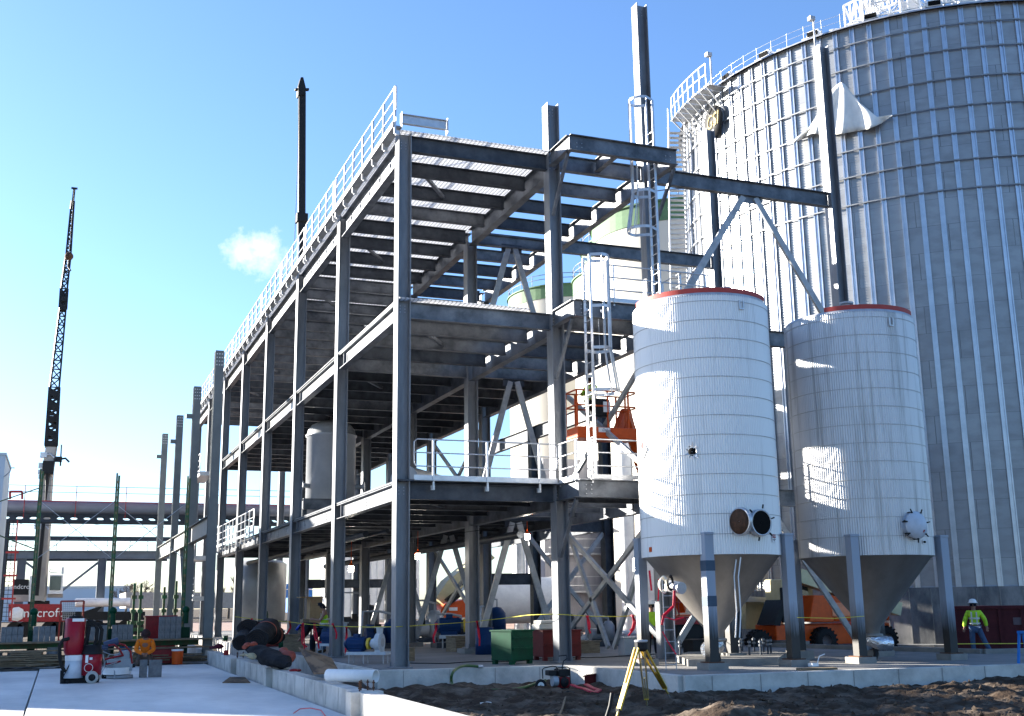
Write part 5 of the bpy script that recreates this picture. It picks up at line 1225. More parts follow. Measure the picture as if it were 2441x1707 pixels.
tag(m.build('cable_coil', DARKM), 'coil of dark cable hanging next to the white rope coil', 'cable')
m = MB(); m.cyl(A(1596, 1397, D=27.6), A(1625, 1402, D=27.2), .14, n=20); tag(m.build('duct_stub', RAILM), 'short shiny duct stub beside the nearer tank cone', 'duct')
# octagonal pad with standing anchor bolts
o_ = A(1745, 1575, Z=FZ); m = MB(); oc = [A(1612, 1566, Z=.42), A(1640, 1557, Z=.42), A(1840, 1554, Z=.42), A(1876, 1560, Z=.42), A(1855, 1572, Z=.42), A(1640, 1576, Z=.42)]
m = MB(); m.poly([(q.x, q.y) for q in reversed(oc)], FZ-.05, .46); pd = m.build('octagonal_pad', CONCD); tag(pd, 'low octagonal concrete pad behind the nearer tank legs', 'concrete pad')
for i, (px, py) in enumerate(((1787, 1562), (1798, 1553), (1814, 1561), (1821, 1554), (1831, 1558), (1838, 1557), (1733, 1556), (1770, 1552), (1766, 1560), (1706, 1563), (1622, 1562))):
    p = A(px, py, Z=.46); T = thing('anchor_bolt', 'thick upright anchor bolt with nuts on the pad, '+('front left of the tight cluster', 'back left of the tight cluster', 'front middle of the tight cluster', 'back middle of the tight cluster', 'front right of the tight cluster', 'rightmost of the tight cluster', 'just right of the sooty rear leg', 'alone behind the cluster', 'alone between rear leg and cluster', 'by the foil wrapped valve', 'alone beside the ladder foot')[i], 'anchor bolt', p, 'anchor bolts on the octagonal pad')
    m = MB(); m.cyl((p.x, p.y, .46), (p.x, p.y, .86), .026, n=8); m.build('rod', GALVD, T)
    for z in (.68, .78): m = MB(); m.cyl((p.x, p.y, z), (p.x, p.y, z+.05), .05, n=6); m.build('nut', GALVC, T)
# timber/concrete ledge behind the tanks
m = MB(); a = A(1870, 1557, Z=.1); b = A(2441, 1585, Z=.1); wallpts([(a.x, a.y+.6), (25.2, 26.8), (31, 25.2)], .3, -.2, .42, m); tag(m.build('low_kerb_wall', CONCD), 'low grey concrete kerb running behind both tanks', 'kerb')
m = MB(); wallpts([(17.2, 42), (24, 38.2), (24.2, 34)], .3, .2, .5, m); tag(m.build('inner_kerb', CONCD), 'low grey concrete kerb at the back of the floor', 'kerb')

# aerial lift basket with boom
T = thing('aerial_work_platform', 'orange boom lift basket raised beside the ladder cage', 'boom lift', (17.5, 34, 0))
YB = 33.2; xa = A(1377, 1030, Y=YB).x; xb = A(1522, 1030, Y=YB).x; z0 = A(1440, 1045, Y=YB).z; z1 = A(1440, 1018, Y=YB).z; zt = A(1440, 932, Y=YB).z
m = MB(); m.b2(xa, xb, YB, YB+.9, z0, z1); m.build('basket_floor', ORANGE, T, bevel=.03)
m = MB()
for z in (zt, (zt+z1)/2+.1):
    m.tube([(xa, YB, z), (xb, YB, z), (xb, YB+.9, z), (xa, YB+.9, z), (xa, YB, z)], .028, 6)
for x in (xa, xa+.35, (xa+xb)/2, xb-.35, xb):
    for y in (YB, YB+.9): m.bar((x, y, z1), (x, y, zt), .05, .05)
m.build('basket_rail', ORANGE, T)
m = MB(); m.b2(xa+.6, xa+1.1, YB+.02, YB+.2, z1+.35, z1+.95); m.build('control_panel', DARKM, T)
m = MB(); m.b2(xa+.95, xa+1.2, YB-.02, YB+.0, z1+.5, z1+.85); m.build('instruction_plate', WHITE, T)
q = A(1441, 1025, Y=YB-.02); m = MB(); m.box((q.x, YB-.012, q.z), (.42, .02, .15)); sg = m.build('name_plate', WHITE, T)
text('Duke', .13, (q.x+.06, YB-.025, q.z), (0, -1, 0), mat('plate_blue', (.03, .07, .25), .5), 'lettering', sg, .002, shear=.2)
m = MB(); b0 = V((xb-.3, YB+1.0, z1)); m.bar(b0, b0+V((.5, .3, .8)), .22, .25); m.bar(b0+V((.5, .3, .8)), V((22.5, 39.5, 1.6)), .3, .35); m.build('boom', ORANGE, T)
m = MB(); m.box((22.8, 40, .95), (2.2, 3.0, .9)); m.build('chassis', ORANGE, T, bevel=.05)
for x in (21.9, 23.7):
    for y in (38.9, 41.1): m = MB(); m.cyl((x-.15, y, .5), (x+.15, y, .5), .5, n=20); m.build('wheel', BLACKR, T)

# orange telehandler behind the second tank
G0 = -.0
def zz(px, py, Y): return A(px, py, Y=Y)
TY = A(1965, 1558, Z=0).y
T = thing('telehandler', 'orange telehandler with cream boom and deep tread tyres behind the tanks', 'telehandler', A(1965, 1558, Z=0))
def tb(x0, x1, y0, y1, d0, d1, nm, mt_, bev=.04):
    a = A(x0, y1, Y=TY+d0); b = A(x1, y0, Y=TY+d0); m = MB(); m.b2(a.x, b.x, TY+d0, TY+d1, a.z, b.z); return m.build(nm, mt_, T, bevel=bev)
tb(1852, 2120, 1484, 1540, .35, 1.7, 'chassis', ORANGE)
tb(1990, 2118, 1420, 1482, .0, 1.0, 'engine_cover', ORANGE, .08)
m = MB(); pxq(m, [(1930, 1483), (1989, 1483), (1989, 1419), (1940, 1419)], TY+.01, TY+.98); m.build('hood', ORANGE, T, bevel=.04)
tb(1985, 2052, 1436, 1470, -.03, .03, 'side_panel', mat('panel_light', (.8, .26, .12), .4))
tb(1868, 1936, 1380, 1482, 1.0, 2.1, 'cab', CREAM)
tb(1880, 1925, 1392, 1432, .94, 1.02, 'cab_window', GLASS, 0)
tb(1866, 1906, 1400, 1485, .3, .4, 'mud_guard', DARKM)
m = MB(); pxq(m, [(1845, 1490), (1866, 1430), (1874, 1436), (1860, 1492)], TY+.1, TY+1.2); m.build('boom_foot', DARKM, T)
m = MB(); m.bar(A(1900, 1372, Y=TY+.6), A(2140, 1452, Y=TY+.6), .45, .5); m.build('boom', CREAM, T)
tb(2050, 2075, 1448, 1454, -.01, .0, 'label_plate', WHITE, 0); tb(2096, 2112, 1466, 1472, -.01, .0, 'label_plate', WHITE, 0)
for px, r, d in ((1810, .42, .5), (1966, .44, .15), (2112, .44, .3)):
    q = A(px, 1558, Y=TY+d); c = V((q.x, TY+d, r)); m = MB()
    m.lathe([(.2, -.2), (r*.9, -.22), (r, -.16), (r, .16), (r*.9, .22), (.2, .2)], c, 40, frame((0, -1, 0)))
    for k in range(18):
        a = k*2*pi/18; e = V((cos(a), 0, sin(a))); 
        for s in (-1, 1): m.box(c+e*(r+.02)+V((0, s*.1, 0)), (.05, .22, .07), M=Matrix(((cos(a), 0, -sin(a)), (0, 1, 0), (sin(a), 0, cos(a)))) @ Matrix.Rotation(s*.5, 3, 'X'))
    w_ = m.build('tyre', BLACKR, T); m = MB(); m.lathe([(.01, .06), (.2, .1), (.24, .21)], c, 24, frame((0, -1, 0))); m.build('rim', mat('rim_dark', (.12, .1, .1), .5), w_)
# grey hood and sloping white shed between the tanks
m = MB(); pxq(m, [(1778, 1500), (1868, 1500), (1868, 1465), (1815, 1434), (1778, 1430)], 38, 40); S = m.build('white_shed', CREAM); tag(S, 'cream walled shed with sloping roof seen between the two tanks', 'shed')
m = MB(); pxq(m, [(1745, 1435), (1835, 1435), (1860, 1470), (1868, 1466), (1838, 1425), (1760, 1420), (1745, 1400)], 37.6, 37.95); m.build('roof', STL, S)
# red scissor lift deck
xs0 = A(1612, 1488, Y=36).x; xs1 = A(1700, 1488, Y=36).x; zb_ = A(1650, 1488, Y=36).z; zt_ = A(1650, 1470, Y=36).z
T = thing('scissor_lift', 'red scissor lift parked behind the nearer tank', 'scissor lift', (xs0, 36, FZ))
m = MB(); m.b2(xs0, xs1, 36, 37.1, zb_, zt_); m.build('deck', RED, T); text('SKY', .17, (xs0+.55, 35.985, (zb_+zt_)/2), (0, -1, 0), WHITE, 'lettering', T, .003)
m = MB()
for z in (.5, 1.0): m.bar((xs0, 36, zt_+z), (xs1, 36, zt_+z), .04, .04); m.bar((xs0, 37.1, zt_+z), (xs1, 37.1, zt_+z), .04, .04)
for x in (xs0, (xs0+xs1)/2, xs1): m.bar((x, 36, zt_), (x, 36, zt_+1), .04, .04); m.bar((x, 37.1, zt_), (x, 37.1, zt_+1), .04, .04)
m.build('guard_rail', RED, T); m = MB(); m.b2(xs0+.1, xs1-.1, 36.1, 37, .5, zb_-.02); m.build('scissor_pack', DARKM, T)
for x in (xs0+.3, xs1-.3): m = MB(); m.cyl((x, 35.95, .52), (x, 36.15, .52), .2, n=18); m.build('wheel', BLACKR, T)

# portable toilets, orange skip, orange machine on the left
def toilet(px0, px1, mt_, lb, Y=76):
    a = A(px0, 1492, Y=Y); b = A(px1, 1432, Y=Y); zb = .02; zt = 2.05; T = thing('portable_toilet', lb, 'portable toilet', (a.x, Y, zb), 'portable toilets in the yard')
    m = MB(); m.b2(a.x, b.x, Y, Y+1.1, zb, zt-.1); m.build('cabin', mt_, T, bevel=.03); m = MB(); m.b2(a.x+.1, b.x-.1, Y-.02, Y+.0, .15, zt-.2); m.build('door', mt_, T)
    m = MB(); m.lathe([(.74, 0), (.6, .1), (.01, .15)], ((a.x+b.x)/2, Y+.55, zt-.1), 4, Matrix.Rotation(pi/4, 3, 'Z'), smooth=False); m.build('roof', WHITE, T)
    m = MB(); m.b2(a.x+.45, b.x-.4, Y-.03, Y-.021, 1.45, 1.7); m.build('sign', WHITE, T)
toilet(1382, 1424, mat('toilet_blue', (.02, .16, .5), .5), 'blue portable toilet in the yard behind the braces'); toilet(1425, 1451, mat('toilet_tan', (.42, .38, .32), .6), 'tan portable toilet right of the blue one')
a = A(1452, 1466, Y=78); b = A(1514, 1418, Y=78); T = thing('orange_skip', 'orange waste skip with grey cover in the yard by the toilets', 'skip', (a.x, 78, 0))
m = MB(); m.b2(a.x, b.x, 78, 80, .9, 2.1); m.build('body', ORANGE, T); m = MB(); m.b2(a.x+.5, b.x, 77.98, 80.02, 2.1, 2.5); m.build('cover', STL, T)
for x in (a.x+.4, b.x-.4): m = MB(); m.cyl((x, 78, .45), (x, 78.3, .45), .42, n=16); m.build('wheel', BLACKR, T)
T = thing('rough_terrain_crane', 'orange rough terrain crane with a cream boom behind the ground floor', 'crane', (A(1075, 1470, Y=60).x, 60, 0))
m = MB(); pxq(m, [(1048, 1472), (1112, 1472), (1112, 1428), (1092, 1432), (1060, 1440), (1052, 1452)], 60, 62.5); m.build('body', ORANGE, T)
m = MB(); pxq(m, [(1040, 1425), (1068, 1384), (1160, 1310), (1180, 1330), (1112, 1384), (1102, 1404), (1056, 1440)], 60.3, 61.6); m.build('boom', CREAM, T)
m = MB(); m.bar(A(1066, 1436, Y=59.9), A(1098, 1410, Y=59.9), .3, .4); m.build('cylinder_guard', DARKM, T); m = MB(); m.bar(A(1095, 1412, Y=59.8), A(1120, 1388, Y=59.8), .14, .14); m.build('cylinder_rod', RAILM, T)
m = MB(); m.b2(A(1070, 1450, Y=60).x, A(1090, 1450, Y=60).x, 59.97, 59.99, A(1070, 1456, Y=60).z, A(1070, 1448, Y=60).z); m.build('label_plate', WHITE, T)
for px in (1060, 1100): q = A(px, 1478, Y=60); m = MB(); m.cyl((q.x, 59.8, .55), (q.x, 60.3, .55), .55, n=20); m.build('wheel', BLACKR, T)
# yard odds: stacked white pipes/pallets
for px, py, w_, h_, Y, mt_, lb in ((1430, 1508, 1.5, .15, 46, WHITE, 'white painted beams lying on a pallet in the yard'), (1490, 1510, .9, .3, 45, WHITE, 'white plastic crates stacked in the yard by the tower column'), (1463, 1512, .7, .2, 44.5, STL, 'grey fittings heaped on a pallet in the yard'), (1375, 1500, .6, .35, 52, CONCD, 'small concrete block left in the yard beside the toilets')):
    q = A(px, py, Y=Y); m = MB(); z = .3
    m.box((q.x, Y, z+.06), (w_*1.1, .9, .08)); 
    k = 0
    while k*.075 < h_: m.box((q.x+R_.uniform(-.05, .05), Y+R_.uniform(-.1, .1), z+.14+k*.075), (w_, .5, .06), R_.uniform(-.1, .1)); k += 1
    tag(m.build('yard_stack', mt_), lb, 'stack')
# dark red roll-off container and blue trestle on the right
MRN = mat('maroon_paint', (.085, .018, .022), .55, 0, (.06, .014, .018), 2)
T = thing('rolloff_container', 'dark red ribbed roll off container in front of the bin at the right edge', 'container', (0, 0, 0))
m = MB(); m.b2(0, 7, 0, 1.9, .08, 1.5); m.build('body', MRN, T); m = MB(); m.b2(-.04, 7, -.06, 1.95, 1.502, 1.6); m.build('top_rail', MRN, T)
x = .3
while x < 6.9: m = MB(); m.b2(x, x+.1, -.07, -.002, .13, 1.48); m.build('rib', MRN, T); x += .72
m = MB(); m.b2(2.2, 2.55, -.02, -.005, .95, 1.2); m.build('stencil', mat('faded_mark', (.14, .1, .11), .7), T)
a = A(2256, 1500, D=44.0); T.location = (a.x, a.y, 0); T.rotation_euler = (0, 0, radians(-43))
a = A(2428, 1582, Z=FZ); T = thing('blue_trestle', 'bright blue folding trestle cut by the right edge of the view', 'trestle', a)
for dx, dy in ((0, 0), (.36, 0), (0, -.8), (.36, -.8)):
    m = MB(); m.bar((a.x+dx, a.y+dy, FZ), (a.x+.12+dx*.3, a.y+dy, FZ+.72), .05, .05); m.build('leg', mat('trestle_blue', (.01, .17, .55), .4) if 'trestle_blue' not in MATS else MATS['trestle_blue'], T)
m = MB(); m.b2(a.x+.1, a.x+.26, a.y-.9, a.y+.05, FZ+.72, FZ+.78); m.build('top_bar', MATS['trestle_blue'], T)

# more plant on the crowded ground floor
for k, (x, y0, y1, z, r) in enumerate(((9.8, 39, 66, 4.35, .11), (10.3, 38, 66, 4.4, .07), (14.4, 36, 67, 4.2, .13), (15.4, 38, 67, 4.3, .09))):
    m = MB(); m.cyl((x, y0, z), (x, y1, z), r, n=14)
    tag(m.build('overhead_pipe', GALVD), ('thick pipe hung below the first floor, nearest the facade columns', 'thin pipe hung below the first floor next to the thick one', 'thickest pipe hung below the first floor in the middle bay', 'thin pipe hung below the first floor in the rear bay')[k], 'pipe', 'pipes hung under the first floor')
def skid(x, y, w_, d_, h_, mt_, lb, seed):
    rr = random.Random(seed); T = thing('machine_skid', lb, 'machine', (x, y, FZ), 'machine skids on the ground floor')
    m = MB(); m.box((x, y, FZ+.1), (w_, d_, .2)); m.build('skid_base', GALVD, T)
    m = MB(); m.cyl((x-w_*.35, y, FZ+.2+h_*.3), (x+w_*.1, y, FZ+.2+h_*.3), h_*.28, n=20); m.build('motor', mt_, T)
    m = MB(); m.lathe([(.01, 0), (h_*.3, 0), (h_*.3, h_*.7), (h_*.15, h_*.9), (.01, h_*.92)], (x+w_*.3, y, FZ+.2), 20); m.build('housing', mt_, T)
    m = MB(); m.tube([(x+w_*.3, y, FZ+.2+h_*.9), (x+w_*.3, y, FZ+h_*1.3), (x, y+.1, FZ+h_*1.4), (x-w_*.4, y+.1, FZ+h_*1.4), (x-w_*.45, y+.1, FZ+.2)], .05, 8); m.build('pipework', STL, T)
    m = MB(); m.box((x-w_*.1, y-d_*.4, FZ+.2+h_*.55), (.25, .12, .35)); m.build('control_box', DARKM, T)
for i, (px, Y, w_, h_, mt_, lb) in enumerate(((905, 44, 1.6, 1.0, PBL, 'dark blue machine skid behind the white faced pump'), (1010, 50, 1.7, 1.3, STL, 'grey machine skid in the far bay right of the corner column'), (1075, 43, 1.4, .9, GALVD, 'dark machine skid left of the second row column'), (1160, 52, 1.8, 1.4, PBL, 'dark blue machine skid behind the green steel bin'), (1330, 42, 1.5, 1.1, GALVD, 'dark machine skid behind the maroon bin'), (1430, 40, 1.2, .8, STL, 'grey machine skid below the chevron brace by the tower'), (850, 54, 2.0, 1.6, GALVD, 'tall dark machine skid in the far left bay'))):
    q = A(px, 1500, Y=Y); skid(q.x, Y, w_, .8, h_, mt_, lb, i)
for i, (px, Y, w_, h_, mt_, lb) in enumerate(((965, 33.5, .5, .35, WOOD, 'small timber crate by the corner column foot'), (1100, 39, .9, .5, WOOD, 'timber crate beside the second row pier'), (1275, 37, .6, .4, STL, 'grey parts box behind the front right column'), (1395, 35, .8, .35, WOOD, 'low timber crate under the X brace'), (1500, 33, .6, .5, STL, 'grey parts box at the tower column foot'), (1660, 31, .7, .45, DARKM, 'black parts box under the nearer tank'), (700, 43, .7, .6, WOOD, 'timber crate behind the third facade column'))):
    q = A(px, 1500, Y=Y); m = MB(); m.box((q.x, Y, FZ+h_/2), (w_, w_*.7, h_), R_.uniform(-.4, .4)); T = m.build('crate', mt_, bevel=.01); tag(T, lb, 'crate')
    m = MB(); m.box((q.x, Y, FZ+h_+.02), (w_*1.06, w_*.76, .035), 0); m.build('lid', mt_, T)
m = MB(); ps = [V((9.3, 32, FZ+.015)), V((10.1, 31.1, FZ+.015)), V((11.2, 31.6, FZ+.015)), V((12.1, 30.9, FZ+.015)), V((13.6, 32.2, FZ+.015)), V((15.2, 31.6, FZ+.015)), V((17.4, 32.4, FZ+.015))]; m.tube(ps, .014, 5); tag(m.build('floor_cable', DARKM), 'black cable snaking over the building floor behind the front columns', 'cable')
# diagonal kicker legs and more bracing between tower and tanks
for (p_, q_) in (((19.95, 29.95, 4.7), (16.7, 29.95, .5)), ((20.3, 29.95, 4.7), (23.3, 29.95, .5)), ((16.5, 30.1, 4.7), (16.5, 33.4, .5)), ((16.5, 37.0, 4.7), (16.5, 33.8, .5))):
    m = MB(); m.bar(p_, q_, .1, .17); m.build('diagonal_brace', BRACEM, SB)
# ------------------------------------------------------------------ foreground
# blankets, sheets and pipe on the foundation wall
BLKT = mat('black_blanket', (.009, .01, .012), .8, 0, (.022, .023, .026), 4, bump=.9, bscale=7); ORB = mat('faded_orange', (.32, .07, .04), .7, 0, (.24, .05, .035), 3)
def roll(p, q, r, lb, spiral=True, sq=.85, strip=None):
    p = V(p); q = V(q); T = thing('blanket_roll', lb, 'rolled blanket', p, 'rolled insulating blankets'); d = (q-p).normalized(); s = d.cross(V((0, 0, 1))).normalized()
    L = (q-p).length; m = MB(); n = 28; rs = 10; pts = []
    for i in range(rs+1):
        c = p+d*L*i/rs
        for k in range(n):
            a = 2*pi*k/n; rr_ = r*(1+.14*noise.noise(V((c.x*2.5+cos(a)*1.6, c.y*3, sin(a)*1.9)))+.05*noise.noise(V((c.x*9, c.y*9, a*3)))+.03*sin(5*a+i)); pts.append(c+s*cos(a)*rr_+V((0, 0, 1))*(sin(a)*rr_*sq))
    m.add(pts, [(i*n+k, i*n+(k+1) % n, (i+1)*n+(k+1) % n, (i+1)*n+k) for i in range(rs) for k in range(n)], True)
    m.add([pts[k] for k in range(n)], [tuple(range(n))]); m.add([pts[rs*n+k] for k in range(n)], [tuple(range(n-1, -1, -1))]); m.build('roll', BLKT, T)
    m = MB(); t = 0; sp = []
    while t < 9*pi: rr_ = r*.93*t/(9*pi); sp.append(p-d*.012+s*cos(t)*rr_+V((0, 0, 1))*sin(t)*rr_*sq); t += .35
    m.tube(sp, .008, 4); m.build('spiral_edge', mat('spiral_brown', (.035, .025, .022), .9) if 'spiral_brown' not in MATS else MATS['spiral_brown'], T)
    if strip:
        m = MB(); M_ = Matrix((s, d.cross(s), d)).transposed(); m.lathe([(r*1.06, 0), (r*1.06, .14)], p+d*L*strip, 28, Matrix((s, V((0, 0, 1))*sq, d)).transposed()); m.build('orange_edge', ORB, T)
roll(A(612, 1525, Y=35.2), A(628, 1495, Y=37.6)+V((0.2, 0, 0)), .34, 'large black blanket roll with concentric layers facing the slab', strip=.6)
roll(A(574, 1533, Y=35.8), A(590, 1510, Y=37.8), .26, 'smaller black blanket roll at the left of the heap')
roll(A(590, 1500, Y=37.2), A(655, 1515, Y=39.0), .36, 'black blanket roll lying across the back of the heap', strip=.85)
def heap(pts, r, lb, mt_, nm='loose_blanket', sq=.7):
    pts = [V(p) for p in pts]; m = MB(); n = 20; rs = 14; g = []
    for i in range(rs+1):
        f_ = i/rs*(len(pts)-1); k0 = min(int(f_), len(pts)-2); c = pts[k0].lerp(pts[k0+1], f_-k0); d = (pts[-1]-pts[0]).normalized(); s = d.cross(V((0, 0, 1))).normalized()
        e = max(.05, sin(pi*(.06+.88*i/rs)))**.6
        for k in range(n):
            a = 2*pi*k/n; q = c+s*cos(a)*r*e+V((0, 0, 1))*sin(a)*r*e*sq; w_ = noise.noise(q*3.1)*.11+noise.noise(q*8)*.035; g.append(q+(q-c).normalized()*w_)
    m.add(g, [(i*n+k, i*n+(k+1) % n, (i+1)*n+(k+1) % n, (i+1)*n+k) for i in range(rs) for k in range(n)], True); m.add([g[k] for k in range(n)], [tuple(range(n))]); m.add([g[rs*n+k] for k in range(n)], [tuple(range(n-1, -1, -1))])
    return tag(m.build(nm, mt_), lb, 'blanket', 'loose blankets heaped by the wall')
heap([A(588, 1543, Y=34), A(640, 1565, Y=33), A(690, 1585, Y=31.5)], .3, 'loose black blanket slumped in front of the rolls', BLKT)
heap([A(583, 1543, Y=33.6), A(607, 1537, Y=34.2)], .13, 'faded orange blanket corner poking out at the left of the black one', ORB)
heap([A(670, 1548, Y=33.5), A(690, 1565, Y=32.6), A(684, 1580, Y=32.2)], .17, 'faded orange blanket fold arching over the right end of the heap', ORB)
heap([A(500, 1545, Y=39), A(535, 1540, Y=38.5)], .12, 'dark crimson cloth lying left of the blanket rolls', mat('crimson_cloth', (.07, .01, .02), .8))
heap([A(575, 1563, Y=32.9), A(592, 1560, Y=32.7), A(607, 1567, Y=32.3)], .1, 'tan folded gloves and cloth lying on top of the foundation wall', mat('tan_cloth', (.32, .28, .18), .85), 'tan_cloth', .5)
m = MB(); q = A(539, 1556, Y=39); m.cyl(q-V((0, 0, .08)), q+V((0, 0, .08)), .08, n=16); tag(m.build('red_cup', RED), 'small red plastic cup on top of the foundation wall', 'cup')
m = MB(); q = A(700, 1598, Y=31); m.sph(q, .09, 12, (1.4, 1, .5)); m.sph(q+V((.14, .1, -.01)), .07, 12, (1.3, 1, .5)); tag(m.build('red_rag', RED), 'small crumpled red rag beside the wall top', 'rag')
# plywood sheet leaning up, lit
pl = [A(712, 1542, Y=29.6), A(790, 1568, Y=28.6), A(811, 1604, Y=26.2), A(748, 1606, Y=27.0)]
PLYL = mat('weathered_plywood', (.19, .115, .06), .75, 0, (.05, .03, .018), 1.6, stretch=(1.5, .6, 1.5), lo=.46, hi=.6)
n = (pl[1]-pl[0]).cross(pl[3]-pl[0]).normalized()*.02; m = MB(); m.add(pl+[q+n for q in pl], [(0, 1, 2, 3), (7, 6, 5, 4), (0, 4, 5, 1), (1, 5, 6, 2), (2, 6, 7, 3), (3, 7, 4, 0)]); tag(m.build('plywood_sheet', PLYL), 'weathered plywood sheet leaning over behind the foundation wall', 'plywood')
# white plastic pipe
a = A(782, 1608, Y=25.6); b = A(896, 1613, Y=24.6); a.z = b.z = .42; r = .135; m = MB(); d = (b-a).normalized(); m.lathe([(r, 0), (r, (b-a).length), (r-.012, (b-a).length), (r-.012, .02)], a, 32, frame(d)); T = m.build('plastic_pipe', WHITE); tag(T, 'large white plastic pipe lying across the foundation wall', 'pipe')
m = MB(); m.lathe([(r-.013, .3), (.01, .3)], b-d*.6, 24, frame(d)); m.build('pipe_inside', mat('pipe_inside', (.12, .08, .06), .9), T)
m = MB(); q = [A(530, 1627, Z=SZ+.02), A(597, 1627, Z=SZ+.02), A(584, 1614, Z=SZ+.02), A(548, 1614, Z=SZ+.02)]; m.poly([(v.x, v.y) for v in q], SZ+.004, SZ+.024); tag(m.build('plywood_offcut', PLYL), 'flat plywood offcut lying on the pale slab', 'plywood')

# pink line stake at the slab joint
q = A(75, 1562, Z=SZ); T = thing('line_stake', 'thin steel stake with pink string loop at the slab joint', 'stake', (q.x, q.y, SZ))
m = MB(); m.cyl((q.x, q.y, SZ-.1), (q.x-.02, q.y, SZ+.5), .015, n=6); m.build('rod', STL, T)
PINK = mat('pink_string', (.8, .15, .15), .6); m = MB(); m.tube([V((q.x, q.y, SZ+.2))+V((.16*sin(t*pi/8)*1.0+.1, 0, .22-.2*cos(t*pi/8))) for t in range(17)], .012, 5); m.build('string_loop', PINK, T)
for a_, b_, lb in (((0, 1560), (40, 1552), 'far left'), ((700, 1700), (745, 1688), 'front')):
    if a_[0]: m = MB(); m.tube([A(700, 1700, Z=SZ+.01), A(715, 1690, Z=SZ+.06), A(740, 1688, Z=SZ+.08), A(765, 1693, Z=SZ+.05), A(775, 1706, Z=SZ+.01)], .012, 6); tag(m.build('extension_line', PINK), 'orange cord looping on the pale slab by the wall', 'cord')
    else: m = MB(); m.tube([A(0, 1558, Z=SZ-.03), A(20, 1552, Z=SZ-.03), A(34, 1550, Z=SZ+.05), A(42, 1558, Z=SZ-.03)], .012, 6); tag(m.build('power_lead', DARKM), 'black cord lying across the slab at the far left', 'cord')
# dark gap at the slab joint
# industrial vacuum
q = A(205, 1628, Z=SZ); VX, VY = q.x, q.y; s = 37.3/2700*1.02
def vp(px, py, dy=0): p = A(px, py, Y=VY+dy); return p
T = thing('industrial_vacuum', 'tall red industrial vacuum with clear dust bag, black hoses and white wheel', 'vacuum cleaner', (VX, VY, SZ))
a = vp(174, 1562); b = vp(181, 1474); m = MB(); dd_ = (b-a); L = dd_.length; ax = dd_.normalized(); fm = Matrix((ax.cross(V((0, -1, 0))).normalized()*-1, V((0, 1, 0)), ax)).transposed()
m.lathe([(.01, 0), (.22, 0), (.265, .08), (.285, .3), (.29, L-.02), (.25, L), (.01, L)], a, 32, fm); m.build('filter_drum', mat('vac_red', (.3, .008, .02), .3, 0, (.24, .006, .016), 3), T)
m = MB(); m.lathe([(.2, L), (.2, L+.07), (.01, L+.08)], a, 24, fm); m.tube([a+ax*(L+.07)-V((.1, 0, 0)), a+ax*(L+.13), a+ax*(L+.07)+V((.1, 0, 0))], .012, 6); m.build('lid', DARKM, T)
q = vp(187, 1478, -.3); m = MB(); m.box(q, (.33, .01, .09)); m.build('label', WHITE, T)
m = MB(); q0 = vp(174, 1616); m.lathe([(.01, 0), (.27, 0), (.25, .3), (.25, .64), (.01, .66)], q0, 24); m.build('dust_bag', CLEARP, T); m = MB(); m.lathe([(.256, .5), (.262, .64), (.24, .66)], q0, 24); m.build('bag_band', WHITE, T)
m = MB(); q0 = vp(216, 1609); m.lathe([(.01, 0), (.3, 0), (.3, .72), (.01, .72)], q0, 32); m.build('motor_housing', MATS['vac_red'], T); m = MB(); m.lathe([(.31, .6), (.31, .72), (.27, .74), (.27, .86), (.01, .88)], q0, 32); m.build('housing_top', DARKM, T)
m = MB(); qf = vp(211, 1592, -.31); m.lathe([(.11, 0), (.125, .0), (.125, .02), (.11, .02)], qf, 24, frame((0, -1, 0))); m.build('round_badge', WHITE, T); m = MB(); m.box(vp(207, 1571, -.3), (.08, .02, .22)); m.box(vp(217, 1570, -.31), (.08, .02, .07)); m.build('labels', WHITE, T)
m = MB(); m.bar(vp(143, 1619), vp(236, 1612), .03, .5, up=(0, 0, 1)); m.bar(vp(149, 1617, -.2), vp(178, 1560, -.2), .03, .03); m.bar(vp(149, 1617, .2), vp(178, 1560, .2), .03, .03); m.bar(vp(205, 1560, .2), vp(216, 1490, .2), .04, .04); m.bar(vp(216, 1490, .2), vp(252, 1489, .2), .04, .04); m.bar(vp(216, 1494, -.1), vp(245, 1493, -.1), .03, .03); m.build('frame', DARKM, T)
q = vp(219, 1615, -.36); m = MB(); m.lathe([(.07, -.04), (.17, -.05), (.185, 0), (.17, .05), (.07, .04)], q, 32, frame((0, -1, 0))); w_ = m.build('wheel', mat('grey_tyre', (.45, .45, .43), .7), T); m = MB(); m.lathe([(.01, .03), (.1, .045), (.1, .03)], q, 24, frame((0, -1, 0))); m.build('hub', DARKM, w_)
q = vp(226, 1613, .3); m = MB(); m.lathe([(.07, -.04), (.17, -.05), (.185, 0), (.17, .05), (.07, .04)], q, 32, frame((0, -1, 0))); m.build('wheel', MATS['grey_tyre'], T)
for px in (149, 161): m = MB(); q = vp(px, 1625, -.1); m.lathe([(.01, -.03), (.06, -.03), (.06, .03), (.01, .03)], q, 16, frame((0, -1, 0))); m.build('caster', DARKM, T)
for pts in ([(166, 1522), (150, 1526), (142, 1540), (143, 1570), (148, 1590), (155, 1602)], [(208, 1480), (225, 1483), (232, 1500), (230, 1525), (222, 1548)], [(208, 1488), (236, 1488), (243, 1502), (240, 1525), (232, 1548)], [(200, 1540), (207, 1520), (212, 1500), (208, 1492)]):
    m = MB(); m.tube([vp(x, y, -.22 if pts[0][0] == 166 else -.05) for x, y in pts], .055, 10); m.build('hose', BLACKR, T)
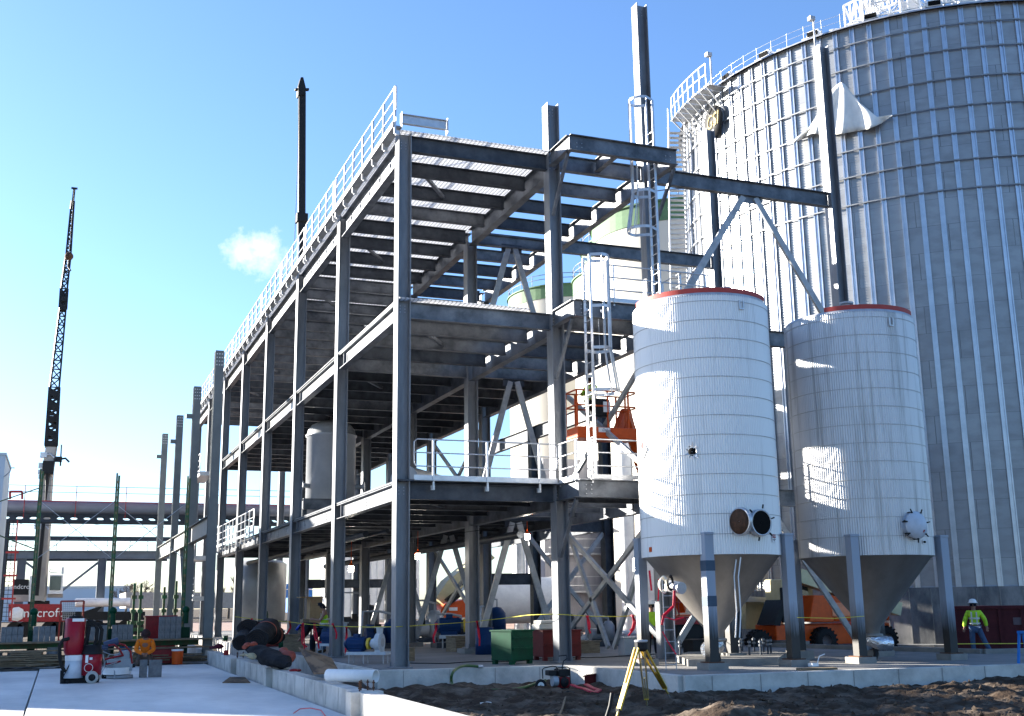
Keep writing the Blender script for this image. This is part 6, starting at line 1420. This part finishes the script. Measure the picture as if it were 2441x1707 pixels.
# concrete grinder
q = A(285, 1617, Z=SZ); GY = q.y; gp = lambda px, py, dy=0: A(px, py, Y=GY+dy)
T = thing('concrete_grinder', 'grey walk behind concrete grinder with red hoses and white skirt', 'floor grinder', (q.x, GY, SZ)); GRY = mat('machine_grey', (.3, .33, .36), .5, .2)
m = MB(); m.lathe([(.01, 0), (.4, 0), (.4, .09), (.01, .1)], gp(285, 1616), 28); m.build('grinding_head', GRY, T)
m = MB(); m.lathe([(.42, .09), (.44, .3)], gp(278, 1614), 24, smooth=False); m.build('dust_skirt', WHITE, T)
m = MB(); m.box(gp(285, 1585), (.75, .5, .35)); m.box(gp(296, 1565), (.3, .4, .35)); m.cyl(gp(282, 1585), gp(282, 1558), .12, n=16); m.build('motor_block', GRY, T)
m = MB(); m.cyl(gp(248, 1538), gp(282, 1528), .1, .12, n=16); m.cyl(gp(240, 1545), gp(257, 1543), .09, n=14); m.build('dust_separator', mat('navy_paint', (.06, .08, .14), .5), T)
for pts in ([(258, 1538), (272, 1537), (285, 1548), (293, 1562)], [(283, 1534), (297, 1538), (311, 1553), (315, 1582)], [(250, 1572), (270, 1567), (295, 1562)], [(252, 1583), (268, 1582), (288, 1576)]):
    m = MB(); m.tube([gp(x, y, -.25) for x, y in pts], .03, 8); m.build('red_hose', RED, T)
for pts in ([(243, 1552), (262, 1560), (282, 1562)], [(240, 1592), (262, 1584), (280, 1578)], [(246, 1560), (250, 1590), (242, 1604)]):
    m = MB(); m.tube([gp(x, y, -.3) for x, y in pts], .013, 6); m.build('cable', STL, T)
m = MB(); m.bar(gp(273, 1620, -.4), gp(273, 1580, -.4), .04, .04); m.build('support_post', GRY, T)
for a, b in (((300, 1590), (318, 1556)), ((240, 1600), (262, 1558))): m = MB(); m.bar(gp(*a), gp(*b), .03, .03); m.build('handle_bar', GRY, T)
m = MB(); m.box(gp(311, 1588), (.26, .3, .12), M=Matrix.Rotation(-.2, 3, 'Y')); m.build('counterweight', DARKM, T)
for px in (250, 262): m = MB(); m.lathe([(.01, -.03), (.11, -.03), (.11, .03), (.01, .03)], gp(px, 1612, .1), 20, frame((0, -1, 0))); m.build('wheel', BLACKR, T)
# two blocks being cut
q = A(350, 1615, Z=SZ)
for i, (x0, x1) in enumerate(((332, 352), (354, 387))):
    a = A(x0, 1614, Y=q.y); b = A(x1, 1573, Y=q.y); m = MB(); m.b2(a.x, b.x, q.y, q.y+.2, SZ, b.z); tag(m.build('concrete_block', CMU, bevel=.006), ('narrow grey block standing on end in front of the kneeling man', 'wider grey block pair standing right of the narrow block')[i], 'concrete block')

# tripod
F1 = A(1598, 1662, Z=0); F2 = A(1543, 1676, Z=-.02); F3 = A(1462, 1716, Z=-.02); hd = A(1528, 1530, D=20.3)
T = thing('survey_tripod', 'yellow wooden survey tripod with dark head standing on the brown dirt', 'tripod', (hd.x, hd.y, 0)); YT = mat('tripod_yellow', (.6, .42, .04), .45, 0, (.5, .34, .03), 6); YP = mat('tripod_pale', (.6, .53, .3), .6)
m = MB(); m.lathe([(.01, -.01), (.1, -.01), (.115, .0), (.115, .03), (.01, .032)], hd, 24); m.build('head_plate', STL, T); m = MB(); m.lathe([(.07, -.16), (.115, -.12), (.115, -.012), (.01, -.012)], hd, 12, smooth=False); m.build('head', DARKM, T)
for i, f_ in enumerate((F1, F2, F3)):
    f_ = V((f_.x, f_.y, gh(f_.x, f_.y)-.02)) if i != 2 else V((f_.x, f_.y, -.15)); hip = hd+(V((f_.x, f_.y, 0))-V((hd.x, hd.y, 0))).normalized()*.1-V((0, 0, .1)); d = (f_-hip); s = d.cross(V((0, 0, 1))).normalized()*.05; lg = None; mid = hip+d*.78
    m = MB(); m.bar(hip+s, mid+s*.7, .032, .03, up=s); m.bar(hip-s, mid-s*.7, .032, .03, up=s); lg = m.build('leg', YT if i != 1 else YP, T)
    m = MB(); m.bar(mid-s*.9, mid+s*.9, .06, .05); m.build('clamp', YT if i != 2 else DARKM, lg)
    m = MB(); m.bar(hip+d*.45, mid+d*.12, .03, .026, up=s); m.build('inner_leg', YT if i != 1 else YP, lg); m = MB(); m.cyl(mid+d*.1, f_, .012, .004, n=6); m.build('spike', STL, lg)
p = A(1455, 1700, D=17.3); m = MB(); m.tube([p+V((.04, 0, .28)), p+V((0, 0, .1)), p+V((-.08, 0, -.1)), p+V((-.1, 0, -.25))], .03, 6); m.build('carry_strap', DARKM, T)
# spoil heap next to the tripod is part of the ground; a stick and litter
q = A(1335, 1690, Z=-.1); m = MB(); m.tube([A(1330, 1712, Z=-.1), A(1340, 1690, Z=-.02), A(1348, 1662, Z=.0)], .018, 6); tag(m.build('wooden_stake', WOOD), 'crooked thin wooden stake in the dirt left of the tripod', 'stake')
m = MB(); q = A(1158, 1678, Z=-.08); q.z = gh(q.x, q.y)+.03; m.box(q, (.2, .12, .05), .3); m.box(q+V((.05, -.01, .028)), (.05, .09, .01), .3); tag(m.build('litter_wrapper', WHITE), 'crumpled white and pink wrapper lying on the dirt', 'litter')
m = MB(); q = A(1330, 1660, Z=-.08); z = gh(q.x, q.y)+.03; m.tube([(q.x-.25, q.y, z), (q.x-.1, q.y+.05, z+.03), (q.x+.1, q.y-.04, z), (q.x+.35, q.y+.03, z+.02)], .035, 6); m.tube([(q.x+.1, q.y, z), (q.x+.3, q.y+.2, z+.04), (q.x+.5, q.y+.25, z)], .025, 6); tag(m.build('black_straps', DARKM), 'tangle of black straps on the dirt in front of the pump', 'straps')
m = MB(); q = A(1250, 1622, Z=-.1); z = gh(q.x, q.y); m.box((q.x, q.y, z+.04), (.85, .14, .07), .05); tag(m.build('timber_board', WOOD), 'short timber board half buried beside the curb', 'board')
m = MB(); z = gh(q.x-.05, q.y+.25)+.06; m.tube([(q.x-.4, q.y+.22, z), (q.x-.1, q.y+.3, z+.07), (q.x+.2, q.y+.33, z+.03)], .02, 6); tag(m.build('mint_hose', mat('mint', (.2, .55, .4), .5)), 'short length of mint green hose by the curb', 'hose')

# trash pump with hoses
q = A(1325, 1642, Z=-.1); cx_, cy_ = q.x, q.y; gz = gh(cx_, cy_); tp = lambda px, py, dy=0: A(px, py, Y=cy_+dy)
T = thing('trash_pump', 'red and black engine driven trash pump on a wheeled roll frame', 'water pump', (cx_, cy_, gz))
for dy in (-.22, .22):
    m = MB(); m.tube([tp(x, y, dy) for x, y in ((1294, 1618), (1293, 1596), (1298, 1592), (1318, 1588), (1326, 1590), (1330, 1596))], .014, 6); m.tube([tp(x, y, dy) for x, y in ((1322, 1596), (1330, 1592), (1352, 1590), (1358, 1594), (1360, 1632), (1356, 1642), (1300, 1640))], .014, 6); m.build('roll_frame', DARKM, T)
m = MB(); m.box(tp(1340, 1603), (.3, .34, .16)); m.box(tp(1313, 1604), (.2, .26, .12)); m.build('fuel_tank', DARKM, T, bevel=.02)
m = MB(); m.box(tp(1342, 1626), (.26, .3, .26)); m.build('engine', RED, T, bevel=.03); m = MB(); m.lathe([(.01, .02), (.1, .02), (.12, -.02)], tp(1347, 1626, -.17), 24, frame((.3, -1, 0))); m.build('recoil_cover', DARKM, T)
m = MB(); m.cyl(tp(1316, 1624, -.1), tp(1328, 1624, -.1), .12, n=20); m.cyl(tp(1316, 1616), tp(1316, 1606), .05, n=12); m.build('pump_casing', GRY, T)
m = MB(); m.tube([tp(1340, 1596), tp(1343, 1576), tp(1352, 1570), tp(1350, 1562), tp(1332, 1564)], .013, 6); m.build('lift_handle', DARKM, T)
for dy in (-.3, .3):
    m = MB(); c = tp(1289, 1634, dy); m.lathe([(.07, -.04), (.125, -.045), (.14, 0), (.125, .045), (.07, .04)], c, 28, frame((-.25, -1, 0))); w_ = m.build('wheel', BLACKR, T); m = MB(); m.lathe([(.01, .01), (.05, .03), (.075, .045), (.075, .02)], c, 24, frame((-.25, -1, 0))); m.build('rim', WHITE, w_)
GH = mat('green_hose', (.06, .12, .04), .4); hz = [(1140, 1589, .33), (1112, 1587, .36), (1092, 1592, .34), (1078, 1606, .25), (1077, 1628, .02), (1090, 1643, -.05), (1130, 1646, -.03), (1190, 1645, -.03), (1240, 1641, -.03), (1275, 1630, .02), (1300, 1622, .06)]
m = MB(); pts = []
for px, py, z in hz: pts.append(A(px, py, Z=z))
pts2 = []
for i in range(len(pts)-1):
    for k in range(4):
        t = k/4; p0, p1, p2, p3 = pts[max(i-1, 0)], pts[i], pts[i+1], pts[min(i+2, len(pts)-1)]
        pts2.append(.5*((2*p1)+(-p0+p2)*t+(2*p0-5*p1+4*p2-p3)*t*t+(-p0+3*p1-3*p2+p3)*t**3))
pts2.append(pts[-1]); m.tube(pts2, .035, 10); T = m.build('suction_hose', GH); tag(T, 'ribbed green suction hose looping from the curb to the pump', 'hose'); m = MB(); m.cyl(pts[0], pts[0]+V((.12, 0, 0)), .045); m.build('camlock', RAILM, T)
LF = mat('lay_flat_red', (.45, .03, .06), .5); m = MB(); pr = [(1362, 1632, .0), (1378, 1638, -.05), (1395, 1642, -.07), (1408, 1648, -.07), (1420, 1650, -.07), (1428, 1645, -.06), (1412, 1640, -.06), (1398, 1632, -.02)]
ps = [A(a, b, Z=c+.03) for a, b, c in pr]
for a, b in zip(ps[:-1], ps[1:]): m.bar(a, b+(b-a)*.1, .11, .03)
tag(m.build('lay_flat_hose', LF), 'flat red discharge hose lying crumpled right of the pump', 'hose')
m = MB(); a = A(1393, 1611, Z=.12); b = A(1424, 1607, Z=.14); m.bar(a, b, .14, .02, up=(0, .3, 1)); m.bar(a-V((0, .02, .1)), b-V((0, .02, .1)), .02, .22); m.bar(b, b+V((.05, -.08, -.22)), .18, .02); m.bar(a-V((.1, 0, .25)), b-V((-.05, 0, .26)), .1, .03); tag(m.build('red_bracket', REDR), 'dark red folded steel bracket resting against the curb', 'bracket')
m = MB(); q = A(1463, 1623, Z=-.05); m.sph((q.x, q.y, q.z+.03), .1, 10, (1.4, 1, .6)); tag(m.build('lime_cloth', mat('lime_cloth', (.18, .28, .04), .8)), 'small dark lime cloth lump at the foot of the curb', 'cloth')
q = A(1980, 1598, Z=FZ); m = MB(); m.box((q.x-.2, q.y+.25, FZ+.03), (.9, .3, .05), -.2); tag(m.build('flat_board', WOOD), 'flat board lying on the floor between the tanks', 'board')
q = A(1945, 1590, Z=FZ); m = MB(); m.box((q.x, q.y+.1, FZ+.05), (.22, .14, .08), .2); m.tube([(q.x+.05, q.y, FZ+.09), (q.x+.12, q.y, FZ+.25), (q.x+.28, q.y, FZ+.3)], .012, 6); tag(m.build('white_fitting', WHITE), 'small white fitting with bent rod on the floor by the tank foot', 'fitting')
# ------------------------------------------------------------------ people
import bmesh
SKIN = mat('skin', (.3, .16, .11), .6); HIVIS = mat('hivis_yellow', (.4, .68, .03), .6, 0, (.3, .5, .02), 6); JEANS = mat('denim', (.06, .1, .18), .9, 0, (.04, .07, .13), 6); NAVY = mat('dark_cloth', (.015, .017, .024), .9); ORC = mat('orange_shirt', (.85, .2, .01), .8, 0, (.7, .15, .01), 7); SILV = mat('reflective_tape', (.6, .6, .55), .4); BOOT = mat('boots', (.06, .04, .025), .8); WHH = mat('white_hat', (.8, .8, .78), .35); TROU = mat('brown_trousers', (.11, .085, .07), .9)
def skin(name, verts, edges, rad, m, parent, root=0, sub=2):
    bm = bmesh.new(); L = bm.verts.layers.skin.verify(); vs = [bm.verts.new(v) for v in verts]; bm.verts.ensure_lookup_table()
    for a, b in edges: bm.edges.new((vs[a], vs[b]))
    for i, v in enumerate(vs):
        r = rad[i]; v[L].radius = r if isinstance(r, tuple) else (r, r); v[L].use_root = (i == root)
    me = bpy.data.meshes.new(name); bm.to_mesh(me); bm.free(); me.materials.append(m)
    o = bpy.data.objects.new(name, me); COL.objects.link(o); s = o.modifiers.new('skin', 'SKIN'); s.use_smooth_shade = True; s.use_x_symmetry = False
    q = o.modifiers.new('sub', 'SUBSURF'); q.levels = sub; q.render_levels = sub; o.parent = parent
    return o
def person(label, loc, rz, J, top, bottom, hat, vest=False, hatm=None, scale=1.0, sleeves=True):
    """J: joint positions (x right, y forward, z up) of a 1.8 m figure; body is one skinned surface"""
    T = thing('person', label, 'person', loc); T.rotation_euler = (0, 0, rz); T.scale = (scale,)*3
    j = {k: V(v) for k, v in J.items()}
    nm = ['pelvis', 'waist', 'chest', 'neck', 'head', 'hip_l', 'knee_l', 'ankle_l', 'toe_l', 'hip_r', 'knee_r', 'ankle_r', 'toe_r', 'sh_l', 'el_l', 'wr_l', 'sh_r', 'el_r', 'wr_r']
    rd = [.13, .12, .14, .06, .095, .085, .06, .042, .035, .085, .06, .042, .035, .065, .046, .032, .065, .046, .032]
    E_ = [(0, 1), (1, 2), (2, 3), (3, 4), (0, 5), (5, 6), (6, 7), (7, 8), (0, 9), (9, 10), (10, 11), (11, 12), (2, 13), (13, 14), (14, 15), (2, 16), (16, 17), (17, 18)]
    vs = [j[k] for k in nm]; rd = list(rd); ed = list(E_)
    vs.append(vs[4]+(vs[4]-vs[3]).normalized()*.11); rd.append(.075); ed.append((4, len(vs)-1))
    for s, w_, e in (('l', 15, 14), ('r', 18, 17)):
        d = (vs[w_]-vs[e]).normalized(); pl = vs[w_]+d*.07; vs.append(pl); rd.append(.038); ed.append((w_, len(vs)-1)); pi_ = len(vs)-1
        sd = d.cross(V((0, 1, 0)) if abs(d.y) < .8 else V((1, 0, 0))).normalized(); cu = V((0, .35, 0)) if abs(d.y) < .8 else V((0, 0, -.35))
        for k, L in ((-1.5, .065), (-.5, .08), (.5, .075), (1.5, .06)):
            a = pl+d*.03+sd*k*.02; b = a+(d+cu).normalized()*L; vs += [a, b]; rd += [.011, .008]; ed += [(pi_, len(vs)-2), (len(vs)-2, len(vs)-1)]
        a = vs[w_]+d*.035-sd*.035; b = a+(d-sd*.8).normalized()*.05; vs += [a, b]; rd += [.013, .009]; ed += [(w_, len(vs)-2), (len(vs)-2, len(vs)-1)]
    body = skin('body', vs, ed, rd, SKIN, T)
    hd = j['head']; fwd = V(J.get('face', (0, 1, 0))).normalized(); u = (hd-j['neck']).normalized(); s = fwd.cross(u).normalized()
    def hb(nm_, mt_, fn): m = MB(); fn(m); return m.build(nm_, mt_, None)
    def par(o): o.parent = T; return o
    m = MB(); m.cyl(hd+fwd*.085+u*.0, hd+fwd*.12-u*.02, .012, .018, n=6); m.sph(hd+s*.095+u*.0, .022, 8); m.sph(hd-s*.095+u*.0, .022, 8); par(m.build('nose_and_ears', SKIN, None))
    m = MB()
    for q in (-1, 1): m.sph(hd+fwd*.09+s*q*.033+u*.025, .01, 6)
    m.bar(hd+fwd*.092-s*.025-u*.05, hd+fwd*.092+s*.025-u*.05, .008, .006); par(m.build('eyes_and_mouth', NAVY, None))
    if hat:
        M_ = Matrix((s, fwd, u)).transposed(); m = MB(); c = hd+u*.06; m.lathe([(.125, 0), (.13, .03), (.118, .08), (.08, .125), (.01, .14)], c, 24, M_); m.lathe([(.12, .0), (.16, -.005), (.16, .008), (.12, .012)], c+fwd*.015, 24, M_); par(m.build('hard_hat', hat, None))
        m = MB(); m.lathe([(.108, -.05), (.112, .0), (.11, .06)], hd-fwd*.02, 20, M_); par(m.build('hair', NAVY, None))
    # clothes follow the same skeleton
    ids = [0, 1, 2, 13, 14, 15, 16, 17, 18] if sleeves else [0, 1, 2, 13, 16]
    mp_ = {k: i for i, k in enumerate(ids)}; neck = j['chest'].lerp(j['neck'], .75)
    sv = [vs[k] for k in ids]; sr = [.165 if k in (0,) else rd[k]+.03 for k in ids]; se = [(mp_[a], mp_[b]) for a, b in E_ if a in mp_ and b in mp_]; sv.append(neck); sr.append(.085); se.append((mp_[2], len(sv)-1))
    skin('jacket', sv, se, sr, top, T)
    ids = [0, 5, 6, 7, 9, 10, 11]; mp_ = {k: i for i, k in enumerate(ids)}; skin('trousers', [vs[k] for k in ids], [(mp_[a], mp_[b]) for a, b in E_ if a in mp_ and b in mp_], [rd[k]+.03 for k in ids], bottom, T)
    for a, b in ((7, 8), (11, 12)):
        d = (vs[b]-vs[a]); d.z = 0; d = d.normalized() if d.length > .01 else V((0, 1, 0)); skin('boot', [vs[a]+V((0, 0, .06)), vs[a]-V((0, 0, .03))-d*.04, vs[a]-V((0, 0, .035))+d*.09, vs[b]+d*.04], [(0, 1), (1, 2), (2, 3)], [.06, .06, .055, .04], BOOT, T, sub=1)
    if vest:
        for z_ in (.25, .7):
            c = vs[0].lerp(vs[2], z_); ax = (vs[2]-vs[0]).normalized(); M_ = Matrix((ax.orthogonal().normalized(), ax.cross(ax.orthogonal().normalized()), ax)).transposed(); m = MB(); r_ = .178 if z_ < .5 else .182; m.lathe([(r_, -.025), (r_, .025)], c, 20, M_); par(m.build('reflective_band', SILV, None))
        for s_ in (-1, 1): m = MB(); m.bar(vs[2]+V((s_*.08, .135, .1)), vs[0]+V((s_*.08, .16, .05)), .045, .006, up=(0, 1, 0)); par(m.build('reflective_band', SILV, None))
    return T
ST_ = dict(pelvis=(0, 0, .95), waist=(0, 0, 1.1), chest=(0, 0, 1.32), neck=(0, 0, 1.5), head=(0, .02, 1.66), hip_l=(-.1, 0, .88), knee_l=(-.12, .03, .5), ankle_l=(-.13, 0, .09), toe_l=(-.15, .16, .04), hip_r=(.1, 0, .88), knee_r=(.12, .03, .5), ankle_r=(.13, 0, .09), toe_r=(.15, .16, .04), sh_l=(-.19, 0, 1.4), el_l=(-.26, -.02, 1.13), wr_l=(-.27, .08, .9), sh_r=(.19, 0, 1.4), el_r=(.26, -.02, 1.13), wr_r=(.27, .08, .9))
def face_cam(p): return atan2(-p.y, -p.x)-pi/2
# striding man at the right: x axis of figure is his left->right as seen; he faces the camera
q = A(2330, 1552, D=42.3); J = dict(ST_); J.update(hip_l=(-.1, 0, .88), knee_l=(-.24, .04, .5), ankle_l=(-.42, .0, .1), toe_l=(-.58, .08, .05), knee_r=(.12, .03, .48), ankle_r=(.1, 0, .09), toe_r=(.14, .14, .04), el_l=(-.33, .0, 1.16), wr_l=(-.36, .05, .93), el_r=(.3, 0, 1.15), wr_r=(.34, .05, .92))
person('man in lime jacket, jeans and white hard hat striding past the dark red container', (q.x, q.y, 0), face_cam(q), J, HIVIS, JEANS, WHH, vest=True, scale=1.0)
# vested man seen from behind by the plywood cabinet
q = A(772, 1556, Z=FZ); J = dict(ST_); J.update(el_l=(-.24, .12, 1.16), wr_l=(-.15, .38, 1.2), el_r=(.24, .12, 1.16), wr_r=(.15, .38, 1.2), head=(0, .08, 1.64))
person('worker in black clothes and lime vest standing at the plywood cabinet behind a column', (q.x, q.y, FZ), radians(70), J, HIVIS, JEANS, NAVY, vest=True, sleeves=False, scale=.97)
# bending worker with blue hat
q = A(728, 1556, Z=FZ); J = dict(ST_); J.update(pelvis=(0, -.25, .82), waist=(0, -.12, .93), chest=(0, .12, .98), neck=(0, .3, .98), head=(0, .43, .93), hip_l=(-.1, -.25, .76), hip_r=(.1, -.25, .76), knee_l=(-.14, .02, .45), knee_r=(.14, .02, .45), sh_l=(-.18, .18, .98), sh_r=(.18, .18, .98), el_l=(-.22, .25, .7), el_r=(.22, .25, .7), wr_l=(-.14, .42, .52), wr_r=(.14, .42, .52), face=(0, .5, -.85))
person('worker in dark clothes and blue hard hat bending over beside the third facade column', (q.x+.2, q.y-.3, FZ), radians(65), J, NAVY, NAVY, mat('blue_hat', (.01, .04, .4), .3))
# kneeling mason in orange
q = A(346, 1590, Z=SZ); J = dict(ST_); J.update(pelvis=(0, -.12, .38), waist=(0, -.08, .55), chest=(0, .08, .78), neck=(0, .17, .93), head=(0, .27, 1.04), hip_l=(-.11, -.1, .34), hip_r=(.11, -.1, .34), knee_l=(-.24, .25, .1), knee_r=(.24, .25, .1), ankle_l=(-.2, -.25, .08), ankle_r=(.2, -.25, .08), toe_l=(-.2, -.4, .05), toe_r=(.2, -.4, .05), sh_l=(-.22, .1, .82), sh_r=(.22, .1, .82), el_l=(-.3, .25, .55), el_r=(.3, .25, .55), wr_l=(-.07, .42, .42), wr_r=(.07, .42, .42), face=(0, .5, -.75))
person('mason in a bright orange shirt and dark cap kneeling over grey blocks', (q.x, q.y+.6, SZ), face_cam(q), J, ORC, TROU, mat('brown_cap', (.05, .025, .025), .6), scale=1.12)
# worker in the lift basket
YB = 33.2; zf = A(1440, 1018, Y=YB).z; p = A(1410, 1000, Y=YB+.4); J = dict(ST_); J.update(el_l=(-.25, .12, 1.18), wr_l=(-.15, .35, 1.15), el_r=(.25, .12, 1.18), wr_r=(.15, .35, 1.15))
person('worker in a lime vest and white hard hat standing in the orange lift basket', (p.x, YB+.4, zf), radians(120), J, HIVIS, NAVY, WHH, vest=True, scale=.98)
# half hidden hi-vis worker behind the first tank's leg
p = A(1556, 1540, Y=31); J = dict(ST_)
person('worker in a lime jacket mostly hidden behind the tank legs near the ladder', (p.x, 31, FZ), face_cam(p), J, HIVIS, NAVY, WHH, vest=False, scale=.9)
